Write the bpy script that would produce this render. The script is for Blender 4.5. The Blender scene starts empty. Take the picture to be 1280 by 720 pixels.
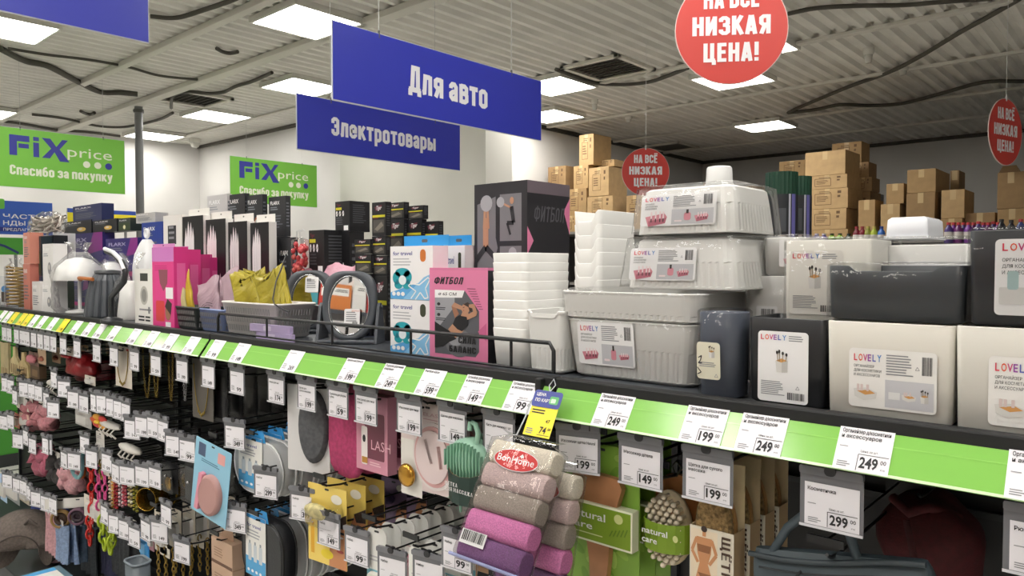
import bpy, bmesh, math, random
from mathutils import Matrix, Vector, noise
random.seed(11)
S = bpy.context.scene
COL = S.collection
# ---------------------------------------------------------------- camera
F, TH, PH, CZ = 924.0, math.radians(41.6), math.radians(1.74), 1.65
FW = Vector((-math.sin(TH)*math.cos(PH), math.cos(TH)*math.cos(PH), -math.sin(PH)))
RT = Vector((math.cos(TH), math.sin(TH), 0))
UP = RT.cross(FW)
CAM = Vector((0, 0, CZ))
cam = bpy.data.objects.new('camera', bpy.data.cameras.new('camera'))
COL.objects.link(cam)
cam.data.sensor_width = 36
cam.data.lens = 36*F/1280
cam.data.clip_start = 0.05
cam.matrix_world = Matrix.Translation(CAM) @ Matrix((RT, UP, -FW)).transposed().to_4x4()
S.camera = cam
# ---------------------------------------------------------------- exposure, world
S.view_settings.view_transform = 'Standard'
S.view_settings.look = 'None'
S.view_settings.exposure = 0.0
S.view_settings.gamma = 1
S.view_settings.use_curve_mapping = False
LAMP = 20.5           # emission of every ceiling panel
WORLD = 0.10
w = bpy.data.worlds.new('world'); S.world = w; w.use_nodes = True
w.node_tree.nodes['Background'].inputs[0].default_value = (1, .97, .92, 1)
w.node_tree.nodes['Background'].inputs[1].default_value = WORLD
S.cycles.max_bounces = 8
S.cycles.transparent_max_bounces = 16
S.cycles.caustics_reflective = False
S.cycles.caustics_refractive = False
S.cycles.sample_clamp_indirect = 6
S.cycles.use_denoising = True

# ---------------------------------------------------------------- points seen in the photograph on known planes of the shop
def ray(u, v): return FW + RT*((u-640)/F) + UP*((360-v)/F)
def aty(u, v, y): d = ray(u, v); return CAM + d*(y/d.y)
def atx(u, v, x): d = ray(u, v); return CAM + d*(x/d.x)
def atz(u, v, z): d = ray(u, v); return CAM + d*((z-CZ)/d.z)
def fr(u0, u1, vt, vb, y):            # a front face on the plane y: x0, x1, z0, z1
    um = (u0+u1)/2
    return aty(u0, vt, y).x, aty(u1, vt, y).x, SH if vb is None else aty(um, vb, y).z, aty(um, vt, y).z

# ---------------------------------------------------------------- materials
def lin(h):
    c = [int(h[i:i+2], 16)/255 for i in (0, 2, 4)]
    return [x/12.92 if x <= .04045 else ((x+.055)/1.055)**2.4 for x in c]
MATS = {}
def m(h, rough=.5, metal=0, kind='', spec=.5):
    k = (h, rough, metal, kind, spec)
    if k in MATS: return MATS[k]
    x = bpy.data.materials.new('material_%s_%s' % (h, kind or 'plain')); MATS[k] = x
    x.use_nodes = True
    nt = x.node_tree; b = nt.nodes['Principled BSDF']
    c = lin(h); b.inputs['Base Color'].default_value = (*c, 1)
    b.inputs['Roughness'].default_value = rough; b.inputs['Metallic'].default_value = metal
    b.inputs['Specular IOR Level'].default_value = spec
    def tex(scale, a, bb, lo=.35, hi=.65, typ='ShaderNodeTexNoise'):
        t = nt.nodes.new('ShaderNodeTexCoord'); n = nt.nodes.new(typ)
        n.inputs['Scale'].default_value = scale
        nt.links.new(t.outputs['Object'], n.inputs['Vector'])
        r = nt.nodes.new('ShaderNodeValToRGB')
        r.color_ramp.elements[0].position = lo; r.color_ramp.elements[1].position = hi
        r.color_ramp.elements[0].color = (*[q*a for q in c], 1); r.color_ramp.elements[1].color = (*[min(1, q*bb) for q in c], 1)
        nt.links.new(n.outputs[0], r.inputs[0]); nt.links.new(r.outputs[0], b.inputs['Base Color'])
        return n
    def bump(scale, strength, dist=.002):
        t = nt.nodes.new('ShaderNodeTexCoord'); n = nt.nodes.new('ShaderNodeTexNoise')
        n.inputs['Scale'].default_value = scale; n.inputs['Detail'].default_value = 3
        nt.links.new(t.outputs['Object'], n.inputs['Vector'])
        u = nt.nodes.new('ShaderNodeBump'); u.inputs['Strength'].default_value = strength; u.inputs['Distance'].default_value = dist
        nt.links.new(n.outputs[0], u.inputs['Height']); nt.links.new(u.outputs[0], b.inputs['Normal'])
    if kind == 'card': tex(14, .93, 1.05)
    elif kind == 'wall': tex(1.3, .95, 1.03); bump(60, .15)
    elif kind == 'ceil': tex(2.2, .92, 1.05)
    elif kind == 'floor': tex(3, .9, 1.05)
    elif kind == 'cloth': tex(90, .82, 1.12); bump(260, .6, .001)
    elif kind == 'knit': tex(420, .8, 1.1); bump(600, .9, .0015)
    elif kind == 'foil': bump(38, .8, .006)
    elif kind == 'wood': tex(20, .85, 1.1)
    elif kind == 'bristle': tex(160, .55, 1.25); bump(300, 1, .004)
    elif kind == 'leather': bump(120, .4, .001)
    elif kind == 'glass':
        b.inputs['Transmission Weight'].default_value = 1; b.inputs['IOR'].default_value = 1.2
    elif kind in ('film', 'clear', 'haze', 'bag'):
        # thin clear film: mostly see-through, glossy where the light grazes it
        out = nt.nodes['Material Output']; nt.nodes.remove(b)
        tr = nt.nodes.new('ShaderNodeBsdfTransparent'); gl = nt.nodes.new('ShaderNodeBsdfGlossy'); mx = nt.nodes.new('ShaderNodeMixShader')
        tr.inputs[0].default_value = (1, 1, 1, 1) if kind != 'haze' else (*c, 1)
        gl.inputs['Roughness'].default_value = rough
        t = nt.nodes.new('ShaderNodeTexCoord'); n = nt.nodes.new('ShaderNodeTexNoise'); u = nt.nodes.new('ShaderNodeBump')
        n.inputs['Scale'].default_value = 30; n.inputs['Detail'].default_value = 2
        u.inputs['Strength'].default_value = .9 if kind == 'bag' else .45 if kind == 'film' else .15; u.inputs['Distance'].default_value = .01
        nt.links.new(t.outputs['Object'], n.inputs['Vector']); nt.links.new(n.outputs[0], u.inputs['Height'])
        nt.links.new(u.outputs[0], gl.inputs['Normal'])
        fz = nt.nodes.new('ShaderNodeFresnel'); fz.inputs[0].default_value = 1.45
        ml = nt.nodes.new('ShaderNodeMath'); ml.operation = 'MULTIPLY'; ml.inputs[1].default_value = .45 if kind == 'film' else .5 if kind == 'bag' else .7
        nt.links.new(fz.outputs[0], ml.inputs[0]); nt.links.new(ml.outputs[0], mx.inputs[0]); nt.links.new(tr.outputs[0], mx.inputs[1]); nt.links.new(gl.outputs[0], mx.inputs[2])
        last = mx
        if kind == 'haze':
            df = nt.nodes.new('ShaderNodeBsdfDiffuse'); df.inputs[0].default_value = (*c, 1)
            m2 = nt.nodes.new('ShaderNodeMixShader'); m2.inputs[0].default_value = .6
            nt.links.new(mx.outputs[0], m2.inputs[1]); nt.links.new(df.outputs[0], m2.inputs[2]); last = m2
        nt.links.new(last.outputs[0], out.inputs[0])
    elif kind == 'lamp':
        b.inputs['Emission Color'].default_value = (1, .97, .91, 1); b.inputs['Emission Strength'].default_value = LAMP
    return x

# ---------------------------------------------------------------- mesh building
TEXT = {}
def text_mesh(s, bold):
    k = (s, bold)
    if k not in TEXT:
        c = bpy.data.curves.new('t', 'FONT'); c.body = s; c.size = 1; c.offset = bold; c.resolution_u = 2
        o = bpy.data.objects.new('t', c); COL.objects.link(o)
        dg = bpy.context.evaluated_depsgraph_get()
        me = bpy.data.meshes.new_from_object(o.evaluated_get(dg))
        vs = [tuple(v.co) for v in me.vertices]; fs = [tuple(p.vertices) for p in me.polygons]
        xs = [v[0] for v in vs] or [0]
        TEXT[k] = (vs, fs, min(xs), max(xs))
        bpy.data.objects.remove(o); bpy.data.curves.remove(c); bpy.data.meshes.remove(me)
    return TEXT[k]

def face(o, right=(1, 0, 0), up=(0, 0, 1)):       # local x right, y up, z out of the face
    r = Vector(right).normalized(); u = Vector(up).normalized(); n = r.cross(u)
    return Matrix.Translation(Vector(o)) @ Matrix((r, u, n)).transposed().to_4x4()
def RX(a): return Matrix.Rotation(a, 4, 'X')
def RY(a): return Matrix.Rotation(a, 4, 'Y')
def RZ(a): return Matrix.Rotation(a, 4, 'Z')
def TR(x, y, z): return Matrix.Translation((x, y, z))

def rrect(w, d, r, n=5, dense=0):                # closed outline, counter-clockwise, about the origin
    r = min(r, w/2-1e-4, d/2-1e-4); pts = []
    for cx, cy, a0 in ((w/2-r, -d/2+r, -90), (w/2-r, d/2-r, 0), (-w/2+r, d/2-r, 90), (-w/2+r, -d/2+r, 180)):
        for i in range(n+1):
            a = math.radians(a0+90*i/n); pts.append((cx+r*math.cos(a), cy+r*math.sin(a)))
    if dense:
        out = []
        for i, p in enumerate(pts):
            q = pts[(i+1) % len(pts)]; L = math.dist(p, q); k = max(1, int(L/dense))
            for j in range(k): out.append((p[0]+(q[0]-p[0])*j/k, p[1]+(q[1]-p[1])*j/k))
        pts = out
    return pts
def oval(rx, ry, n=32): return [(rx*math.cos(2*math.pi*i/n), ry*math.sin(2*math.pi*i/n)) for i in range(n)]

def _rr(x0, x1, y0, y1): return [(x0+.09, y0), (x1-.09, y0), (x1, y0+.09), (x1, y1-.09), (x1-.09, y1), (x0+.09, y1), (x0, y1-.09), (x0, y0+.09), (x0+.09, y0)]
_V = [(.1, 0), (.1, 1)]; _R = [(.4, 0), (.4, 1)]
_C = [(.4, .66), (.4, .82), (.31, .9), (.19, .9), (.1, .82), (.1, .18), (.19, .1), (.31, .1), (.4, .18), (.4, .34)]
_E = [_V, [(.1, .91), (.42, .91)], [(.1, .52), (.38, .52)], [(.1, .09), (.42, .09)]]
_L = [[(.02, .09), (.12, .12), (.16, .91), (.4, .91)], _R]
GL = {'Н': (.5, [_V, _R, [(.1, .52), (.4, .52)]]), 'А': (.52, [[(.09, 0), (.24, 1)], [(.43, 0), (.28, 1)], [(.15, .25), (.37, .25)]]),
 'В': (.49, [_V, [(.1, .91), (.3, .91), (.39, .82), (.39, .62), (.3, .53), (.1, .53)], [(.1, .53), (.3, .53), (.4, .44), (.4, .18), (.3, .09), (.1, .09)]]),
 'С': (.5, [_C]), 'Е': (.44, _E), 'Ё': (.44, _E+[[(.13, 1.07), (.13, 1.2)], [(.35, 1.07), (.35, 1.2)]]), 'И': (.5, [_V, _R, [(.1, .08), (.4, .92)]]),
 'З': (.49, [[(.1, .7), (.1, .82), (.19, .9), (.3, .9), (.39, .82), (.39, .62), (.3, .53), (.18, .53)], [(.18, .53), (.3, .53), (.4, .44), (.4, .18), (.31, .1), (.19, .1), (.1, .18), (.1, .3)]]),
 'К': (.5, [_V, [(.15, .46), (.42, 1)], [(.2, .58), (.44, 0)]]), 'Я': (.5, [_R, [(.4, .91), (.19, .91), (.1, .82), (.1, .57), (.19, .48), (.4, .48)], [(.26, .5), (.1, 0)]]),
 'Ц': (.56, [_V, _R, [(.1, .09), (.54, .09)], [(.48, .09), (.48, -.15)]]), '!': (.22, [[(.11, 1), (.11, .3)], [(.11, .19), (.11, 0)]]), 'П': (.5, [_V, _R, [(.1, .91), (.4, .91)]]),
 'Д': (.56, [[(0, .09), (.56, .09)], [(.07, .1), (.07, -.14)], [(.49, .1), (.49, -.14)], [(.15, .1), (.2, .91), (.42, .91)], [(.42, .05), (.42, 1)]]),
 'Э': (.5, [[(.5-a, b) for a, b in _C], [(.18, .52), (.4, .52)]]), 'Ф': (.68, [[(.34, 0), (.34, 1)], _rr(.1, .58, .2, .82)]), 'Т': (.46, [[(0, .91), (.46, .91)], [(.23, 0), (.23, 1)]]),
 'Б': (.49, [_V, [(.1, .91), (.42, .91)], [(.1, .55), (.3, .55), (.4, .46), (.4, .18), (.3, .09), (.1, .09)]]), 'О': (.5, [_rr(.1, .4, .1, .9)]), 'Л': (.5, _L),
 'Щ': (.74, [_V, [(.35, 0), (.35, 1)], [(.6, 0), (.6, 1)], [(.1, .09), (.72, .09)], [(.66, .09), (.66, -.15)]]), 'М': (.6, [_V, [(.5, 0), (.5, 1)], [(.1, 1), (.3, .3), (.5, 1)]]),
 'Ж': (.7, [[(.35, 0), (.35, 1)], [(.05, 0), (.3, .55), (.06, 1)], [(.65, 0), (.4, .55), (.64, 1)]]),
 'а': (.47, [[(.1, .5), (.1, .58), (.18, .67), (.29, .67), (.37, .58), (.37, 0)], [(.37, .4), (.2, .36), (.1, .28), (.1, .17), (.18, .09), (.28, .11), (.37, .2)]]),
 'е': (.5, [[(.4, .26), (.4, .18), (.31, .09), (.19, .09), (.1, .18), (.1, .58), (.19, .67), (.31, .67), (.4, .58), (.4, .39), (.1, .39)]]),
 'р': (.5, [[(.1, -.24), (.1, .76)], [(.1, .67), (.3, .67), (.4, .58), (.4, .18), (.3, .09), (.1, .09)]]), 'у': (.5, [[(.09, .76), (.27, .08)], [(.43, .76), (.24, -.08), (.16, -.16), (.04, -.16)]]),
 'ы': (.64, [[(.1, 0), (.1, .76)], [(.1, .44), (.25, .44), (.33, .37), (.33, .17), (.25, .09), (.1, .09)], [(.54, 0), (.54, .76)]]),
 'б': (.5, [[(.4, .96), (.2, .88), (.1, .7), (.1, .18), (.19, .09), (.31, .09), (.4, .18), (.4, .49), (.31, .58), (.12, .56)]])}
for _u in 'ЛЯВТОКПИЗНМС': GL[_u.lower()] = (GL[_u][0], [[(a, b*.76) for a, b in P] for P in GL[_u][1]])
def glyph(c): return GL.get(c, GL['О'])
class MB:
    def __init__(s, M=None): s.v = []; s.f = []; s.mi = []; s.sm = []; s.mats = []; s.M = M or Matrix()
    def add(s, vs, fs, mt, smooth=False):
        if mt not in s.mats: s.mats.append(mt)
        i = s.mats.index(mt); b = len(s.v)
        s.v += [s.M @ Vector(q) for q in vs]
        for q in fs: s.f.append([b+j for j in q]); s.mi.append(i); s.sm.append(smooth)
        return s
    def box(s, x0, x1, y0, y1, z0, z1, mt):
        v = [(x, y, z) for z in (z0, z1) for y in (y0, y1) for x in (x0, x1)]
        return s.add(v, [(0, 2, 3, 1), (4, 5, 7, 6), (0, 1, 5, 4), (1, 3, 7, 5), (3, 2, 6, 7), (2, 0, 4, 6)], mt)
    def rect(s, x0, y0, x1, y1, mt, z=.0003): return s.add([(x0, y0, z), (x1, y0, z), (x1, y1, z), (x0, y1, z)], [(0, 1, 2, 3)], mt)
    def poly(s, p, mt, z=.0003): return s.add([(a, b, z) for a, b in p], [tuple(range(len(p)))], mt)
    def ell(s, cx, cy, rx, ry, mt, z=.0003, n=24, rot=0):
        c, q = math.cos(rot), math.sin(rot)
        return s.poly([(cx+a*c-b*q, cy+a*q+b*c) for a, b in oval(rx, ry, n)], mt, z)
    def rr(s, cx, cy, w, h, r, mt, z=.0003): return s.poly([(cx+a, cy+b) for a, b in rrect(w, h, r, 4)], mt, z)
    def line(s, p, wd, mt, z=.0005):
        for (a, b), (c, d) in zip(p, p[1:]):
            L = math.hypot(c-a, d-b) or 1; nx, ny = -(d-b)/L*wd/2, (c-a)/L*wd/2
            s.poly([(a+nx, b+ny), (a-nx, b-ny), (c-nx, d-ny), (c+nx, d+ny)], mt, z)
        return s
    def text(s, t, x, y, h, mt, sx=1, bold=.012, al='l', z=.0006, wd=None, slant=0, maxw=None):
        vs, fs, a, b = text_mesh(t, bold); k = h/.73
        if maxw and (b-a)*k*sx > maxw: wd = maxw
        if wd: sx = wd/((b-a)*k)
        off = {'l': -a, 'c': -(a+b)/2, 'r': -b}[al]
        return s.add([(x+(q[0]+off)*k*sx+q[1]*k*slant, y+q[1]*k, z) for q in vs], fs, mt)
    def ribbon(s, P, wd, mt, z, sk):
        n = len(P); cl = n > 2 and P[0] == P[-1]; A = []
        if cl: P = P[:-1]; n -= 1
        for i in range(n):
            a = P[i-1] if (cl or i) else None; b = P[i]; c = P[(i+1) % n] if (cl or i < n-1) else None
            d = []
            for p, q in ((a, b), (b, c)):
                if p and q: L = math.dist(p, q) or 1; d.append((-(q[1]-p[1])/L, (q[0]-p[0])/L))
            if len(d) == 1: d *= 2
            mx, my = d[0][0]+d[1][0], d[0][1]+d[1][1]; k = wd/max(.6, (mx*d[0][0]+my*d[0][1]))
            A.append((b[0]+mx*k/2, b[1]+my*k/2, b[0]-mx*k/2, b[1]-my*k/2))
        v = [sk(x, y, z) for q in A for x, y in ((q[0], q[1]), (q[2], q[3]))]
        return s.add(v, [(2*i, 2*i+1, (2*i+3) % len(v), (2*i+2) % len(v)) for i in range(n if cl else n-1)], mt)
    def heavy(s, t, x, y, h, mt, wd=None, al='l', z=.0015, st=.19, slant=0, gap=.07):
        W = sum(.22 if c == ' ' else glyph(c)[0]+gap for c in t)-gap; k = wd/(W*h) if wd else 1; p = 0
        x0 = x-{'l': 0, 'c': .5, 'r': 1}[al]*W*h*k
        for c in t:
            if c == ' ': p += .22; continue
            gw, G = glyph(c)
            for j, P in enumerate(G): s.ribbon(P, st, mt, z+.0004*j, lambda a, b, zz, p=p: (x0+(p+a+b*slant)*h*k, y+b*h, zz))
            p += gw+gap
        return s
    def lines(s, x, y, w, n, pitch, mt, th=None, z=.0005, seed=3):     # lines of print too small to read
        r = random.Random(seed)
        for i in range(n): s.rect(x, y-i*pitch, x+w*r.uniform(.7, 1), y-i*pitch+(th or pitch*.45), mt, z)
        return s
    def barcode(s, x, y, w, h, mt, z=.0006):
        r = random.Random(5); p = x
        while p < x+w:
            t = w*r.choice((.02, .035, .05)); s.rect(p, y, min(p+t, x+w), y+h, mt, z); p += t+w*r.choice((.02, .03, .045))
        return s
    def loft(s, rings, mt, cap0=True, cap1=True, smooth=True):
        n = len(rings[0]); v = [q for r in rings for q in r]; f = []
        for i in range(len(rings)-1):
            for j in range(n):
                a, b = i*n+j, i*n+(j+1) % n; f.append((a, b, b+n, a+n))
        s.add(v, f, mt, smooth)
        if cap0: s.add(rings[0], [tuple(range(n))[::-1]], mt)
        if cap1: s.add(rings[-1], [tuple(range(n))], mt)
        return s
    def lathe(s, prof, mt, n=24, cap0=True, cap1=True, smooth=True):
        return s.loft([[(r*math.cos(2*math.pi*i/n), r*math.sin(2*math.pi*i/n), z) for i in range(n)] for r, z in prof], mt, cap0, cap1, smooth)
    def bag(s, prof, mt, n=40, amp=.09, seed=0):       # crumpled clear bag of revolution
        rg = []
        for (r0, a), (r1, b) in zip(prof, prof[1:]):
            for k in range(4):
                t = k/4; z = a+(b-a)*t; r = r0+(r1-r0)*t
                rg.append([(r*q*math.cos(2*math.pi*i/n), r*q*math.sin(2*math.pi*i/n), z) for i in range(n) for q in (1+amp*noise.noise(Vector((math.cos(2*math.pi*i/n)*4, math.sin(2*math.pi*i/n)*4+seed, z*28))),)])
        return s.loft(rg, mt, True, False)
    def prism(s, p, z0, z1, mt, smooth=False): return s.loft([[(a, b, z0) for a, b in p], [(a, b, z1) for a, b in p]], mt, True, True, smooth)
    def tube(s, pts, r, mt, n=6, closed=False):
        P = [Vector(q) for q in pts]; rings = []; N = len(P); prev = None
        for i in range(N):
            t = ((P[(i+1) % N]-P[i-1]) if closed else (P[min(i+1, N-1)]-P[max(i-1, 0)])).normalized()
            if prev is None: a = t.orthogonal().normalized()
            else: a = (prev-t*prev.dot(t)).normalized()
            prev = a; b = t.cross(a); rr = r[i] if isinstance(r, (list, tuple)) else r
            rings.append([P[i]+(a*math.cos(2*math.pi*k/n)+b*math.sin(2*math.pi*k/n))*rr for k in range(n)])
        if closed: rings.append(rings[0])
        return s.loft(rings, mt, not closed, not closed)
    def blob(s, c, r, mt, amp=.0, fq=20, nu=20, nv=12, seed=0):          # lumpy ellipsoid
        v = []; f = []
        for i in range(nv+1):
            t = math.pi*i/nv
            for j in range(nu):
                p = 2*math.pi*j/nu; d = Vector((math.sin(t)*math.cos(p), math.sin(t)*math.sin(p), math.cos(t)))
                k = 1+amp*noise.noise(Vector((d.x*r[0], d.y*r[1], d.z*r[2]))*fq+Vector((seed*7.3, seed, 0)))
                v.append((c[0]+d.x*r[0]*k, c[1]+d.y*r[1]*k, c[2]+d.z*r[2]*k))
        for i in range(nv):
            for j in range(nu):
                a, b = i*nu+j, i*nu+(j+1) % nu; f.append((a, a+nu, b+nu, b))
        return s.add(v, f, mt, True)
    def build(s, name, parent=None, bevel=0, loc=None, rz=0, sub=0):
        me = bpy.data.meshes.new(name); me.from_pydata([tuple(q) for q in s.v], [], s.f)
        for q in s.mats: me.materials.append(q)
        me.polygons.foreach_set('material_index', s.mi); me.polygons.foreach_set('use_smooth', s.sm)
        me.validate(); me.update()
        o = bpy.data.objects.new(name, me); COL.objects.link(o)
        if parent: o.parent = parent
        if loc: o.location = loc
        if rz: o.rotation_euler.z = rz
        if bevel:
            b = o.modifiers.new('edge', 'BEVEL'); b.width = bevel; b.segments = 2; b.limit_method = 'ANGLE'; b.angle_limit = math.radians(50)
        if sub: b = o.modifiers.new('smooth', 'SUBSURF'); b.levels = b.render_levels = sub
        return o

def tag(o, label, cat, group=None):
    o['label'] = label; o['category'] = cat
    if group: o['group'] = group
    return o
def thing(name, label, cat, loc=(0, 0, 0), rz=0, group=None):
    o = bpy.data.objects.new(name, None); COL.objects.link(o); o.empty_display_size = .05
    o.location = loc; o.rotation_euler = (0, 0, rz)
    return tag(o, label, cat, group)
def struct(o): o['kind'] = 'structure'; return o
KIDS = {}
def kids(o): return [c for c in o.children]
def dup(o, loc=None, label=None, rz=None, group=None, parent=None):
    c = o.copy(); COL.objects.link(c)
    if parent: c.parent = parent
    if loc is not None: c.location = loc
    if rz is not None: c.rotation_euler.z = rz
    if label: c['label'] = label
    if group: c['group'] = group
    for k in kids(o): dup(k, parent=c)
    return c
WHITE = m('f2f1ee', .5); INK = m('26262b', .6); GREYINK = m('8d8d92', .6); BLACK = m('141416', .5)
# ================================================================ the shop: shell, ceiling, lamps
X0, X1, Y0, Y1, CEIL = -11.6, 3.0, -3.2, 12.45, 3.55
wallm = m('d8d6d3', .8, kind='wall')
wall2 = m('c9c7c0', .8, kind='wall')
struct(MB().box(X0-.2, X1+.2, Y0-.2, Y1+.2, -.1, 0, m('d2d0cb', .3, kind='floor')).build('floor'))
struct(MB().box(X0-.2, X0, Y0, 5.55, 0, CEIL+.1, wallm).build('wall_left'))
struct(MB().box(X0-.2, -6.4, 5.55, 5.75, 0, CEIL+.1, wallm).build('wall_back_left'))
struct(MB().box(-6.6, -6.4, 5.75, Y1, 0, CEIL+.1, wallm).build('wall_side'))
struct(MB().box(-6.6, X1, Y1, Y1+.2, 0, CEIL+.1, wallm).build('wall_back'))
struct(MB().box(X1, X1+.2, Y0, Y1+.2, 0, CEIL+.1, wallm).build('wall_right'))
struct(MB().box(X0-.2, X1+.2, Y0-.2, Y0, 0, CEIL+.1, wallm).build('wall_front'))
a = aty(425, 200, 5.4).x; b = aty(607, 200, 5.4).x
struct(MB().box(a, b, 5.4, 5.8, 0, CEIL+.02, wall2).build('column'))
# corrugated ceiling sheet, ridges running along y
cm = m('e4e2da', .6, kind='ceil')
mb = MB(); pts = []
x = X0-.1
while x < X1+.1:
    for dx, dz in ((0, 0), (.045, 0), (.07, .035), (.115, .035)): pts.append((x+dx, CEIL+dz))
    x += .14
v = []; f = []
for i, (px, pz) in enumerate(pts): v += [(px, Y0-.1, pz), (px, Y1+.1, pz)]
for i in range(len(pts)-1): f.append((2*i, 2*i+1, 2*i+3, 2*i+2))
mb.add(v, f, cm); mb.box(X0-.2, X1+.2, Y0-.2, Y1+.2, CEIL+.06, CEIL+.1, cm)
struct(mb.build('ceiling'))
for i, (by, bw, bz) in enumerate(((2.8, .07, .05), (3.57, .11, .05), (6.36, .07, .03), (7.9, .06, .03), (9.5, .06, .03), (11, .06, .03), (4.95, .06, .02))):
    struct(MB().box(X0, X1 if by != 4.95 else -6.6, by-bw/2, by+bw/2, CEIL-bz, CEIL, m('d4d1c7', .6)).build('beam_%d' % (i+1), bevel=.006))
struct(MB().box(X0, -6.6, 5.51, 5.55, CEIL-.04, CEIL, m('55524b', .7)).build('trim_1'))
struct(MB().box(-6.4, -6.36, 5.75, Y1, CEIL-.05, CEIL, m('4c4a45', .7)).build('trim_2'))
struct(MB().box(-6.4, X1, Y1-.04, Y1, CEIL-.05, CEIL, m('4c4a45', .7)).build('trim_3'))
# LED panels
frame = m('d6d4cc', .5); diff = m('ffffff', .5, kind='lamp')
def lamp(x, y, label, group=None, first=[]):
    if first: return dup(first[0], (x, y, CEIL), label, group=group)
    t = thing('ceiling_light', label, 'ceiling light', (x, y, CEIL), group=group)
    mb = MB(); h = .3
    for q in ((-h-.02, h+.02, -h-.02, -h), (-h-.02, h+.02, h, h+.02), (-h-.02, -h, -h, h), (h, h+.02, -h, h)): mb.box(*q, -.05, 0, frame)
    mb.build('frame', t, bevel=.003)
    MB().box(-h, h, -h, h, -.042, -.03, diff).build('diffuser', t)
    MB().box(-h, h, -h, h, -.0295, -.001, frame).build('housing', t)
    first.append(t); return t
for x, y, l in ((-4.97, 3.25, 'large bright square ceiling light above the left end of the upper blue sign'),
    (-6.8, 4.37, 'square ceiling light showing just left of the lower blue sign'),
    (-8.93, 4.5, 'square ceiling light above the smaller green sign, behind the grey post'),
    (-10.95, 4.58, 'far square ceiling light crossed by the grey vertical post'),
    (-6.85, 1.72, 'bright ceiling light partly hidden by the blue sign in the top left corner'),
    (-10.8, 2.5, 'small far ceiling light at the left edge above the larger green sign'),
    (-4.8, 6.08, 'ceiling light touching the right end of the upper blue sign, nearer of two'),
    (-5.8, 7.25, 'ceiling light touching the right end of the upper blue sign, farther of two'),
    (-3.3, 7.05, 'ceiling light peeking out below the biggest round red sign'),
    (-4.07, 9.68, 'farthest ceiling light, low between the round red signs'),
    (-2.72, 6.12, 'ceiling light peeking out right of the biggest round red sign')): lamp(x, y, l)
for x, y in ((-2.9, .4), (-.5, .9), (-4.9, -1.4), (1.2, -1.2), (-1.6, -2), (-8.4, -.6), (-1.2, 2.3), (.8, 1.2), (-4.4, 1.1), (-3.2, -1.2), (.6, -2.6), (-1.7, -.5)):  # unseen panels added as fill to brighten the near shelf and signs
    lamp(x, y, 'added unseen fill light over the near aisle, out of the picture', 'added fill lights over the near aisle')
# vents, detectors, cables, post
def vent(x, y, label):
    t = thing('ceiling_vent', label, 'air vent', (x, y, CEIL))
    mb = MB(); g = m('dad7cb', .5); k = m('4a4842', .8); h = .33
    for q in ((-h, h, -h, -h+.05), (-h, h, h-.05, h), (-h, -h+.05, -h, h), (h-.05, h, -h, h)): mb.box(*q, -.03, 0, g)
    mb.build('frame', t, bevel=.004)
    MB().box(-h+.05, h-.05, -h+.05, h-.05, -.004, 0, k).build('duct_opening', t)
    mb = MB()
    for i in range(8):
        r = -h+.085+i*.07
        mb.add([(-h+.05, r, -.028), (h-.05, r, -.028), (h-.05, r+.035, -.008), (-h+.05, r+.035, -.008)], [(0, 1, 2, 3)], m('cfccc2', .6))
    mb.build('slat', t)
vent(-4.05, 5.95, 'square slatted ceiling vent right of the upper blue sign')
vent(-5.95, 10.5, 'dark ceiling vent just above the small round red sign')
vent(-8.3, 3.9, 'flat ceiling vent among cables beside the ceiling light at left')
def detector(x, y, label, h=.07, r=.05):
    t = thing('smoke_detector', label, 'smoke detector', (x, y, CEIL))
    MB().lathe([(r*.9, -h*.45), (r, -h*.3), (r, 0)], m('d8d6cd', .5), 18).build('base', t)
    MB().lathe([(r*.45, -h), (r*.6, -h*.9), (r*.75, -h*.45)], m('bfbdb4', .5), 18).build('sensor_cap', t)
    MB().lathe([(r*.62, -h*.75), (r*.7, -h*.6)], m('35342f', .6), 18).build('dark_slot', t)
detector(-4.95, 7.0, 'small white ceiling detector right of the two lamps by the blue sign', .12, .04)
detector(-5.2, 8.1, 'white round smoke detector on the beam above the small red sign')
detector(-2.0, 6.95, 'white knob shaped detector between beams right of the biggest red sign', .13, .045)
detector(-1.95, 7.86, 'white smoke detector on the thin beam at upper right')
detector(-11.0, 5.2, 'white detector box near the far corner beside the dark ceiling strip', .12, .09)
def cable(label, pts, r=.014, col='4d4a42'):
    P = [atz(u, v, CEIL-.035) for u, v in pts]; Q = []
    for i in range(len(P)-1):
        p0, p1, p2, p3 = P[max(i-1, 0)], P[i], P[i+1], P[min(i+2, len(P)-1)]
        for k in range(6):
            t = k/6; Q.append(.5*((2*p1)+(p2-p0)*t+(2*p0-5*p1+4*p2-p3)*t*t+(3*p1-p0-3*p2+p3)*t**3))
    Q.append(P[-1])
    for i, q in enumerate(Q): q.z = CEIL-.025
    tag(MB().tube(Q, r, m(col, .6), 6).build('ceiling_cable'), label, 'cable')
cable('thick dark cable bundle sagging across the left ceiling to the post', [(0, 62), (30, 77), (60, 84), (95, 102), (125, 116), (150, 117), (172, 119)], .03)
cable('thin cable crossing the left ceiling from the bundle to the round box', [(10, 62), (60, 70), (110, 76), (160, 85), (200, 96), (250, 101)])
cable('dark curved cable at the top left beside the corner blue sign', [(188, 22), (220, 24), (255, 14), (290, 2), (310, -8)], .018)
cable('cable looping around the flat vent to the ceiling light at left', [(214, 136), (216, 122), (232, 116), (262, 118), (280, 116), (295, 109), (315, 103), (340, 92)], .018)
cable('cable lying along the far left ceiling above the green sign', [(40, 144), (80, 149), (120, 158), (150, 160), (172, 157), (200, 150), (216, 142)], .018)
cable('low cable along the far left edge of the ceiling', [(0, 152), (30, 156), (70, 163), (110, 166), (150, 171)], .02)
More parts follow.
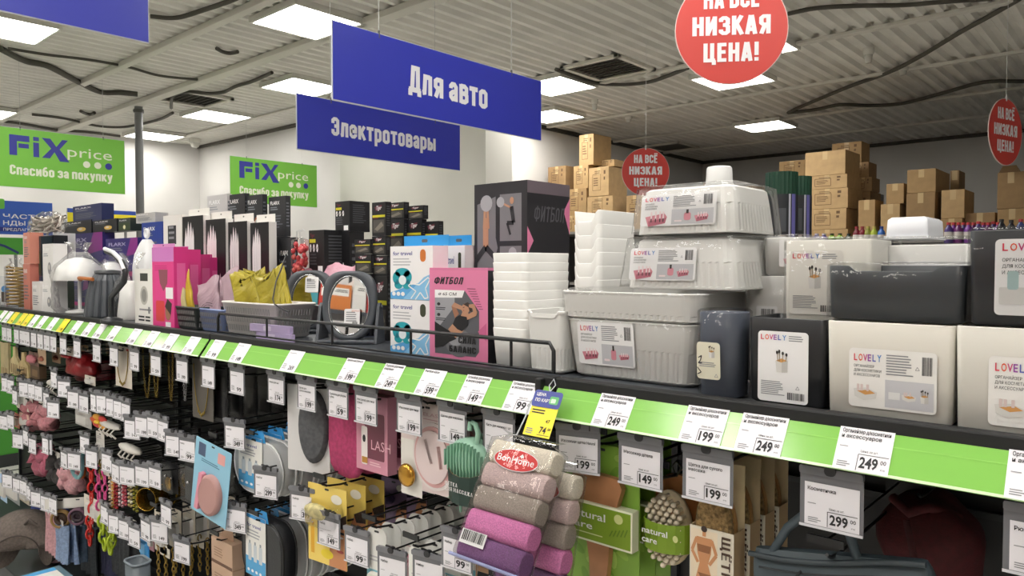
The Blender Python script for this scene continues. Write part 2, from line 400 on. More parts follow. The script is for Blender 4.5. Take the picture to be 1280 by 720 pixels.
cable('long conduit curving across the upper right ceiling to the corner', [(985, 19), (1020, 12), (1070, 9), (1130, 8), (1180, 4), (1240, 0)], .016)
cable('long cable running diagonally down the upper right ceiling', [(1275, 0), (1240, 20), (1200, 42), (1150, 72), (1110, 92), (1060, 110), (1000, 135), (985, 142)], .02)
cable('wavy cable low on the right ceiling above the carton stacks', [(985, 142), (1020, 138), (1050, 132), (1090, 133), (1130, 130), (1180, 117), (1230, 104), (1280, 103)], .02)
cable('cable sagging from the square vent toward the biggest red sign', [(695, 88), (740, 104), (775, 107), (810, 104), (835, 96), (860, 86)], .02)
cable('short bent cable end on the left ceiling between beams', [(271, 62), (278, 66), (288, 68), (297, 66)], .018)
cable('tiny bent cable end on the left ceiling above the larger green sign', [(101, 140), (107, 143), (114, 144), (118, 142)], .02)
p = aty(173, 120, 3.6)
t = thing('support_post', 'thin grey vertical pipe post standing behind the shelf at left', 'post', (p.x, 3.6, 0))
MB().lathe([(.045, .012), (.045, CEIL)], m('77787a', .4, .3), 14).build('pipe', t)
MB().box(-.1, .1, -.1, .1, 0, .012, m('77787a', .4, .3)).build('base_plate', t)
MB().lathe([(.055, CEIL-.12), (.06, CEIL-.1), (.055, CEIL-.08)], m('5a5a58', .4, .3), 14).build('clamp', t)

# ================================================================ signs hanging from the ceiling
BLUE = m('343cb0', .35); GREEN = m('74b843', .35); RED = m('c93d36', .35); SIGNW = m('e9e8ec', .4)
def board(name, x, y0, y1, z0, z1, col, label, draw, wires=2):
    t = thing(name, label, 'sign', (x, (y0+y1)/2, z0))
    w, h = y1-y0, z1-z0
    mb = MB(face((0, 0, h/2), (0, 1, 0)))
    mb.prism([(-w/2, -h/2), (w/2, -h/2), (w/2, h/2), (-w/2, h/2)], -.006, 0, m('c9cbd4', .4))
    mb.rect(-w/2+.003, -h/2+.003, w/2-.003, h/2-.003, col, .0008)
    draw(mb, w, h); mb.build('board', t)
    for s in ((-.32, .32) if wires == 2 else (-.22, .22)):
        mb = MB(); mb.tube([(-.003, w*s, h-.012), (-.003, w*s, CEIL-z0)], .0016, m('c8c8c6', .4), 5); mb.build('hanging_wire', t)
        MB().lathe([(.005, h-.02), (.005, h+.012)], m('55555a', .4), 8).build('clip', t).location = (-.003, w*s, 0)
    return t
def d_avto(mb, w, h): mb.heavy('Для авто', -.01, -.055, .115, SIGNW, .50, 'c')
def d_elek(mb, w, h): mb.heavy('Электротовары', .0, -.045, .1, SIGNW, .76, 'c')
board('hanging_sign', -2.5, 1.74, 3.05, 2.31, 2.625, BLUE, 'larger blue hanging sign reading Для авто in white', d_avto)
board('hanging_sign', -3.4, 2.145, 3.33, 2.255, 2.545, BLUE, 'smaller blue hanging sign reading Электротовары below the larger one', d_elek)
board('hanging_sign', -2.9, .0, 1.2, 2.49, 2.8, BLUE, 'blank blue hanging sign cut off in the top left corner', lambda mb, w, h: None)
NAVY = m('30358f', .35); PALEG = m('dfe3cf', .4)
def d_fix(mb, w, h):
    k = w/1.07
    def X(a): return -w/2+a*w
    # block letters of the shop name
    y0, y1 = .02*k, .20*k
    def R(a, b, c, d): mb.rect(X(a), y0+(y1-y0)*c, X(b), y0+(y1-y0)*d, NAVY, .0015)
    R(.10, .155, 0, 1); R(.155, .245, .7, 1); R(.165, .24, .38, .6)
    R(.272, .315, 0, .72); R(.272, .315, .8, 1)
    mb.poly([(X(.335), y1), (X(.40), y1), (X(.445), (y0+y1)/2+.02*k), (X(.49), y1), (X(.535), y1), (X(.47), (y0+y1)/2), (X(.545), y0-.02*k), (X(.47), y0-.02*k), (X(.43), (y0+y1)/2-.03*k), (X(.395), y0), (X(.335), y0), (X(.405), (y0+y1)/2)], NAVY, .0015)
    mb.text('price', X(.53), .055*k, .10*k, PALEG, bold=.0, z=.0015, wd=.36*w)
    for i, c in enumerate((PALEG, PALEG, NAVY)): mb.ell(X(.68+.09*i), -.005*k, .031*k, .031*k, c, .0017)
    mb.heavy('Спасибо за покупку', X(.10), -.15*k, .085*k, PALEG, .79*w)
board('shop_sign', -8, 1.93, 3.05, 2.375, 2.925, GREEN, 'larger green shop sign at left reading FIX price, thanks for the purchase', d_fix)
board('shop_sign', -8, 4.18, 5.33, 2.375, 2.9, GREEN, 'smaller looking green shop sign beside the lower blue sign', d_fix)
def disc(u, v, dep, ang, label, px):
    p = CAM + ray(u, v)*dep; r = px*dep/F
    t = thing('round_sign', label, 'sign', tuple(p))
    d = RT*math.cos(ang)+Vector((FW.x, FW.y, 0)).normalized()*math.sin(ang)
    mb = MB(face((0, 0, 0), d)); mb.prism(oval(r, r, 56), -.005, 0, m('e0c9c4', .4))
    mb.ell(0, 0, r*.985, r*.985, RED, .0008, 56)
    for s, y, wd in (('НА ВСЁ', .42, .98), ('НИЗКАЯ', -.06, 1.38), ('ЦЕНА!', -.54, .98)):
        mb.heavy(s, 0, (y-.05)*r, .34*r, SIGNW, wd*r, 'c')
    mb.build('disc', t)
    MB().tube([(0, 0, r-.01), (0, 0, CEIL-p.z)], .0016, m('d8d8d6', .4), 5).build('hanging_wire', t)
    MB().lathe([(.006, r-.016), (.006, r+.01)], m('c9c9c7', .4), 8).build('clip', t)
disc(914, 36, 2.8, -.13, 'biggest round red low price sign cut by the top edge', 69)
disc(807, 215, 6.3, .02, 'small round red low price sign hanging before the brown cartons', 30)
disc(1257, 165, 4.6, .55, 'round red low price sign turned sideways at the right edge', 41.5)
# ================================================================ gondola bays
SH = 1.43; BX = (-5.95, -4.72, -3.47, -2.235, -.865, .42, 1.65)
DK = m('3b3f45', .45); DKK = m('17181a', .6); RAILG = m('86c25a', .16)
RU = Vector((0, .04, .057)).normalized(); RH = .0696
for i in range(6):
    a, b = BX[i], BX[i+1]; c = (a+b)/2; L = (b-a)/2-.002
    t = thing('shelf_bay', ('last gondola bay beyond the left edge of the picture', 'farthest gondola bay with hair goods and lamps on top', 'second gondola bay from the far end, pink boxes on top', 'middle gondola bay with the black wire guard on top',
        'near gondola bay with white and grey storage boxes on top', 'gondola bay at the right edge, mostly out of view')[i], 'shelving', (c, 1.1, 0))
    MB().box(-L, L, .0, .48, SH-.035-1e-4, SH-1e-3, DK).box(-L, L, -.004, .02, SH-.03, SH+.008, DKK).build('top_shelf', t, bevel=.003)
    MB().box(-L, L, .45, .475, .1, SH-.037, DKK).build('back_panel', t)
    MB().box(-L, L, -.05, .445, .0, .14, DK).build('base_shelf', t, bevel=.004)
    for s in (-1, 1): MB().box(s*L-.016 if s > 0 else -L, L if s > 0 else -L+.016, .435, .449, .141, SH-.038, m('26282b', .5)).build('upright', t)
    for z in (1.2, .98, .76, .54):
        MB().box(-L+.02, L-.02, .43, .448, z, z+.012, m('202225', .5)).build('hook_bar', t)
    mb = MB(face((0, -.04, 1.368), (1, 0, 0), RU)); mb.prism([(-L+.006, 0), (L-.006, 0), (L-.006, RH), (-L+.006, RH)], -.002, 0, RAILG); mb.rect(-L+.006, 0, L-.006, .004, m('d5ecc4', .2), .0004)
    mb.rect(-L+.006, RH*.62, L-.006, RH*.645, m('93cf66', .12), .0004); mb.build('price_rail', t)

# ================================================================ price cards
PAPER = m('eceaf0', .6); YEL = m('f1dd1b', .5); TAGG = m('8b8c92', .3); CLR = m('ffffff', .12, kind='clear')
CARD = {}
def draw_card(mb, w, h, price, title, paper, tiny):
    mb.rect(0, 0, w, h, paper, .0)
    if tiny:
        mb.lines(.07*w, .8*h, .6*w, 1, .06*h, GREYINK, z=.0005); mb.lines(.08*w, .3*h, .28*w, 4, .06*h, GREYINK, z=.0005)
        mb.text(price, .5*w, .1*h, .19*h, INK, bold=.02, wd=.34*w, z=.0007); return
    for i, s in enumerate(title): mb.text(s, .06*w, (.82-.12*i)*h, .085*h, INK, bold=.018, sx=.95, maxw=.88*w, z=.0007)
    mb.lines(.06*w, .5*h, .2*w, 1, .04*h, GREYINK, z=.0005); mb.lines(.07*w, .16*h, .24*w, 3, .045*h, GREYINK, z=.0005, seed=8)
    mb.text('Цена за шт.', .46*w, .42*h, .05*h, INK, bold=.004, sx=.9, z=.0007)
    mb.line([(.43*w, .02*h), (.43*w, .37*h), (.97*w, .37*h)], .012*w, INK, .0006)
    mb.text(price, .47*w, .09*h, .235*h, INK, bold=.03, wd=.33*w, z=.0007); mb.text('00', .84*w, .21*h, .09*h, INK, bold=.01, wd=.1*w, z=.0007)
    mb.text('РУБ', .86*w, .08*h, .035*h, INK, bold=0, z=.0007)
def rail_card(u, v, price, title, label, yellow=False, tiny=False, w=.0715):
    p = aty(u, v, 1.08); k = ('rail', price, tuple(title), yellow, tiny)
    if k in CARD: return tag(dup(CARD[k], (p.x, 1.06, 1.368), label), label, 'price card')
    mb = MB(face((0, 0, 0), (1, 0, 0), RU) @ TR(0, .001, .0012)); draw_card(mb, w, RH-.002, price, title, YEL if yellow else PAPER, tiny)
    o = mb.build('price_card', loc=(p.x, 1.06, 1.368)); CARD[k] = o
    return tag(o, label, 'price card')
ORG = ('Органайзер д/косметики', 'и аксессуаров')
for u, v, pr, ti, la in ((1258, 610, '249', ORG, 'price card at the right end of the green rail, cut by the picture edge'),
    (1046, 570, '249', ORG, 'price card 249 on the rail below the big white organizer box'), (924, 545, '249', ORG, 'price card 249 on the rail below the black organizer box'),
    (855, 532, '199', ORG, 'price card 199 on the rail below the grey cup'), (746, 508, '249', ORG, 'price card 249 on the rail below the lower white ribbed bin'),
    (635, 493, '99', ORG, 'price card on the rail just left of the yellow card price tag'), (578, 484, '149', ORG, 'price card 149 on the rail below the tall stack of white baskets'),
    (525, 476, '599', ('Фитбол 65см',), 'price card 599 on the rail below the pink fitness ball box'), (476, 468, '249', ('Подушка дорожная', 'надувная'), 'price card 249 on the rail below the travel pillow boxes'),
    (428, 461, '199', ('Зеркало настольное',), 'price card 199 on the rail below the second grey mirror'), (357, 450, '269', ('Зеркало настольное',), 'price card on the rail left below the first grey mirror'),
    (293, 441, '149', ('Корзинка',), 'price card on the rail below the white slotted basket'), (263, 436, '99', ('Корзинка',), 'price card at the left end of the middle green rail')):
    rail_card(u, v, pr, ti, la, tiny=u < 400)
for k, (u, pr) in enumerate(((92, '99'), (107, '199'), (121, '99'), (138, '149'), (163, '199'), (184, '149'), (207, '99'), (233, '199'))):
    rail_card(u, 420, pr, (), '%s price card from the left on the second green rail, glare on its left end' % ('first second third fourth fifth sixth seventh eighth'.split()[k]), tiny=True)
for k, (u, ye) in enumerate(((1, 0), (8, 0), (15, 1), (25, 1), (32, 1), (40, 0), (50, 0), (63, 0), (76, 1))):
    rail_card(u, 405, '199', (), '%s %s price card from the left on the farthest green rail' % ('first second third fourth fifth sixth seventh eighth ninth'.split()[k], 'yellow' if ye else 'white'), bool(ye), True)
# wire hook running out from the back panel, tag holder clipped to its tip
HOOK = []
def hook(x, z, y=1.10):
    if HOOK: return dup(HOOK[0], (x, y, z))
    t = thing('display_hook', 'black wire display hook sticking out of the shelf back below the green rail', 'display hook', (x, y, z), group='wire display hooks under the rail')
    k = m('1b1c1e', .4)
    MB().tube([(0, .43, -.035), (0, .06, -.035), (0, .02, -.03), (0, .005, -.022)], .0028, k, 6).build('peg_wire', t)
    MB().tube([(0, .43, 0), (0, .02, 0), (0, .0, 0)], .0022, k, 6).build('tag_wire', t)
    MB().box(-.03, .03, .42, .432, -.045, .008, k).build('mounting_plate', t)
    MB().box(-.026, .026, -.004, .0, -.006, .006, k).build('tag_bar', t)
    HOOK.append(t); return t
HT = {}
def hang_tag(u, v, price, title, label, y=1.085, yaw=0, z=None, hk=True, group=None, tiny=False, dy=0, s=1):
    p = aty(u, v, y); w = .088; h = .090
    zt = z if z is not None else p.z
    k = (price, tuple(title), tiny)
    x = p.x+w/2*math.cos(yaw)
    if k in HT: o = dup(HT[k], (x, y, zt), label, yaw, group)
    else:
        t = thing('hanging_price_tag', label, 'price tag', (x, y, zt), yaw, group)
        mb = MB(face((-w/2, 0, -h)))
        mb.prism(rrect(w, .012, .002, 2), -.004, .003, TAGG); mb.M = mb.M @ TR(w/2, h-.006, 0)
        H_ = None; M = MB(face((0, 0, 0))); M.prism([(a, b-.006) for a, b in rrect(w, .012, .003, 2)], -.004, .004, m('75767c', .3)); M.prism([(a, b-.003) for a, b in rrect(.016, .014, .006, 3)], -.006, .006, m('2a2a2e', .4)); CB = M
        M = MB(face((-w/2, 0, -h))); M.rect(0, 0, w, h-.011, m('77787d', .25), -.0012); M.rect(0, 0, w, .004, m('dcdce2', .2), .0018); hd = M.build('holder', t); CB.build('clip_bar', hd)
        M = MB(face((-w/2+.007, 0, -h+.004))); draw_card(M, w-.012, h-.028, price, title, PAPER, tiny); M.build('card', hd)
        o = t; HT[k] = t
    if group is None and 'group' in o: del o['group']
    if hk: hook(x, zt-.004, y+.006)
    return o
# first row, right under the rail
for u, v, pr, ti, la, kw in ((1000, 600, '299', ('Косметичка',), 'hanging price tag 299 in front of the dark green cosmetic bag', {}),
    (1254, 652, '699', ('Рюкзак',), 'hanging price tag reading Рюкзак at the lower right corner', {}),
    (853, 558, '199', ('Щетка для сухого', 'массажа'), 'hanging price tag 199 in front of the dry brush boxes', {}),
    (773, 541, '149', ('Массажер д/тела',), 'hanging price tag 149 above the knobbed wooden massager', {}),
    (699, 529, '199', ('Массажная щетка Natural', ), 'hanging price tag 199 turned aside above the wooden body brush', {'yaw': .25}),
    (603, 513, '249', ('Кисть для макияжа 1 шт',), 'hanging price tag half hidden by the sock pack', {}),
    (547, 502, '149', ('Щетка для массажа',), 'hanging price tag 149 above the mint massage brush', {}),
    (495, 493, '199', ('Массажер для лица',), 'hanging price tag 199 over the pink oval face massager', {}),
    (443, 484, '199', ('Массажер для лица', 'гуаша'), 'hanging price tag 199 over the pink windowed box', {}),
    (409, 477, '59', ('Салфетка для уборки', 'губка'), 'hanging price tag 59 over the magenta sponge', {}),
    (371, 470, '199', ('Щетка для', 'сухого массажа'), 'hanging price tag 199 over the grey oval brush card', {}),
    (334, 464, '174', ('Маска для сна',), 'hanging price tag 174 over the empty black hooks', {})):
    hang_tag(u, v, pr, ti, la, z=1.360, **kw)
ORDN = 'first second third fourth fifth sixth seventh eighth ninth tenth eleventh twelfth thirteenth fourteenth fifteenth sixteenth seventeenth eighteenth nineteenth twentieth'.split()
PR = ('99', '149', '199', '59')
for k, u in enumerate((286, 251, 219, 187, 161, 136, 115, 91, 74, 62, 54, 46, 38, 30, 24, 17, 8, 2)):
    hang_tag(u, 420, PR[k % 4], (), '%s small price tag leftward from the 174 tag, hanging under the rail' % ORDN[k], z=1.360, tiny=True)
# lower rows
mid = ((284, 521, 'hanging price tag left above the first clear travel pouch'), (322, 580, 'hanging price tag in front of the first clear travel pouch'), (285, 624, 'hanging price tag left of the black travel case'),
    (367, 605, 'hanging price tag left of the yellow face sponge packs'), (398, 635, 'hanging price tag over the front yellow face sponge pack'), (432, 655, 'hanging price tag reading 99 right of the yellow face sponge pack'),
    (475, 680, 'hanging price tag at the bottom edge, left of two below the white cards'), (519, 684, 'hanging price tag at the bottom edge, right of two below the white cards'), (553, 655, 'hanging price tag reading 99 left of the sock pack'),
    (226, 540, 'hanging price tag just left of the blue foot file card'))
for k, (u, v, la) in enumerate(mid): hang_tag(u, v, ('349', '299', '349', '399', '149', '99', '149', '199', '99', '99')[k], ('Набор',), la, yaw=(.25, .3, .3, .3, .1, .1, .2, .2, .1, .2)[k])
A = [(265, 330), (318, 378), (365, 432), (420, 452), (475, 445), (522, 450), (568, 465), (602, 477), (638, 490), (672, 577), (722, 560), (780, 562), (830, 580), (890, 655),
     (15, 365), (40, 375), (62, 430), (112, 388), (155, 395), (185, 405), (225, 440), (262, 490), (5, 565), (40, 560), (118, 640), (78, 660), (230, 680), (425, 668)]
B = [(300, 70), (350, 75), (435, 60), (510, 75), (555, 125), (610, 135), (683, 135), (745, 140), (800, 325), (22, 185), (70, 205), (100, 215), (130, 240), (165, 270), (210, 290), (245, 300),
     (500, 335), (555, 380), (600, 405), (645, 440), (700, 405), (768, 410), (878, 505), (145, 5), (210, 2)]
FAR = [(a/4.233, 380+b/4.233, 1) for a, b in A]+[(a/4, 540+b/4, 2) for a, b in B]
for k, (u, v, g) in enumerate(FAR):
    hang_tag(u, v, PR[k % 4], (), 'small unreadable price tag on a wire hook in the far hair goods section', yaw=.1*((k*7) % 4), tiny=True, group='small price tags among the far hair goods')
# yellow card price on the sock pack
t = thing('hanging_price_tag', 'yellow and blue card price tag 74 hanging above the sock pack', 'price tag', tuple(aty(677, 522, 1.035)), .0)
t.rotation_euler = (-.5, 0, 0)
mb = MB(face((0, 0, 0))); mb.rect(-.031, -.036, .031, .02, m('f3e01e', .35), 0)
mb.lines(-.026, .012, .03, 2, .005, INK, seed=2); mb.lines(-.026, -.024, .018, 3, .004, GREYINK)
mb.text('74', .004, -.029, .013, INK, bold=.02, wd=.015); mb.text('47', .012, -.009, .007, INK, bold=.01); mb.text('00', .022, -.022, .005, INK); mb.rect(.001, -.0325, .029, -.0315, INK, .0005); mb.build('yellow_card', t)
mb = MB(face((0, 0, 0))); mb.rr(0, .035, .066, .032, .006, m('2c3a94', .35), .001)
mb.text('ЦЕНА', -.026, .040, .006, WHITE, bold=.02, z=.0016); mb.text('ПО КАРТЕ', -.026, .029, .006, WHITE, bold=.02, z=.0016)
mb.rr(.017, .034, .02, .015, .003, m('5db46a', .4), .0016); mb.rr(.016, .033, .011, .008, .002, m('cfe8d2', .4), .002); mb.build('blue_header', t)
MB().tube([(0, 0, .05), (-.006, 0, .062), (0, 0, .075), (.008, 0, .064), (0, 0, .05)], .0011, m('c9ccd2', .2), 6).build('wire_loop', t)
# wire guard along the shelf front
t = thing('shelf_guard', 'black wire guard rail along the front edge of the middle shelf', 'guard rail', (-2.235, 1.118, SH+.008))
k = m('17181b', .4); L = 1.36; H = .062
MB().tube([(.01, 0, .004), (.01, 0, H-.015), (.02, 0, H), (L-.02, 0, H), (L-.01, 0, H-.015), (L-.01, 0, .004)], .0042, k, 8).build('top_wire', t)
MB().tube([(.01, 0, .006), (L-.01, 0, .006)], .003, k, 6).build('bottom_wire', t)
for q in (.3, .62, .93, 1.24): MB().tube([(q, 0, .006), (q, 0, H)], .0032, k, 6).build('post', t)
# ================================================================ goods standing on the top shelf
LG = ['d8334f', 'e0532f', 'c8407e', '9a4ea6', '5b63b8', '3f86c8']
def lovely(mb, x, y, h, wd):
    k = wd/6.0
    for i, c in enumerate('LOVELY'): mb.text(c, x+i*k, y, h, m(LG[i], .5), bold=.016, wd=k*(.72 if c in 'LE' else .9), z=.0008)
PINKO = m('d98f9c', .5); PINKD = m('b9697a', .5); BRUSH = m('2b2626', .5); TAN = m('d39a5a', .5); SHOT = m('b9babf', .5)
def pic_pink(mb, x, y, s):                       # printed picture: pink organizer with make-up
    mb.poly([(x-s, y+.1*s), (x+.75*s, y+.35*s), (x+s, y+.05*s), (x+.85*s, y-.45*s), (x-.7*s, y-.7*s)], PINKO, .0006)
    mb.poly([(x-.7*s, y-.25*s), (x+.95*s, y-.02*s), (x+.85*s, y-.45*s), (x-.65*s, y-.7*s)], PINKD, .0008)
    for q in (-.5, -.1, .3, .6): mb.rect(x+q*s, y-.1*s, x+(q+.14)*s, y+(.55-.1*abs(q))*s, m('f3dfe2', .5), .001); mb.rect(x+(q+.03)*s, y-.35*s, x+(q+.12)*s, y-.05*s, BRUSH, .0012)
def pic_cup(mb, x, y, s):                        # printed picture: white cup of brushes
    cup = m('dcdad6', .5)
    mb.poly([(x-.5*s, y+.15*s), (x+.5*s, y+.2*s), (x+.5*s, y-.75*s), (x-.4*s, y-.8*s)], cup, .0006); mb.poly([(x+.02*s, y+.1*s), (x+.5*s, y+.2*s), (x+.5*s, y-.75*s), (x+.02*s, y-.8*s)], m('c2c0bc', .5), .0007)
    mb.poly([(x-.45*s, y+.15*s), (x, y+.02*s), (x+.48*s, y+.2*s), (x, y+.36*s)], TAN, .0008)
    for q, t in ((-.36, .75), (-.18, .85), (.12, .7), (.42, .6)):
        mb.line([(x+q*.8*s, y+.1*s), (x+q*s, y+t*s)], .06*s, m('8f7a55', .5), .001); mb.ell(x+q*s, y+(t+.08)*s, .09*s, .15*s, BRUSH, .0012, 12)
def pic_org(mb, x, y, s):                        # printed picture: white organizer with jars
    mb.poly([(x-s, y+.3*s), (x, y+.45*s), (x+s, y+.1*s), (x+.9*s, y-.45*s), (x-.1*s, y-.7*s), (x-.9*s, y-.4*s)], m('d9d7d3', .5), .0006)
    mb.poly([(x-.7*s, y+.1*s), (x+.3*s, y+.3*s), (x+.85*s, y), (x, y-.2*s)], TAN, .0008)
    for q in (-.6, -.3, .2): mb.rr(x+q*s, y+.45*s, .22*s, .6*s, .05*s, m('d9c7c4', .5), .001)
def recycle(mb, x, y, s): mb.line([(x-s, y-.8*s), (x+s, y-.8*s), (x, y+s), (x-s, y-.8*s)], .25*s, GREYINK, .0007)
LABELP = m('f1f0f1', .35); LBE = m('e3e1de', .3)
def label_wide(w, h, pic, sub=True, card=LABELP):           # landscape sticker
    mb = MB(); mb.rr(0, 0, w, h, .006, card, 0); M = mb.M
    mb.M = M @ TR(-w/2, -h/2, 0)
    lovely(mb, .06*w, .79*h, .12*h, .33*w)
    for i, s in enumerate(('ОРГАНАЙЗЕР', 'ДЛЯ КОСМЕТИКИ', 'И АКСЕССУАРОВ')): mb.text(s, .06*w, (.68-.075*i)*h, .045*h, INK, bold=0, sx=.8)
    mb.lines(.44*w, .90*h, .32*w, 8, .045*h, GREYINK); mb.barcode(.84*w, .62*h, .11*w, .3*h, INK); recycle(mb, .79*w, .72*h, .03*h)
    mb.rect(.43*w, .04*h, .97*w, .5*h, m('c6c6cb', .45), .0004)
    if pic == 'pink': pic_pink(mb, .22*w, .26*h, .15*w); pic_pink(mb, .82*w, .26*h, .09*w); mb.rr(.64*w, .27*h, .09*w, .24*h, .004, PINKO, .0007); mb.line([(.64*w, .36*h), (.64*w, .48*h)], .03*w, BRUSH, .001); mb.rr(.52*w, .14*h, .1*w, .05*h, .002, m('efdfe1', .5), .0007)
    else: pic_org(mb, .2*w, .25*h, .14*w); pic_org(mb, .7*w, .24*h, .08*w); pic_cup(mb, .87*w, .26*h, .09*w); mb.rect(.47*w, .18*h, .6*w, .3*h, m('dddddd', .5), .0007)
    mb.M = M; return mb
def label_tall(w, h, card=LABELP):
    mb = MB(); mb.rr(0, 0, w, h, .006, card, 0); M = mb.M; mb.M = TR(-w/2, -h/2, 0)
    lovely(mb, .06*w, .88*h, .075*h, .52*w); mb.lines(.62*w, .93*h, .32*w, 3, .03*h, GREYINK)
    pic_cup(mb, .48*w, .56*h, .24*w)
    mb.lines(.07*w, .28*h, .5*w, 8, .026*h, GREYINK); mb.barcode(.6*w, .05*h, .33*w, .1*h, INK); recycle(mb, .8*w, .22*h, .025*h)
    mb.M = M; return mb
def rehome(mb, M): mb.v = [M @ q for q in mb.v]; return mb
def put_label(mb, parent, o, right=(1, 0, 0), up=(0, 0, 1), name='label'):
    return rehome(mb, face(o, right, up)).build(name, parent)

# ---- bins: tapered rounded boxes, open, with optional ribs and front notch
def bin_part(w, d, h, r, taper, mt, parent=None, name='tub', notch=None, ribs=None, wall=.0025, thick=True, z0=0, lip=.0):
    """w,d at the top; front face on y=-d/2; notch=(half width, depth) sinks the middle of the front rim; ribs=(z from, z to)"""
    base = rrect(w, d, r, 6, .0045)
    N = len(base)
    def ring(z, inset, ni=0, edge=False):
        k = 1-taper*(1-z/h); out = []
        for i, (x, y) in enumerate(base):
            L = math.hypot(x, y); zz = z
            if edge and notch and y < -d/2+r*.6:
                q = (abs(x)-notch[0])/.012; zz = z-notch[1]*(1 if q < 0 else max(0, .5+.5*math.cos(math.pi*min(1, q))))
            g = .0014 if ni and i % 3 == 0 else 0
            sx = (w*k/2-inset-g)/(w/2); sy = (d*k/2-inset-g)/(d/2)
            out.append((x*sx, y*sy, z0+zz))
        return out
    rings = [ring(0, .006), ring(.004, .001)]
    if ribs:
        rings += [ring(ribs[0], 0), ring(ribs[0]+.002, 0, 1), ring(ribs[1]-.002, 0, 1), ring(ribs[1], 0)]
    if lip: rings += [ring(h-lip, 0), ring(h-lip, -.002)]
    rings += [ring(h-.0015, -.002 if lip else 0, 0, True), ring(h, .0008, 0, True), ring(h-.0008, wall, 0, True), ring(.004, wall)]
    mb = MB(); mb.loft(rings, mt, True, True, not ribs)
    return mb.build(name, parent)
WP = m('e6e5e2', .35); WP2 = m('dcdcdb', .35); CREAM = m('e4e1da', .35); CHAR = m('34373c', .38); SLATE = m('575d6a', .35); BLK = m('232427', .35)
FILM = m('ffffff', .08, kind='film')
def wrap(w, d, z0, z1, parent, r=.03, taper=0):
    n = rrect(w, d, r, 5, .03)
    rg = [[(x*(1-taper*(1-t)), y*(1-taper*(1-t)), z0+(z1-z0)*t) for x, y in n] for t in (0, .33, .66, 1)]
    rg.append([(x*.9, y*.9, z1+.004) for x, y in n])
    return MB().loft(rg, FILM, False, True).build('plastic_wrap', parent)

def frontbox(u0, u1, vt, vb, y):
    x0, x1, z0, z1 = fr(u0, u1, vt, vb, y); z0 = SH if vb is None else z0
    return x0, x1, z0, z1
# tall stack of nested white baskets, left
def basket_stack(label, grp, x, y, w, d, n, h, pitch, z0, taper=.1, notch=None, mt=WP, ribs=None):
    first = None
    for i in range(n):
        la = label(i)
        if first is None:
            first = thing('storage_basket', la, 'storage basket', (x, y, z0), group=grp); bin_part(w, d, h, .018, taper, mt, first, 'tub', notch, ribs)
            MB().rr(0, 0, w*.5, d*.3, .01, mt, .0045).build('base_panel', first)
        else: dup(first, (x, y, z0+i*pitch), la)
NTH = lambda i, n: 'topmost' if i == n-1 else 'lowest' if i == 0 else ORDN[n-1-i]+' from top'
w = aty(656, 400, 1.18).x - aty(612, 400, 1.18).x
xl = aty(612, 400, 1.18).x
dd = min(atx(715, 330, xl+w).y-1.18, .27)
zt = aty(634, 316, 1.18).z
basket_stack(lambda i: 'white plastic basket, %s in the left nested stack beside the pink box' % NTH(i, 9), 'left stack of white baskets', xl+w/2, 1.18+dd/2, w, dd, 9, .085, (zt-SH-.085)/8, SH, .08)
yb = 1.29
w2 = aty(748, 300, yb).x - aty(714, 300, yb).x; xl2 = aty(714, 300, yb).x
dd2 = min(atx(797, 280, xl2+w2).y-yb, .27); zt2 = aty(745, 262, yb).z
basket_stack(lambda i: 'white basket with notched front, %s in the rear nested stack' % NTH(i, 9), 'rear stack of white notched baskets', xl2+w2/2, yb+dd2/2, w2, dd2, 9, .1, (zt2-SH-.1)/8, SH, .08, (w2*.26, .024))
x0, x1, _, z1 = frontbox(657, 703, 388, None, 1.17)
t = thing('storage_basket', 'single white ribbed basket with a notched front left of the big bins', 'storage basket', ((x0+x1)/2, 1.17+.06, SH))
bin_part(x1-x0, .12, z1-SH, .012, .12, WP, t, 'tub', ((x1-x0)*.27, .014), (.008, .052), lip=.006)
MB().rr(0, 0, .05, .05, .01, WP, .0045).build('base_panel', t)
# big white bins
def bigbin(u0, u1, vt, vb, y, d, label, inv=False, lab=None, ribs=None, z0=None, film=True, taper=.1, r=.032, mt=WP):
    x0, x1, a, b = frontbox(u0, u1, vt, vb, y)
    if z0 is not None: b += z0-a; a = z0
    w, h = x1-x0, b-a
    if inv and ribs: ribs = (h-ribs[1], h-ribs[0])
    t = thing('storage_bin', label, 'storage bin', ((x0+x1)/2, y+d/2, a))
    if inv:
        p = bin_part(w, d, h, r, taper, mt, t, 'tub', None, ribs); p.rotation_euler = (math.pi, 0, 0); p.location.z = h
    else: bin_part(w, d, h, r, taper, mt, t, 'tub', None, ribs, lip=.004)
    if film: wrap(w+.006, d+.006, .002, h+.002, t, r, taper if not inv else -taper*.8)
    if lab:
        la, lx, lz, lw, lh = lab; sg = 1 if inv else -1
        e = taper*d/2; tilt = math.atan2(e, h)*sg          # lies on the slanting front
        k = lz/h if not inv else 1-lz/h
        yy = -d/2*(1-taper*(1-k))-.0045
        put_label(la, t, (lx, yy, lz), up=(0, math.sin(tilt), math.cos(tilt)))
    return t, w, h
t, w, h = bigbin(703, 872, 402, None, 1.185, .24, 'big white ribbed bin standing on the shelf, pink organizer picture on its label', ribs=(.006, .062), lab=(label_wide(.13, .085, 'pink'), -.045, .068, 0, 0))
H1 = SH+h
t, w, h = bigbin(697, 872, 366, 402, 1.18, .25, 'white wrapped bin without label stacked on the big ribbed bin', z0=H1+.001, ribs=(.004, .014), taper=.02)
H2 = H1+h+.008
t, w, h = bigbin(779, 922, 308, 372, 1.22, .21, 'upside-down white bin with label, lower of the two wrapped ones on top', True, z0=H2, ribs=(.004, .05), lab=(label_wide(.14, .062, 'pink'), -.033, .046, 0, 0), taper=.13)
H3 = H2+h+.008
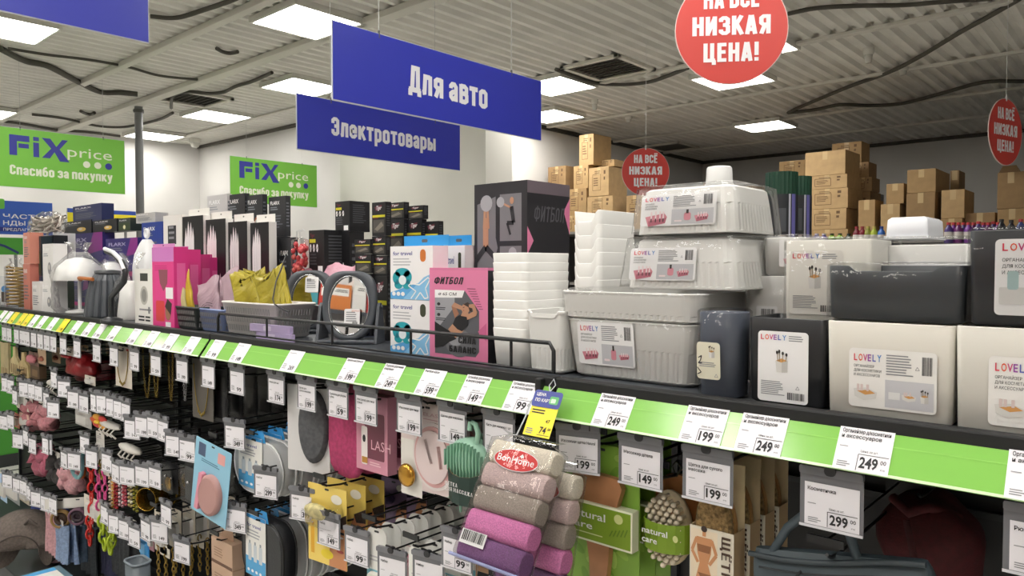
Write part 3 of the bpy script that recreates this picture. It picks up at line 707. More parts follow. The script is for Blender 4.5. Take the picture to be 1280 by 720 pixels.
t, w, h = bigbin(791, 918, 251, 310, 1.225, .2, 'upside-down white bin with label, topmost of the wrapped bins', True, z0=H3, ribs=(.004, .055), lab=(label_wide(.155, .06, 'pink'), -.008, .045, 0, 0), taper=.1)
H4 = H3+h+.005
p = aty(899, 240, 1.33)
t = thing('plastic_cup', 'small white cup upside down on top of the topmost white bin', 'cup', (p.x, 1.33, H4))
MB().lathe([(.0, 0), (.025, 0), (.0255, .003), (.0235, .036), (.0215, .039), (0, .039)], WP2, 28, False, False).build('cup_body', t)
MB().lathe([(.0256, .002), (.0272, .003), (.0272, .006), (.0256, .007)], WP2, 28, False, False).build('rim', t)
# white bins behind the grey cup
for k, (u0, u1, vt, vb, y, la) in enumerate(((930, 992, 345, None, 1.33, 'white wrapped bin behind the black organizer box'), (952, 1000, 297, 345, 1.335, 'white wrapped bin with red printed corner behind the cream organizer'))):
    x0, x1, a, b = frontbox(u0, u1, vt, vb, y)
    t = thing('storage_bin', la, 'storage bin', ((x0+x1)/2, y+.07, a)); bin_part(x1-x0, .14, b-a, .015, .04, WP, t, 'tub'); wrap(x1-x0+.006, .146, .002, b-a+.002, t, .02)
    mb = MB(); mb.rr(0, 0, .04, .05, .003, LABELP, 0); mb.barcode(-.01, .005, .025, .015, INK); pic_pink(mb, 0, -.012, .012); put_label(mb, t, (.02 if k else 0, -.0755, (b-a)*.6))
# grey cup
x0, x1, a, b = frontbox(866, 921, 391, None, 1.135); w = x1-x0
t = thing('storage_cup', 'slate grey rounded cup with a cream sticker standing at the shelf edge', 'storage cup', ((x0+x1)/2, 1.135+w/2, SH))
bin_part(w, w, b-a, .034, .05, SLATE, t, 'tub')
wrap(w+.005, w+.005, .002, b-a+.001, t, .03, .05)
mb = MB(); mb.rr(0, 0, .042, .062, .006, m('e0dcc8', .4), 0); pic_cup(mb, .006, .014, .011); mb.lines(-.016, -.004, .034, 3, .003, GREYINK); recycle(mb, .014, -.024, .003)
mb.line([(-.018, .004), (-.012, .008), (-.014, 0), (-.018, -.005), (-.011, -.004)], .0016, INK); mb.line([(-.02, -.012), (-.013, -.02), (-.02, -.024)], .0016, INK)
put_label(mb, t, (-.008, -w/2*1.0+.0005-.0045, .062), up=(0, -.05, 1))
# black organizer box with tall label
def organizer(u0, u1, vt, vb, y, d, mt, label, lab=None, lpos=(0, 0), film=False, z0=None, r=.008, notch=None, cat='organizer box', taper=.02):
    x0, x1, a, b = frontbox(u0, u1, vt, vb, y); w = x1-x0
    if z0 is not None: b += z0-a; a = z0
    h = b-a
    t = thing('organizer_box', label, cat, ((x0+x1)/2, y+d/2, a)); bin_part(w, d, h, r, taper, mt, t, 'tub', notch)
    mb = MB(); mb.box(-w*.02, w*.02, -d*.47, d*.47, .006, h*.75, mt); mb.build('divider', t)
    if lab: put_label(lab, t.children[0], (lpos[0], -d/2-.0012, lpos[1]))
    if film: wrap(w+.005, d+.005, .001, h+.001, t, r)
    return t, a, b
t, a, b = organizer(936, 1032, 398, None, 1.152, .12, BLK, 'black organizer box with tall white brush cup label, on the shelf', label_tall(.08, .112), (-.004, .06))
b1 = b
t, a, b = organizer(981, 1089, 300, None, 1.235, .12, m('dfdcd3', .35), 'cream organizer with brush cup label standing behind the black box', label_tall(.085, .105, m('e9e6df', .35)), (-.016, b1-SH+.055), film=True)
t, a, b = organizer(1034, 1194, 404, None, 1.135, .15, m('dbd7ce', .35), 'big cream organizer box in front with wide label', label_wide(.114, .085, 'org', card=m('eae8e5', .35)), (.006, .058), r=.007)
t, aa, bb = organizer(1034, 1208, 333, 404, 1.145, .15, m('41454a', .3), 'dark grey wrapped bin with dipped front rim on the cream organizer', None, z0=b+.001, film=True, r=.012, notch=(.05, .008))
t, a, b = organizer(1195, 1372, 411, None, 1.13, .15, m('dcd9d1', .35), 'cream organizer box at the right edge of the shelf', label_wide(.12, .09, 'org', card=m('eae8e5', .35)), (.024, .058), r=.007)
lb = MB(); lb.rr(0, 0, .1, .098, .006, LABELP, 0); lovely(lb, -.042, .034, .010, .05)
for i, s in enumerate(('ОРГАНАЙЗЕР', 'ДЛЯ КОСМЕТИКИ', 'И АКСЕССУАРОВ')): lb.text(s, -.042, .02-.008*i, .0045, INK, bold=0, sx=.9)
lb.rr(-.025, -.024, .04, .022, .002, m('d8d6d4', .5), .0006); lb.rr(-.03, -.004, .012, .024, .003, m('a9c3c4', .5), .0008); lb.rr(-.012, -.006, .008, .02, .002, TAN, .0008)
t, a, b = organizer(1212, 1374, 287, 411, 1.135, .15, m('2b2d31', .35), 'tall black wrapped organizer stacked on the right edge cream box', lb, (.012, .064), z0=b+.001, film=True, r=.007)
# wrapped white tray behind the dark grey bin, translucent box above it
x0, x1, a, b = frontbox(1092, 1212, 306, None, 1.33)
t = thing('organizer_box', 'white tray in shiny wrap with label behind the dark grey bin', 'organizer box', ((x0+x1)/2, 1.39, SH)); bin_part(x1-x0, .12, b-a, .01, .02, WP, t, 'tub')
wrap(x1-x0+.004, .126, .001, b-a+.01, t, .02)
mb = MB(); mb.rr(0, 0, .07, .03, .004, LABELP, 0); lovely(mb, -.03, 0, .006, .03); mb.lines(.004, .006, .025, 3, .003, GREYINK); put_label(mb, t, (-.005, -.0655, (aty(1135, 338, 1.33).z-SH)))
hb = b-a+.012
x0, x1, a, b = frontbox(1107, 1160, 271, 306, 1.35)
xe = x1; de = .12
t = thing('plastic_box', 'translucent white box upside down on the wrapped white tray', 'plastic box', ((x0+x1)/2, 1.35+de/2, SH+hb))
bin_part(x1-x0, de, max(.03, b-SH-hb), .004, .03, m('e2e4ea', .25), t, 'tub').rotation_euler = (math.pi, 0, 0); t.children[0].location.z = max(.03, b-SH-hb)
MB().box(-(x1-x0)/2-.002, (x1-x0)/2+.002, -de/2-.002, de/2+.002, -.0015, .004, m('eceef2', .25)).build('rim', t)
t, a, b = organizer(1088, 1106, 303, None, 1.34, .1, m('3a3d42', .35), 'narrow dark grey box between the cream organizer and wrapped tray', film=True)

# ---- printed cartons
def carton(name, label, cat, u0, uc, u1, vt, vb, y, mt, front=None, side=None, d=None, group=None, z0=None, top=None, bevel=.0012, rz=0):
    """front face between u0 and uc on the plane y; right side seen between uc and u1"""
    q = (u0+uc)/2
    x0, x1 = aty(u0, vt, y).x, aty(uc, vt, y).x; a = aty(q, vb, y).z if vb is not None else SH; b = aty(q, vt, y).z
    if z0 is not None:
        if vb is not None: b += z0-a
        a = z0
    if d is None: d = max(.02, min(.3, atx(u1, vt, x1).y-y))
    w, h = x1-x0, b-a
    mb = MB().box(-w/2, w/2, 0, d, 0, h, mt)
    if top: mb.M = face((0, d/2, h), (1, 0, 0), (0, 1, 0)); mb.rect(-w/2, -d/2, w/2, d/2, top)
    if front: mb.M = face((0, 0, 0)) @ TR(-w/2, 0, 0); front(mb, w, h)
    if side: mb.M = face((w/2, 0, 0), (0, 1, 0)); side(mb, d, h)
    mb.M = Matrix(); t = thing(name, label, cat, ((x0+x1)/2, y, a), rz, group)
    mb.build('carton', t)
    t['w'] = w; t['h'] = h; t['d'] = d
    return t
SKIN = m('b98a6e', .5); SKIN2 = m('9d6f56', .5); HAIR = m('3a2c26', .5); BALL = m('77787d', .5)
FP = m('dd7fa6', .4); FB = m('2a292e', .4)
def fit_front(mb, w, h):
    mb.rect(0, 0, w, h, FP); mb.heavy('ФИТБОЛ', .08*w, .845*h, .08*h, INK, .5*w, z=.0008, slant=.2, st=.16)
    for i in range(9): mb.line([((.66+.024*i)*w, (.80-.027*i)*h), ((.80+.015*i)*w, (.80-.027*i)*h)], .008*h, m('8c4a66', .5), .0006)
    P = [(.1, .06), (.8, .06), (.86, .12), (.86, .56), (.62, .78), (.1, .78)]
    mb.poly([(x*w, y*h) for x, y in P], m('5c5d63', .5), .0007); mb.poly([(.1*w, .3*h), (.45*w, .6*h), (.45*w, .78*h), (.1*w, .78*h)], m('9c9da3', .5), .0008)
    mb.poly([(.98*w, .44*h), (.84*w, .34*h), (.98*w, .24*h)], m('c9648f', .4), .0009)
    mb.poly([(.1*w, .69*h), (.58*w, .7*h), (.62*w, .78*h), (.1*w, .78*h)], LABELP, .001); mb.text('∅ 65 СМ', .16*w, .72*h, .034*h, INK, bold=.01, wd=.32*w, z=.0014, slant=.2)
    for y in (.62, .5): mb.ell(.17*w, y*h, .03*w, .018*h, INK, .0011, 12); mb.lines(.12*w, (y-.045)*h, .22*w, 2, .02*h, INK, seed=4, z=.0011)
    mb.ell(.52*w, .2*h, .23*w, .16*h, m('6e6f74', .4), .0012); mb.ell(.46*w, .25*h, .13*w, .09*h, m('97989d', .4), .0013); mb.ell(.43*w, .28*h, .06*w, .04*h, m('c4c5c9', .4), .0014)
    mb.poly([(.1*w, .42*h), (.2*w, .38*h), (.34*w, .33*h), (.46*w, .33*h), (.48*w, .24*h), (.36*w, .2*h), (.24*w, .14*h), (.1*w, .12*h)], m('17171a', .5), .0015)      # leggings
    mb.poly([(.34*w, .34*h), (.45*w, .43*h), (.6*w, .45*h), (.6*w, .33*h), (.47*w, .25*h)], SKIN, .0016)                            # waist
    mb.poly([(.42*w, .4*h), (.47*w, .48*h), (.58*w, .52*h), (.7*w, .5*h), (.68*w, .4*h), (.58*w, .33*h), (.5*w, .35*h)], m('1d1d21', .5), .0017)   # top
    mb.poly([(.56*w, .5*h), (.6*w, .56*h), (.68*w, .56*h), (.7*w, .49*h)], SKIN, .0018)                                             # neck
    mb.poly([(.46*w, .47*h), (.4*w, .6*h), (.45*w, .63*h), (.53*w, .52*h)], SKIN2, .0019); mb.poly([(.4*w, .6*h), (.45*w, .645*h), (.62*w, .6*h), (.6*w, .56*h)], SKIN, .002)   # far arm
    mb.ell(.645*w, .585*h, .072*w, .058*h, SKIN, .0021, 20, .5); mb.poly([(.6*w, .63*h), (.68*w, .655*h), (.75*w, .62*h), (.75*w, .55*h), (.71*w, .56*h), (.69*w, .6*h)], HAIR, .0022)   # head, hair
    mb.line([(.6*w, .59*h), (.625*w, .6*h)], .008*w, HAIR, .0024); mb.line([(.6*w, .565*h), (.62*w, .558*h)], .01*w, m('a4574d', .5), .0024)
    mb.poly([(.67*w, .46*h), (.82*w, .51*h), (.84*w, .56*h), (.78*w, .56*h), (.66*w, .51*h)], SKIN, .0023); mb.poly([(.84*w, .54*h), (.79*w, .64*h), (.7*w, .63*h), (.7*w, .6*h), (.76*w, .59*h), (.78*w, .53*h)], SKIN, .0025)   # near arm
    mb.heavy('СИЛА', .52*w, .2*h, .07*h, m('1b1b1d', .5), .3*w, st=.16, z=.0028); mb.heavy('БАЛАНС', .36*w, .095*h, .07*h, m('1b1b1d', .5), .46*w, st=.16, z=.0028)
t = carton('fitness_ball_box', 'pink fitness ball box reading ФИТБОЛ with a woman lying on a ball', 'fitness ball box', 537, 610, 620, 338, None, 1.192, FB, fit_front, None, d=.1, top=m('d77ca2', .4))
mb = MB(face((-t['w']/2, 0, t['h']))); mb.prism([(0, 0), (t['w'], 0), (t['w'], .006), (0, .006)], -.02, .0, m('d57aa0', .4)); mb.build('top_flap', t)
def man(mb, x, y, s, pose):
    if pose == 0: P = [((.0, .1), (.0, .5), .16, SKIN), ((-.05, .5), (-.02, .95), .07, SKIN), ((.08, .5), (.05, .95), .07, SKIN), ((0, .1), (-.3, -.2), .13, INK), ((-.3, -.2), (-.35, -.6), .09, INK), ((0, .1), (.3, -.15), .13, INK), ((.3, -.15), (.55, -.35), .09, INK)]; hd = (.02, .62); bl = (.02, 1.05)
    elif pose == 1: P = [((.1, -.1), (.0, .45), .16, INK), ((0, .4), (-.35, .55), .07, SKIN), ((.1, -.1), (-.2, -.1), .14, INK), ((-.2, -.1), (-.05, -.5), .09, INK)]; hd = (.02, .65); bl = (-.5, .62)
    else: P = [((.05, -.25), (.1, .25), .16, INK), ((.1, .2), (.1, .55), .08, SKIN), ((.05, -.25), (-.4, -.1), .12, INK), ((-.4, -.1), (-.65, -.45), .08, INK), ((.1, .1), (.4, -.3), .07, SKIN)]; hd = (.1, .42); bl = (.1, .72)
    for a, b, wd, c in P: mb.line([(x+a[0]*s, y+a[1]*s), (x+b[0]*s, y+b[1]*s)], wd*s, c, .0012)
    mb.ell(x+hd[0]*s, y+hd[1]*s, .09*s, .12*s, SKIN, .0014, 12); mb.ell(x+bl[0]*s, y+bl[1]*s, .18*s, .18*s, m('a4a4aa', .5), .0013, 16)
def fitb_front(mb, w, h):
    g = m('77767b', .5)
    mb.poly([(.06*w, .33*h), (.42*w, .33*h), (.42*w, .58*h), (.46*w, .62*h), (.42*w, .68*h), (.42*w, .92*h), (.06*w, .88*h)], g, .0005); man(mb, .23*w, .6*h, .27*h, 0)
    mb.rect(.5*w, .66*h, .9*w, .93*h, g, .0005); man(mb, .72*w, .78*h, .17*h, 1)
    mb.rect(.5*w, .35*h, .9*w, .63*h, g, .0005); man(mb, .7*w, .47*h, .17*h, 2)
    mb.rect(.06*w, .02*h, .94*w, .3*h, m('353438', .5), .0005); mb.line([(.25*w, .02*h), (.3*w, .2*h), (.34*w, .02*h)], .05*w, SKIN, .0012); mb.ell(.27*w, .22*h, .04*w, .03*h, HAIR, .0013)
def fitb_side(mb, w, h):
    mb.rect(.0, .93*h, w, h, m('6b6068', .4), .0005); mb.heavy('ФИТБОЛ', .13*w, .77*h, .09*h, m('5b5a60', .4), .72*w, z=.0008, st=.12, slant=.15)
    mb.poly([(0, .74*h), (.14*w, .66*h), (0, .58*h)], FP, .0006); mb.poly([(w, .92*h), (.85*w, .84*h), (w, .7*h)], FP, .0006)
    mb.lines(.14*w, .56*h, .3*w, 1, .03*h, LABELP); mb.ell(.64*w, .43*h, .22*w, .15*h, m('8e8e94', .5), .0006); mb.ell(.58*w, .46*h, .12*w, .1*h, m('a8a8ae', .5), .0007); mb.text('К', .16*w, .2*h, .06*h, LABELP, bold=0); mb.lines(.13*w, .15*h, .4*w, 2, .035*h, LABELP)
carton('fitness_ball_box', 'big black fitness ball box with exercise photos, standing above the pink one', 'fitness ball box', 593, 659, 712, 228, None, 1.35, FB, fitb_front, fitb_side)
# travel pillow boxes
def trav_front(mb, w, h):
    mb.rect(0, 0, w, h, m('eeecee', .4)); mb.poly([(0, 0), (w, 0), (w, .33*h), (.6*w, .3*h), (0, .12*h)], m('5aa5dd', .4), .0005); mb.poly([(.3*w, 0), (w, 0), (w, .5*h), (.8*w, .42*h)], m('86c0e8', .4), .0006)
    mb.text('for travel', .07*w, .83*h, .075*h, NAVY, bold=.012, wd=.46*w); mb.lines(.07*w, .75*h, .5*w, 3, .055*h, m('b4b4ba', .5), .02*h)
    mb.rr(.78*w, .82*h, .13*w, .23*h, .06*w, m('c9722e', .5) if mb.top else m('3b3f2c', .5), .0007)
    tq = m('1f9dab', .4); td = m('15788a', .4)
    for dx, dy, rx, ry in ((.16, .4, .1, .12), (.3, .5, .18, .09), (.42, .42, .1, .12), (.2, .27, .1, .08), (.4, .27, .1, .08)): mb.ell(dx*w, dy*h, rx*w, ry*h, tq, .0008)
    mb.ell(.3*w, .36*h, .09*w, .09*h, m('e4eef2', .4), .001); mb.ell(.17*w, .33*h, .03*w, .05*h, td, .001); mb.ell(.44*w, .33*h, .03*w, .05*h, td, .001)
    mb.line([(.5*w, .02*h), (.62*w, .16*h), (.44*w, .26*h), (.5*w, .3*h), (.7*w, .28*h), (.9*w, .42*h), (.94*w, .38*h), (.84*w, .22*h), (.9*w, .05*h), (.82*w, .03*h), (.72*w, .14*h), (.6*w, .0)], .02*w, LABELP, .0012)
    for i in range(3): mb.ell((.09+.11*i)*w, .1*h, .045*w, .04*h, LABELP, .0012, 14)
def trav_side(mb, w, h): mb.rect(0, 0, w, h, m('e9dfe2', .4)); mb.rect(.3*w, .36*h, .55*w, .44*h, INK, .0006); mb.lines(.6*w, .42*h, .3*w, 3, .03*h, INK)
MB.top = False
z1 = None
t = carton('travel_pillow_box', 'white and blue travel pillow box at the bottom, beside the pink box', 'travel pillow box', 488, 541, 560, 375, None, 1.197, m('e9e8ea', .4), trav_front, trav_side, d=.05)
zz = SH+t['h']+.001
MB.top = True
t = carton('travel_pillow_box', 'white and blue travel pillow box on top with a blue hanger tab', 'travel pillow box', 488, 541, 558, 305, 372, 1.197, m('e9e8ea', .4), trav_front, trav_side, d=.05, z0=zz)
def tab(t, off=.03):
    w, h = t['w'], t['h']; hole = rrect(.022, .008, .004, 4)
    mb = MB(face((0, off, h+.001))); mb.prism([(-w*.5, 0), (w*.55, 0), (w*.55, .026), (-w*.5, .026)], -.001, 0, m('2f94d8', .35)); mb.poly([(a, b+.013) for a, b in hole], m('55585e', .5), .0004); mb.build('hanger_tab', t)
tab(t, .045)
MB.top = False
t = carton('travel_pillow_box', 'white travel pillow box with blue tab behind, beside the black fitness box', 'travel pillow box', 553, 581, 596, 307, None, 1.32, m('e9e8ea', .4), trav_front, trav_side, d=.06); tab(t, .02)

# ---- mirrors on stands
def mirror(x, y, label, col, s=1.0, rz=0, st=True):
    g = m(col, .4)
    t = thing('table_mirror', label, 'mirror', (x, y, SH), rz)
    outer = []; inner = []; n = 48
    for i in range(n):
        a = 2*math.pi*i/n; c, q = math.cos(a), math.sin(a)
        e = 2/3.2 if q > 0 else 2/2.3
        outer.append((math.copysign(abs(c)**e, c)*.083*s, math.copysign(abs(q)**e, q)*.104*s)); inner.append((c*.062*s, q*.088*s))
    M = face((0, -.012, .112*s), (1, 0, 0), (0, .12, 1))
    mb = MB(M)
    mb.loft([[(a, b, 0) for a, b in inner], [(a*1.02, b*1.02, .006) for a, b in inner], [(a*.96, b*.97, .008) for a, b in outer], [(a, b, .002) for a, b in outer], [(a, b, -.012) for a, b in outer], [(a*.9, b*.9, -.016) for a, b in outer]], g, False, True)
    mb.build('frame', t)
    MB(M).poly(inner, m('f4f6f8', .02, 1), .0008).build('mirror_glass', t)
    mb = MB(M); mb.tube([(a, b, .006) for a, b in inner], .0016, m('c9ccd0', .15, .9), 6, True); mb.build('chrome_trim', t)
    for sg in (-1, 1):
        mb = MB(face((sg*.078*s, .0, 0), (1, 0, 0))); 
        mb.M = Matrix.Translation((sg*.089*s, 0, 0)) @ face((0, 0, 0), (0, 1, 0), (0, 0, 1))
        mb.prism([(-.05*s, 0), (.045*s, 0), (.016*s, .11*s), (.006*s, .12*s), (-.006*s, .12*s), (-.016*s, .11*s)], -.004, .004, g); mb.build('stand_arm', t, bevel=.002)
        mb = MB(Matrix.Translation((sg*.0945*s, 0, .108*s)) @ face((0, 0, 0), (0, sg, 0), (0, 0, 1))); mb.lathe([(.006, 0), (.006, .002), (.003, .004)], g, 14); mb.build('pivot_knob', t)
    MB().box(-.089*s, .089*s, -.05*s, .045*s, 0, .012*s, g).build('base', t, bevel=.004)
    if st: 
        mb = MB(); mb.rr(0, 0, .045, .05, .004, LABELP, 0); mb.lines(-.017, .014, .034, 5, .006, GREYINK); mb.barcode(-.017 if x < -1.9 else .002, .012 if x < -1.9 else -.02, .014, .009, INK); mb.text('ЗЕРКАЛО' if x > -1.95 else '', -.002, .017, .005, m('c9682e', .5), bold=0)
        rehome(mb, M @ (TR(.012, .05, .0095) if st == 2 else TR(.012, -.035, .0095))).build('price_sticker', t)
    return t
mirror((aty(404, 400, 1.27).x+aty(476, 400, 1.27).x)/2, 1.27, 'dark grey oval mirror on a stand, sticker low on its glass', '4b4f56', .95, .62)
mirror(aty(388, 400, 1.38).x, 1.38, 'dark grey oval mirror on a stand, sticker high on its glass', '4b4f56', .95, .62, 2)
mirror(aty(470, 400, 1.38).x, 1.40, 'navy blue framed mirror standing behind the second grey mirror', '20283a', .9, .62, 0)
mirror(aty(512, 400, 1.5).x, 1.50, 'white framed mirror standing farthest back by the travel boxes', 'd9d7d2', .86, .62, 0)
# ---- baskets with packets
def slot_basket(u0, uc, vt, y, d, col, label, taper=.14):
    x0, x1 = aty(u0, vt, y).x, aty(uc, vt, y).x; h = aty((u0+uc)/2, vt, y).z-SH; w = x1-x0; g = m(col, .4)
    t = thing('slotted_basket', label, 'basket', ((x0+x1)/2, y+d/2, SH)); bin_part(w, d, h, .012, taper, g, t, 'tub', lip=.006)
    k = m('8f8c8c', .7)
    for side in (0, 1):
        mb = MB()
        L = w if side == 0 else d; D = d if side == 0 else w
        M = face((0, -d/2*(1-taper)-.0005, 0), (1, 0, 0), (0, -taper*d/2, h)) if side == 0 else face((w/2*(1-taper)+.0005, 0, 0), (0, 1, 0), (taper*w/2, 0, h))
        mb.M = M; n = int(L*.8/.009)
        for r_ in range(2 if h < .06 else 3):
            zz = h*(.14+.26*r_) if h >= .06 else h*(.16+.34*r_)
            for i in range(n): q = -L*.4+L*.8*i/n; mb.rr(q, zz+h*.09, .0035, h*.18, .0015, k, .0008)
        mb.build('slot_pattern', t)
    return t
slot_basket(276, 345, 378, 1.165, .14, 'e4dfdb', 'white slotted basket full of yellow packets behind the wire guard')
slot_basket(246, 279, 386, 1.16, .15, '8f9fd0', 'periwinkle blue slotted basket between the black and white ones')
slot_basket(217, 246, 383, 1.15, .13, '3c4240', 'black slotted basket beside the tall pink box')
def packet(name, label, cat, p, w, h, col, lean, yaw, grp=None, kind='foil', th=.012, pr=None, first={}):
    t = None; mt = m(col, .28, kind=kind)
    mb = MB(); rg = []
    sd = len(bpy.data.objects)*.37
    for q in range(13):
        z = h*q/12; k = max(0, math.sin(math.pi*q/12))**.7
        rg.append([(a+.004*noise.noise(Vector((z*30, sd, b*90))), b*(.12+k)+.006*noise.noise(Vector((a*45, z*38, sd))), z+(.012*math.sin(a*60+sd) if q > 10 else 0)) for a, b in rrect(w*(1-.05*k), th, th*.45, 3, .012)])
    mb.loft(rg, mt)
    if pr: mb.M = face((0, -th*.62, 0)); pr(mb, w, h)
    o = mb.build(name); o.location = p; o.rotation_euler = (lean, 0, yaw)
    return tag(o, label, cat, grp)
for k in range(8):
    u = 301+k*6.2; yy = 1.20+(.012*k) % .05
    p = aty(u, 380, yy)
    o = packet('snack_packet', 'shiny yellow packet, %s from the left in the white basket' % ORDN[k], 'packet', (p.x, yy+.03, SH+.045), .072, .15+.02*((k*5) % 4)/3, ('aa9c30', 'b3a436', '9f922b')[k % 3], -.12, .72, 'yellow packets in the white basket'); o.rotation_euler.y = -.24
def squig(mb, w, h):
    for i in range(2): mb.line([(-.25*w+.5*w*j/8, .45*h-.05*h*i+.05*h*math.sin(j*.45)) for j in range(9)], .02*w, m('4a3b45', .5), .001)
for k, (u, v, y, w, h, yw, la) in enumerate(((262, 350, 1.19, .10, .165, .35, 'mauve pouch with a curved line print in the blue basket'), (295, 340, 1.215, .07, .2, .5, 'tall greyish pink pouch leaning out of the white basket'), (276, 362, 1.25, .08, .15, .5, 'mauve pouch behind the curved print pouch'))):
    p = aty(u, v, y); packet('cosmetic_pouch', la, 'pouch', (p.x, y, SH+.015), w, h, 'a98e98', -.25, yw, None, 'leather', .014, squig if k == 0 else None).rotation_euler.y = -.3
for k, (u, y, h) in enumerate(((228, 1.17, .19), (237, 1.19, .19))):
    p = aty(u, 380, y); packet('snack_packet', '%s yellow silver packet standing in the black basket' % ('front', 'rear')[k], 'packet', (p.x, y, SH+.012), .05, h, ('c9bf8a', 'd2b43c')[k], -.1, .6).rotation_euler.y = -.18
for k, (u, v, y, w, h) in enumerate(((385, 352, 1.42, .15, .2), (420, 345, 1.44, .15, .22))):
    p = aty(u, v, y); packet('pillow_packet', '%s crinkled pale pink packet behind the grey mirrors' % ('left', 'right')[k], 'packet', (p.x, y, SH), w, h, 'd8a3b4', -.05, .2, None, 'foil', .05)
# lilac flat boxes in front of the white basket
for k, (u0, u1, vt, vb) in enumerate(((318, 362, 408, None), (312, 358, 400, None))):
    x0, x1, a, b = frontbox(u0, u1, vt, vb, 1.145)
    mb = MB().box(-(x1-x0)/2, (x1-x0)/2, 0, .012, 0, .022, m('b9a9cf', .4)); mb.M = face((0, 0, .011)); mb.rect(-.03, -.007, .01, .007, m('d5cbe2', .4))
    tag(mb.build('lilac_box', loc=((x0+x1)/2, 1.15, SH+.0005+.0225*k), rz=.05*k), '%s of two flat lilac boxes before the white basket' % ('lower', 'upper')[k], 'box')
# loose black cord over the white basket
tag(MB().tube([aty(358, 318, 1.27), aty(352, 335, 1.22), aty(345, 352, 1.17), aty(341, 374, 1.15), aty(343, 380, 1.148), aty(352, 386, 1.147), aty(362, 390, 1.147)], .0022, m('1a1a1b', .4), 6).build('black_cord'), 'thin black cord bent over the yellow packets', 'cord')
# tall pink boxes
def pk_front(mb, w, h):
    mb.rect(0, 0, w, h, m('e0408c', .35)); mb.rect(0, .82*h, w, h, m('cf7fc4', .25), .0005); mb.lines(.12*w, .76*h, .6*w, 3, .025*h, m('c72f78', .4), seed=6)
    mb.poly([(.3*w, .72*h), (.72*w, .72*h), (.7*w, .55*h), (.52*w, .45*h), (.36*w, .55*h)], m('8f4f5c', .4), .0006); mb.rect(.62*w, .36*h, .95*w, .5*h, LABELP, .0006)
    mb.rr(.36*w, .2*h, .4*w, .26*h, .008, m('d9403f', .4), .0007); mb.ell(.72*w, .2*h, .13*w, .11*h, SKIN2, .0008); mb.poly([(.58*w, .26*h), (.7*w, .36*h), (.9*w, .3*h), (.84*w, .16*h)], HAIR, .0009); mb.rect(.6*w, 0, .84*w, .07*h, LABELP, .0009)
zt = 0
for k, (u0, uc, u1, vt, y) in enumerate(((190, 217, 226, 309, 1.145), (217, 234, 240, 312, 1.24), (234, 249, 255, 318, 1.3), (250, 262, 268, 322, 1.34))):
    t = carton('hair_tool_box', '%s tall hot pink box in the row by the black basket' % ('front', 'second', 'third', 'fourth')[k], 'cosmetics box', u0, uc, u1, vt, None, y, m('d63883', .35), pk_front, lambda mb, w, h: mb.rect(.2*w, .1*h, .8*w, .8*h, m('e2639f', .35)), d=.05)
    w, h = t['w'], t['h']; mb = MB(face((0, .003, h))); mb.prism([(-w/2, 0), (w/2, 0), (w/2, .012), (-w/2, .012)], -.0015, 0, m('d78cc8', .3)); mb.ell(0, .006, .005, .003, m('6b3a5a', .5), .0004); mb.build('hanger_tab', t)
# white shower head box and the white rounded shape behind it
def sh_front(mb, w, h):
    mb.rect(0, 0, w, h, m('e9e7e2', .4)); mb.rect(.3*w, .78*h, .7*w, .92*h, m('3c3f3a', .5), .0005); mb.ell(.5*w, .52*h, .2*w, .17*h, m('b9b7b0', .4), .0006); mb.ell(.5*w, .52*h, .13*w, .12*h, m('8e8d88', .4), .0007)
    mb.rect(.25*w, .25*h, .85*w, .28*h, GREYINK, .0006); mb.rect(.7*w, .2*h, .8*w, .32*h, GREYINK, .0006)
    for i in range(2): mb.rect(.2*w, (.12-.06*i)*h, .5*w, (.15-.06*i)*h, INK, .0006); mb.rect(.56*w, (.12-.06*i)*h, .8*w, (.15-.06*i)*h, INK, .0006)
carton('shower_head_box', 'white shower head box left of the tall pink boxes', 'shower head box', 168, 192, 196, 336, None, 1.152, m('e5e3de', .4), sh_front, None, d=.04)
p = aty(184, 330, 1.34)
t = thing('white_canister', 'white rounded canister with ring top behind the shower head box', 'canister', (p.x, 1.34, SH))
z1 = aty(184, 292, 1.34).z-SH
MB().loft([[(a*k, b*k, z) for a, b in rrect(.17, .08, .035, 6)] for k, z in ((.96, 0), (1, .01), (1, z1*.6), (.85, z1*.75), (.5, z1*.88), (.3, z1*.93))], m('dfe0e2', .35)).build('body', t)
MB().tube([(.016*math.cos(q*math.pi/8), 0, z1+.0+.016*math.sin(q*math.pi/8)) for q in range(16)], .007, m('e6e7ea', .3), 8, True).build('ring_handle', t)
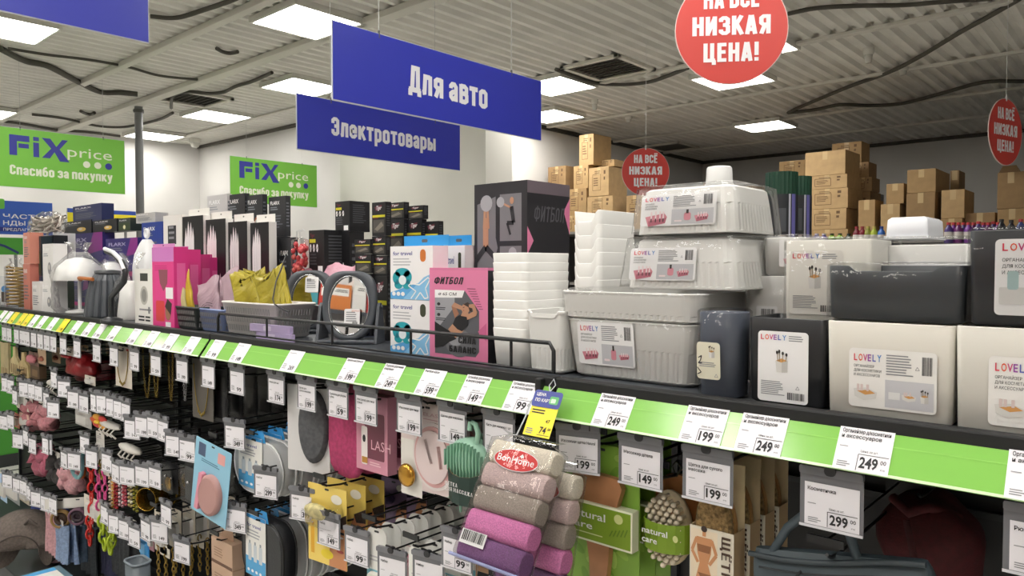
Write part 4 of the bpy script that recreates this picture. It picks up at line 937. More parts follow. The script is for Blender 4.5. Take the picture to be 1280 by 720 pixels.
# black and white brush boxes with paint strokes
def st_front(mb, w, h):
    mb.rect(0, 0, w, h, m('161618', .4)); r = random.Random(4); wp = m('e6dfe2', .5)
    for q in (.16, .28, .4, .5, .72, .84): top = .98-.5*abs(q-.33)-(.3 if q > .6 else 0); mb.poly([(q*w-.05*w, r.uniform(.1, .3)*h), (q*w+.05*w, r.uniform(.2, .4)*h), (q*w+.06*w, (top-.1)*h), (q*w+.01*w, top*h), (q*w-.06*w, (top-.15)*h)], wp, .0006)
    mb.rect(.6*w, .0, w, .12*h, m('2a2a2c', .4), .0006)
for k, (u0, uc, u1, vt, y) in enumerate(((228, 254, 262, 270, 1.36), (256, 282, 290, 274, 1.37), (285, 309, 318, 277, 1.38), (313, 336, 342, 278, 1.39))):
    t = carton('brush_box', '%s black box with white paint strokes, behind the baskets' % ('leftmost', 'second', 'third', 'rightmost')[k], 'brush box', u0, uc, u1, vt, None, y, m('dcd9d6', .4), st_front, None, d=.03)
    w, h = t['w'], t['h']; mb = MB(face((0, .025, h))); mb.prism([(-w*.5, 0), (w*.5, 0), (w*.5, .03), (-w*.5, .03)], -.001, 0, m('e7e4df', .45)); mb.ell(0, .02, .006, .003, m('77756f', .5), .0004); mb.build('hanger_tab', t)
    if k == 0: mb = MB(face((-w/2-.0, .0, 0), (0, -1, 0))); mb.rect(-.07, .6*h, -.02, .9*h, INK, .0006); mb.build('side_print', t)
# dark electronics boxes
def fl(mb, w, h, t, c=LABELP, pic=None, small=False):
    mb.text(t, .1*w, .8*h, min(.09*h, .2*w), c, bold=.02, wd=.55*w); mb.lines(.1*w, .72*h, .5*w, 2, .05*h, m('8f949c', .5))
    if pic: mb.ell(.65*w, .35*h, .16*w, .16*h, m(pic, .5), .0006); mb.ell(.62*w, .38*h, .07*w, .07*h, m('c9c5bd', .5), .0007)
    else: mb.lines(.1*w, .5*h, .75*w, 5, .07*h, m('6f737b', .5), seed=9)
FLX = lambda pic=None, c=LABELP: (lambda mb, w, h: fl(mb, w, h, 'FLARX', c, pic))
def ebox(u0, uc, u1, vt, vb, y, col, label, pic=None, z0=None, d=None): return carton('electronics_box', label, 'electronics box', u0, uc, u1, vt, vb, y, m(col, .38), FLX(pic), (lambda mb, w, h: mb.lines(.1*w, .8*h, .7*w, 8, .08*h, m('6f737b', .5))), d=d, z0=z0)
def stack(*rows):                                  # boxes standing on one another, lowest first
    z = None
    for r in rows:
        t = ebox(*r, z0=z) if z is not None else ebox(*r); z = t.location.z+t['h']+.001
stack((259, 283, 290, 300, None, 1.46, '2f3034', 'hidden dark box under the pale grey electronics box'), (259, 284, 288, 244, 300, 1.46, 'c3c1c2', 'pale grey electronics box above the brush boxes, left of dark ones', '77757a'))
stack((284, 306, 310, 300, None, 1.47, '2b2c30', 'dark box hidden under the left dark electronics box'), (284, 306, 309, 242, 299, 1.47, '2d2e32', 'dark electronics box right beside the pale grey one'))
stack((308, 328, 332, 300, None, 1.475, '2b2c30', 'dark box hidden under the dark electronics box with an orange picture'), (308, 328, 331, 243, 299, 1.475, '2d2e32', 'dark electronics box with an orange round picture, beside the pale ones', 'b5643a'))
stack((332, 348, 356, 297, None, 1.44, '2d2e32', 'dark electronics box with a grey round picture beside the brush boxes', '6d6c72'))
stack((349, 366, 370, 297, None, 1.445, '2d2e32', 'dark electronics box beside the red bead bag', None))
stack((336, 357, 362, 296, None, 1.49, '2b2c30', 'dark box hidden under the tall dark electronics box'), (336, 357, 358, 246, 296, 1.49, '313236', 'tall dark electronics box standing highest over the brush boxes'))
p = aty(375, 310, 1.40)
t = thing('bead_bag', 'clear bag of small red beads with wire hanger beside the dark boxes', 'bag of beads', (p.x, 1.40, SH))
h = aty(375, 300, 1.4).z-SH
mb = MB(); r = random.Random(2)
for i in range(95): mb.blob((r.uniform(-.03, .03), r.uniform(-.012, .012), r.uniform(.05, h-.012)), (.008, .008, .01), m('c8434a', .35) if i % 3 else m('dd6a62', .35), 0, 1, 8, 6)
mb.build('red_beads', t)['kind'] = 'stuff'
MB().loft([[(a, b, z) for a, b in rrect(.075*k, .036*k, .012, 4)] for k, z in ((.7, 0), (1, .03), (1, h*.8), (.95, h), (.3, h+.008))], m('ffffff', .1, kind='film')).build('clear_bag', t)
for s in (0, 1): MB().tube([(-.02+.02*s, .0, h+.002), (-.02+.02*s, 0, h+.03), (0+.02*s, 0, h+.035), (.012+.02*s, 0, h+.028)], .0012, m('c7c8ca', .3, .6), 5).build('wire_hanger', t)
# car goods boxes (black with yellow band)
def car_front(mb, w, h):
    mb.poly([(.2*w, .86*h), (.75*w, .92*h), (.6*w, .76*h), (.3*w, .74*h)], m('6d3440', .5), .0006); mb.text('Tiger', .3*w, .78*h, .12*h, LABELP, bold=.01, wd=.4*w, slant=.3, z=.0009)
    mb.rect(.04*w, .55*h, .96*w, .62*h, m('c9c32a', .4), .0006); mb.rect(.1*w, .1*h, .9*w, .48*h, m('4d4a45', .5), .0006); mb.poly([(.2*w, .2*h), (.7*w, .42*h), (.85*w, .3*h), (.4*w, .14*h)], m('7d766c', .5), .0008); mb.lines(.08*w, .52*h, .5*w, 1, .03*h, m('a03a2e', .5))
def car_side(mb, w, h): mb.lines(.15*w, .85*h, .7*w, 9, .07*h, m('4a4b50', .5))
def car_left(mb, w, h):
    mb.rect(.05*w, .72*h, .45*w, .8*h, m('c9c32a', .4), .0006)
    for i in range(3): mb.ell((.12+.22*i)*w, .6*h, .06*w, .09*h, LABELP, .0006); mb.line([((.08+.22*i)*w, .56*h), ((.16+.22*i)*w, .63*h)], .025*w, INK, .0008)
    mb.lines(.08*w, .44*h, .5*w, 4, .07*h, m('54555a', .5)); mb.rect(.6*w, .04*h, .9*w, .2*h, LABELP, .0006); mb.text('Tiger', .1*w, .85*h, .08*h, m('8d3a44', .5), bold=0, wd=.3*w)
def cbox(u0, uc, u1, vt, vb, y, label, f=car_front, z0=None, d=None): return carton('car_goods_box', label, 'car goods box', u0, uc, u1, vt, vb, y, m('1b1b1e', .38), f, car_side, d=d, z0=z0)
def cstack(y, cols, f=car_front, d=None):
    z = None
    for r in cols:
        t = cbox(*r[:5], y, r[5], f, z0=z, d=d); z = t.location.z+t['h']+.001
cstack(1.43, ((386, 405, 425, 344, None, 'black boxed car goods hidden low behind the pink packet'), (386, 405, 440, 288, 344, 'long black box with three white round icons, lower of two')), car_left)
cstack(1.50, ((419, 437, 455, 290, None, 'long black box behind, hidden under the upper icon box'), (419, 437, 462, 252, 290, 'long black box with three white round icons, upper of two')), car_left)
cstack(1.36, ((444, 464, 470, 342, None, 'black yellow banded box at the bottom just above the second mirror'), (444, 464, 470, 318, 342, 'black yellow banded box, middle of the left column'), (443, 463, 468, 300, 318, 'small black box on top of the left yellow banded column')))
cstack(1.37, ((466, 484, 490, 345, None, 'black yellow banded box low beside the travel boxes'), (466, 484, 490, 320, 345, 'black yellow banded box, second up beside the travel boxes'), (465, 482, 488, 296, 320, 'plain black box, third up beside the travel boxes'), (465, 482, 489, 254, 296, 'tall black box, topmost of the column left of the banded one')))
cstack(1.46, ((484, 505, 508, 320, None, 'black box hidden behind the upper travel box'), (484, 505, 508, 275, 320, 'black yellow banded box behind the travel boxes, second from top'), (483, 505, 507, 254, 275, 'plain black box topmost above the travel boxes, left')))
cstack(1.47, ((508, 527, 530, 318, None, 'black box hidden low behind the blue hanger tab'), (508, 527, 529, 275, 318, 'black yellow banded box behind the blue hanger tab'), (510, 529, 531, 258, 275, 'black box with hang hole, alone on top at right')))
cstack(1.48, ((531, 548, 551, 318, None, 'black box hidden behind the right travel box'), (531, 548, 550, 277, 318, 'rightmost black banded box, half behind the blue tab')))

# ---- far left goods: lamps in bags, lamp boxes, garlands
def pb(y, u0, uc, u1, vt, vb, col, label, pic=None, z0=None, name='lamp_box', cat='lamp box', f=None):
    return carton(name, label, cat, u0, uc, u1, vt, vb, y, m(col, .38), f or FLX(pic), None, d=.06, z0=z0)
def pstack(y, *rows, **kw):
    z = None
    for r in rows: t = pb(y, *r, z0=z, **kw); z = t.location.z+t['h']+.001
def purple(mb, w, h): fl(mb, w, h, 'FLARX', m('b9b4d8', .5)); mb.poly([(.65*w, .5*h), (w, .6*h), (w, h), (.8*w, h)], m('8a2f86', .4), .0005); mb.rect(.0, .0, w, .12*h, m('cf3f8c', .4), .0005)
def green_pic(mb, w, h): mb.rect(.05*w, .05*h, .95*w, .62*h, m('39482f', .5), .0005); mb.ell(.5*w, .3*h, .1*w, .16*h, m('d8d5a8', .5), .0007); mb.text('FLARX', .1*w, .78*h, .1*h, LABELP, bold=.02, wd=.6*w)
pstack(1.46, (90, 110, 117, 345, None, '2e2f6e', 'dark blue lamp box hidden behind the bagged white lamp'), (76, 128, 132, 292, 345, '372f74', 'purple lamp box under the two small black lamp boxes, left'), f=purple)
pstack(1.455, (132, 168, 172, 345, None, '2e2f6e', 'dark lamp box hidden behind the white desk lamp'), (132, 172, 175, 298, 345, '372f74', 'purple lamp box to the right, behind the curved lamp neck'), f=purple)
z = aty(110, 292, 1.45).z
pb(1.47, 80, 114, 117, 275, 292, '1d1f24', 'small black lamp box, left of the row on the purple boxes', 'd8b25a', z+.002)
pb(1.47, 116, 146, 148, 276, 292, '1d1f24', 'small black lamp box, middle of the row on the purple boxes', 'd8b25a', z+.002)
t = pb(1.47, 148, 163, 176, 276, 292, '24302f', 'small dark green lamp box, right of the row on the purple boxes', None, z+.0015, f=green_pic)
z2 = t.location.z+t['h']+.003
pb(1.475, 91, 127, 128, 254, 275, '232c5c', 'navy lamp box standing highest on the left lamp boxes', None, z2)
pstack(1.47, (178, 202, 204, 330, None, '1e2a6a', 'blue lamp box behind the white canister, lower'), (177, 203, 205, 278, 330, '1f3a8c', 'bright blue lamp box behind the white canister, upper'))
t = pb(1.48, 170, 194, 197, 266, 278, 'b9b7b5', 'flat black and white lamp box on the bright blue box', None, aty(190, 278, 1.47).z+.003)
pb(1.37, 204, 227, 228, 269, None, 'e3e0dc', 'white box with a small dark square left of the paint stroke boxes', f=lambda mb, w, h: (mb.rect(.25*w, .72*h, .7*w, .9*h, INK), mb.lines(.3*w, .87*h, .35*w, 3, .05*h, GREYINK)))
# left column of boxes
pstack(1.16, (29, 37, 39, 330, None, 'c9796a', 'salmon box, lower of the left edge column'), (29, 37, 39, 291, 330, 'd38a78', 'salmon box, upper of the left edge column'), name='gift_box', cat='gift box')
pstack(1.2, (38, 52, 54, 345, None, '24354f', 'dark blue box low in the left column'), (37, 51, 53, 296, 345, '1b2a33', 'dark lamp box with green picture in the left column'), f=green_pic)
pstack(1.13, (40, 50, 52, 352, None, 'd9d6d4', 'white box lower left with a small lamp picture'), name='lamp_box')
pstack(1.14, (52, 66, 68, 352, None, 'e3e1e0', 'white lamp box, lower of the pair by the bagged lamp', '8d8c90'), (53, 66, 68, 305, 352, 'e6e4e3', 'white lamp box, upper of the pair by the bagged lamp', '8d8c90'))
pstack(1.25, (52, 66, 70, 330, None, '20263a', 'dark box behind the white lamp boxes'), (48, 68, 70, 295, 330, '14181f', 'black lamp box right above the white pair'))
pstack(1.3, (68, 76, 80, 330, None, '3b4a3a', 'green printed box left of the bagged lamp, lower'), (68, 78, 80, 292, 330, 'd5d4d6', 'white box edge left of the bagged lamp'), f=None)
# clear bag of white garland
p = aty(52, 280, 1.3); z = aty(52, 295, 1.3).z
t = thing('garland_bag', 'clear bag of tangled white garland lying on the left boxes', 'bag of garland', (p.x, 1.32, z))
r = random.Random(8); mb = MB()
P = [Vector((r.uniform(-.24, .24), r.uniform(-.03, .03), r.uniform(.01, .11))) for i in range(110)]
mb.tube(P, .005, m('e3d9cf', .5), 5); mb.build('garland', t)
MB().blob((0, 0, .06), (.28, .05, .07), FILM, .2, 30).build('clear_bag', t)
p = aty(20, 360, 1.15)
t = thing('garland_spool', 'gold string lights coiled upright in a clear bag at the left edge', 'string lights', (p.x, 1.15, SH)); h = aty(20, 328, 1.15).z-SH
mb = MB()
mb.tube([(.04*math.cos(q*.5), .04*math.sin(q*.5), .01+(h-.03)*q/150) for q in range(150)], .0045, m('a88c52', .35, .3), 5); mb.build('coil', t)
MB().lathe([(.05, 0), (.052, .01), (.05, h*.9), (.02, h), (.03, h+.02)], FILM, 18).build('clear_bag', t)
carton('gift_box', 'white box with blue round print at the left picture edge', 'gift box', 0, 12, 14, 345, None, 1.2, m('d8d8da', .4), lambda mb, w, h: (mb.ell(.5*w, .55*h, .4*w, .12*h, m('2f86c8', .4)), mb.rect(.1*w, .1*h, .9*w, .45*h, m('4b3a33', .5))), None, d=.08)
BAGF = m('fdfdfd', .22, kind='bag')
# bagged white desk lamp (dome shade)
def desk_lamp(u, v0, vs, y, label, shade_r, col, base=None):
    p = aty(u, v0, y); t = thing('desk_lamp', label, 'desk lamp', (p.x, y, SH)); zs = aty(u, vs, y).z-SH; g = m(col, .3)
    MB().lathe([(.0, 0), (.06, 0), (.062, .008), (.05, .014), (.012, .02)], g, 24).build('base', t)
    MB().tube([(0, 0, .018), (0, .0, zs*.5), (0, 0, zs)], .008, g, 8).build('stem', t)
    MB().lathe([(shade_r, zs-.02), (shade_r*.98, zs), (shade_r*.85, zs+.04), (shade_r*.5, zs+.075), (.015, zs+.085)], g, 28, False, True).build('lamp_shade', t)
    return t, zs
t, zs = desk_lamp(100, 390, 345, 1.22, 'white dome desk lamp in a tied clear bag behind the dark lamp', .105, 'e9e8e6')
MB().bag([(.09, .002), (.112, .03), (.112, zs-.03), (.115, zs), (.1, zs+.05), (.05, zs+.095), (.03, zs+.115), (.045, zs+.14), (.06, zs+.16)], BAGF).build('clear_bag', t)
t, zs = desk_lamp(140, 390, 350, 1.38, 'second white dome lamp in a clear bag behind the curved lamp neck', .085, 'e4e3e2')
MB().bag([(.07, .002), (.088, .03), (.09, zs), (.08, zs+.06), (.03, zs+.1), (.05, zs+.13)], BAGF).build('clear_bag', t)
# dark ribbed lamp lying with orange handle
p = aty(113, 400, 1.13)
t = thing('ribbed_lamp', 'dark grey ribbed conical lamp with orange strap handle', 'lamp', (p.x, 1.2, SH)); h = aty(113, 342, 1.15).z-SH
n = 72; prof = ((.085, 0), (.092, .01), (.082, h*.5), (.068, h*.85), (.052, h*.97), (.045, h))
MB().loft([[((rr*(1-(.09 if i % 4 == 0 else 0)))*math.cos(2*math.pi*i/n), (rr*(1-(.09 if i % 4 == 0 else 0)))*math.sin(2*math.pi*i/n), z) for i in range(n)] for rr, z in prof], m('4a4e54', .4), True, True, False).build('ribbed_shade', t)
MB().tube([(-.1, -.07, h*.86), (-.06, -.09, h*.9), (.0, -.095, h*.9), (.05, -.075, h*.88)], .008, m('a8622c', .45), 8).build('strap_handle', t)
MB().lathe([(.05, h), (.05, h+.012), (.02, h+.016)], m('33363a', .4), 20).build('top_cap', t)
# curved gooseneck
p = aty(150, 380, 1.16); P = [aty(u, v, 1.11) for u, v in ((133, 314), (143, 318), (152, 327), (157, 340), (155, 352), (147, 362), (139, 371))]
t = thing('gooseneck_lamp', 'curved black and white lamp arm standing beside the ribbed lamp', 'lamp', (P[-1].x, 1.11, SH))
MB().tube([q-t.location for q in P]+[Vector((.0, 0, .02))], .011, m('2a2c30', .35), 8).build('curved_arm', t)
MB().tube([q-t.location+Vector((-.004, -.004, .009)) for q in P[:4]], .008, m('dfe0e2', .35), 8).build('white_edge', t)
MB().lathe([(.04, 0), (.04, .012), (.012, .022)], m('2a2c30', .35), 18).build('foot', t)
p = aty(160, 390, 1.22)
t = thing('white_lamp', 'white cone lamp base in a tied clear bag beside the shower head box', 'lamp', (p.x, 1.24, SH)); h = aty(160, 355, 1.2).z-SH
MB().loft([[(a*k, b*k, z) for a, b in rrect(.13, .1, .035, 5)] for k, z in ((1, 0), (.98, .02), (.75, h), (.5, h+.012))], m('e6e5e3', .35)).build('body', t)
MB().bag([(.085, .002), (.088, .03), (.07, h), (.03, h+.05), (.018, h+.075), (.045, h+.12), (.05, h+.13)], BAGF).build('clear_bag', t)
# ================================================================ the back of the shop
KR = ['b39468', 'a98a60', 'bb9c70', '9c7e58']
GREY = m('6f6d6a', .5)
def unit(label, x0, x1, y0, y1, z, tiers=()):
    t = thing('wall_shelving', label, 'shelving', ((x0+x1)/2, y0, 0)); w = (x1-x0)/2; d = y1-y0
    for s in (-1, 1): MB().box(s*w-.03 if s > 0 else -w, w if s > 0 else -w+.03, 0, d, 0, z-.031, GREY).build('side_panel', t)
    MB().box(-w, w, 0, d, z-.03, z, m('8a8782', .5)).build('top_board', t)
    MB().box(-w+.031, w-.031, d-.03, d, 0, z-.031, GREY).build('back_panel', t)
    for q in (.2, .6, 1.0, 1.4):
        if q < z-.25: MB().box(-w+.031, w-.031, .0, d-.031, q, q+.025, m('8a8782', .5)).build('shelf_board', t)
    for q, dd in tiers: MB().box(-w, w, -dd, -.001, q-.03, q, m('8a8782', .5)).build('front_shelf', t); MB().box(-w, w, -dd, -dd+.03, 0, q-.031, GREY).build('front_panel', t)
def kraft(label, u0, uc, u1, vt, vb, y, c=0, d=None, z0=None, marks=True, group=None, rz=0, flap=False):
    r = random.Random(int(u0*7+vt))
    x0, x1 = aty(u0, vt, y).x, aty(uc, vt, y).x; q = (u0+uc)/2; a = aty(q, vb, y).z; b = aty(q, vt, y).z
    if z0 is not None: a = z0
    if d is None: d = max(.12, min(.6, atx(u1, vt, x1).y-y))
    w, h = x1-x0, b-a; mt = m(KR[c % 4], .75, kind='card'); ink = m('6b5138', .7)
    t = thing('cardboard_box', label, 'cardboard box', ((x0+x1)/2, y, a), rz, group)
    mb = MB().box(-w/2, w/2, 0, d, 0, h, mt); mb.M = face((-w/2, 0, 0))
    if marks:
        mb.lines(.3*w, .85*h, .35*w, 2, .06*h, ink, z=.001, seed=int(u0)); mb.line([(.2*w, .2*h), (.6*w, .2*h), (.6*w, .75*h), (.2*w, .75*h), (.2*w, .2*h)], .006, ink, .001)
        mb.lines(.24*w, .6*h, .3*w, 4, .08*h, ink, z=.001, seed=int(u0)+1); mb.rect(.75*w, .75*h, .84*w, .88*h, ink, .001); mb.rect(.75*w, .55*h, .82*w, .66*h, ink, .001)
    mb.M = Matrix(); mb.build('carton', t, bevel=.004)
    mb = MB(face((0, d/2, h), (1, 0, 0), (0, 1, 0))); mb.rect(-.025, -d/2, .025, d/2, m('c9ae80', .3), .0008); mb.M = face((0, 0, 0)); mb.rect(-.025, h-min(.1, .35*h), .025, h, m('c9ae80', .3), .0008); mb.build('packing_tape', t)
    if flap: MB(face((0, 0, h))).prism([(-w*.4, 0), (w*.4, 0), (w*.25, .06), (-w*.25, .06)], -.006, 0, m('6f5638', .8)).build('open_flap', t).rotation_euler.x = .25
    return b+.002
# shelving against the side wall, cartons on it
zL = aty(720, 290, 7.8).z
unit('grey wall shelving with brown cartons piled on top behind the white baskets', -6.38, -4.7, 7.7, 9.4, zL)
kraft('brown carton lowest at left behind the black fitness ball box', 708, 719, 724, 270, 290, 7.8, 0, .3, zL)
kraft('brown carton in the second layer of the left pile, just above the rear basket stack', 708, 733, 737, 236, 269.5, 7.8, 1, .4, aty(720, 269.5, 7.8).z)
z = aty(750, 270, 7.8).z
kraft('brown carton low in the left pile, hidden behind the rear basket stack', 735, 767, 785, 270.5, 290, 7.8, 2, .5, zL)
kraft('brown carton under the big pale one in the left pile', 734, 766, 787, 245.5, 270, 7.8, 2, .5)
kraft('biggest pale brown carton at the middle of the left pile', 736, 761, 784, 209, 245, 7.8, 2)
kraft('brown carton directly under the tallest one in the left pile', 717, 735.3, 740, 207, 235.5, 7.82, 0, .35)
kraft('dark topped brown carton at the left end of the left pile', 685, 707, 717, 208, 236, 7.8, 3, .3)
kraft('brown carton hidden low at the left end of the left pile', 686, 706, 707, 236.5, 290, 7.85, 3, .3, zL)
kraft('tallest brown carton at the top of the left pile with dark square prints', 724, 742, 764, 168, 206.5, 7.82, 0, .4)
kraft('small pale carton on top beside the tallest one of the left pile', 748, 768, 772, 200, 208.5, 8.0, 2, .3)
kraft('brown carton right of the left pile, half behind the small red sign', 783, 804, 818, 244, 290, 7.85, 1, .4, zL)
# island with rolls, cartons farther back
zI = aty(870, 251, 10.5).z
unit('tall grey shelving at the back wall behind the topmost white bin', -5.9, -3.05, 10.5, 11.4, zI)
kraft('wide brown carton with sloping top right of the small white cup', 906, 940, 952, 233, 251, 10.52, 1, .5, zI, False)
kraft('brown carton peeking out left of the small white cup', 879, 895, 897, 228, 251, 10.52, 1, .4, zI, False)
t = thing('bottle_pack', 'grey shrink wrapped pack of bottles far back left of the small white cup', 'pack of bottles', (aty(858, 245, 10.6).x-.12, 10.7, zI))
for i in range(8):
    for j in range(2): MB().lathe([(.04, 0), (.042, .02), (.042, .11), (.018, .15), (.018, .17)], m('6b6c6e', .3), 10).build('bottle', t).location = (-.32+.09*i, .09*j, 0)
MB().box(-.38, .38, -.06, .16, .0, .172, FILM).build('shrink_film', t)
# right-hand shelving with cartons and drinks
zR = aty(1035, 302, 8.0).z; zD = aty(1100, 306, 7.35).z
unit('grey shelving at the back with brown cartons on top and drinks in front', -3.6, .75, 8.0, 9.3, zR, ((zD, .75),))
zz = zR
for k, (u0, uc, u1, vt, vb, la) in enumerate(((1009, 1060, 1082, 287, 300, 'lowest brown carton of the tall stack above the cream organizer, mostly hidden'), (1009, 1058, 1078, 261, 286, 'second brown carton from bottom in the tall stack right of the net rolls'), (1009, 1060, 1078, 236, 260, 'third brown carton from bottom in the tall stack right of the net rolls'),
    (1009, 1059, 1077, 219, 235, 'flat brown carton below the top one of the tall stack'), (1006.5, 1057, 1075, 189, 218, 'top brown carton of the tall stack right of the green net rolls'))):
    zz = kraft(la, u0, uc, u1, vt, vb, 8.02, (0, 2, 2, 2, 2)[k], None, zz, k not in (0, 4), flap=False)
z = kraft('dark carton low behind the tall stack of brown cartons', 1052, 1088, 1096, 240, 302, 8.75, 3, .4, zR)
z = kraft('small dark carton sticking out right behind the tall stack', 1066, 1090, 1100, 222, 240, 8.75, 3, .3, z)
z = kraft('dark carton above the one sticking out right of the tall stack', 1062, 1086, 1096, 203, 222, 8.75, 3, .3, z)
kraft('topmost rear brown carton behind the tall stack', 1040, 1077, 1090, 178, 203, 8.75, 1, .3, z)
z = kraft('brown carton hidden behind the green net rolls', 974, 1006, 1012, 221, 302, 8.7, 1, .4, zR)
kraft('brown carton with red white sticker left behind the tall stack', 974, 1006, 1012, 201, 221, 8.7, 1, .4, z)
kraft('single brown carton with shiny tape right beside the tall stack', 1073, 1094, 1104, 250, 284, 8.02, 1, .3, zR, False)
z = kraft('lower brown carton of the narrow pair in the middle of the right shelf', 1101, 1125, 1132, 255, 285, 8.02, 2, .3, zR, False)
kraft('upper brown carton of the narrow pair in the middle of the right shelf', 1108, 1130, 1134, 229.5, 254, 8.04, 1, .2, z, False)
z = kraft('lower big brown carton above the translucent white box', 1133, 1169, 1177, 241, 285, 8.05, 3, None, zR, False)
kraft('upper big brown carton above the translucent white box', 1134, 1170, 1191, 211.5, 240, 8.05, 1, None, z, False)
kraft('narrow brown carton behind the upper big one', 1188, 1199, 1201, 213, 302, 8.8, 3, .3, zR, False)
z = kraft('low brown carton under the cube shaped one at right', 1176, 1203, 1208, 273, 290, 8.02, 1, .3, zR, False)
kraft('cube shaped brown carton with tape right of the big pair', 1177, 1206, 1218, 237, 272, 8.04, 2, None, z, False)
kraft('long low brown carton behind the purple bottles', 1206, 1244, 1248, 266, 300, 8.1, 3, .3, zR, False)
z = kraft('lower brown carton at the right edge under the red sign', 1247, 1284, 1290, 261, 300, 8.05, 1, .4, zR, False)
kraft('upper brown carton with open flap at the right edge under the red sign', 1247, 1281, 1290, 215, 260, 8.05, 3, .4, z, False, flap=True)
def bottle(u, top, y, col, cap, label, group, fat=1.0):
    p = aty(u, top, y); h = p.z-zD; r = .034*fat
    k = ('bottle', col, cap, round(h, 2), fat)
    if k in CARD: tag(dup(CARD[k], (p.x, y, zD), label), label, 'bottle', group); return
    t = thing('drink_bottle', label, 'bottle', (p.x, y, zD), group=group)
    MB().lathe([(r*.9, 0), (r, .01), (r, h*.62), (r*.85, h*.72), (r*.45, h*.84), (r*.42, h*.88)], m(col, .25), 12).build('bottle_body', t)
    MB().lathe([(r*.5, h*.88), (r*.5, h)], m(cap, .35), 12).build('cap', t)
    MB().lathe([(r*1.02, h*.2), (r*1.02, h*.55)], m('cfc9c4', .4) if fat < 1.1 else m(cap, .35), 12, False, False).build('wrap_label', t)
    CARD[k] = t
for k, (u, c, cp) in enumerate(((1012, '8d2a35', 'a33b3b'), (1021, '6a5a96', 'b9b5c9'), (1030, '5f4f92', 'b9b5c9'), (1040, '7da32f', '2e3a1a'), (1050, '7da32f', '2e3a1a'), (1061, '26352c', '1d2420'))): bottle(u, 292, 7.4, c, cp, 'small drink can bottle in the short row below the tall carton stack', 'small drinks below the tall carton stack', 1.1)
for k, (u, c, cp) in enumerate(((1071, '6d1f2b', '8d2f36'), (1078, '7a2431', '8d2f36'), (1085, '8b8f3c', 'b9ab58'), (1093, '9fae38', 'b9ab58'), (1102, '3a68b5', '2a3a78'))): bottle(u, 283, 7.4, c, cp, '%s drink bottle just left of the translucent white box' % ('first red', 'second red', 'olive', 'lime', 'blue')[k], 'drinks left of the translucent box')
for i in range(11): bottle(1186+6.2*i, 278, 7.35+.1*(i % 2), ('4d3a7d', '7d3f9a', '6d2b6d')[i % 3], 'c23b43', 'purple drink bottle with red cap in the row right of the translucent box', 'purple drinks with red caps')
for i in range(3): bottle(1252+12*i, 274+i % 2, 7.3, ('2a2a30', '2a2a30', '3d4a86')[i], ('2a2a2c', '2a2a2c', 'b03a3f')[i], ('first dark capped bottle above the tall black organizer', 'second dark capped bottle above the tall black organizer', 'blue bottle with red cap at the right edge')[i], None)
# rolls of green garden net
for u0, u1, vt, y, la in ((950, 989, 216, 3.1, 'big dark green net roll in black packaging left of the cartons'), (990, 1008, 220, 3.34, 'second dark green net roll half behind the first')):
    x0, x1 = aty(u0, vt, y).x, aty(u1, vt, y).x; z = aty(u0, vt, y).z; zb = aty(u0, 244, y).z; r = (x1-x0)/2 if u0 == 950 else .06
    cx = x0+r if u0 == 950 else x1-r; t = thing('net_roll', la, 'roll of net', (cx, y+r, 0)); n = 48
    MB().loft([[(r*k*(1-.04*(i % 2))*math.cos(2*math.pi*i/n), r*k*(1-.04*(i % 2))*math.sin(2*math.pi*i/n), q) for i in range(n)] for k, q in ((1, .02), (1, z))], m('123f2c', .55), smooth=False).build('net', t)
    mb = MB(); mb.lathe([(r*1.02, .03), (r*1.02, zb)], m('22242a', .4), 32, False, False)
    rr = r*1.035; pl = m('6d6aae', .4)
    for a0, a1, q0, q1, mt in ((-.55, -.25, .5, zb, pl), (-.75, -.62, .5, zb, m('b9b9c4', .4)), (-1.5, -.9, zb-.16, zb-.06, m('4a4c52', .5)), (-1.5, -.9, zb-.24, zb-.18, m('c9c9cb', .5)), (-1.6, -.9, .5, zb-.27, m('b5733a', .5))):
        v = [(rr*math.cos(a0+(a1-a0)*i/6), rr*math.sin(a0+(a1-a0)*i/6), q) for q in (q0, q1) for i in range(7)]
        mb.add(v, [(i, i+1, i+8, i+7) for i in range(6)], mt)
    mb.build('packaging', t)
    MB().lathe([(r*.3, z-.002), (r*.3, z+.004)], m('0d2c20', .6), 16).build('core', t)
# promo boards and the green display at the far left
def promo(name, label, x, u0, u1, v0, v1, draw):
    a = atx(u0, v0, x); b = atx(u1, v1, x); z1 = a.z; z0 = atx(u0, v1, x).z
    t = thing(name, label, 'sign', (x, (a.y+b.y)/2, 0)); w, h = b.y-a.y, z1-z0
    mb = MB(face((0, -w/2, z0), (0, 1, 0))); mb.prism([(0, 0), (w, 0), (w, h), (0, h)], -.02, 0, m('dfe1e6', .4)); draw(mb, w, h); mb.build('board', t)
    for s in (-.35, .35): MB().box(-.03, -.021, s*w-.015, s*w+.015, .012, z0+h*.9, m('8a8a8c', .4)).build('leg', t); MB().box(-.15, .1, s*w-.03, s*w+.03, 0, .011, m('8a8a8c', .4)).build('foot', t)
def pr1(mb, w, h):
    mb.rect(0, 0, w, h, m('3a62c2', .4), .001); mb.rr(.1*w, .9*h, .45*w, .3*h, .05*h, m('6bbf45', .4), .0015)
    for q, s in ((.48, 'Часты'.upper()), (.28, 'ды FIX'.upper())): mb.text('ЧАСТЬ' if q > .4 else 'НДЫ FIX', .3*w, q*h, .13*h, LABELP, bold=.015, wd=.55*w, z=.002)
    mb.rr(.25*w, .15*h, .62*w, .13*h, .05*h, m('26328a', .4), .0015); mb.text('ПРЕДЛАГАЕМ', .3*w, .11*h, .08*h, LABELP, bold=.01, wd=.48*w, z=.002)
promo('promo_board', 'blue promotional board with white lettering at the left edge', -9.5, -25, 66, 249, 292, pr1)
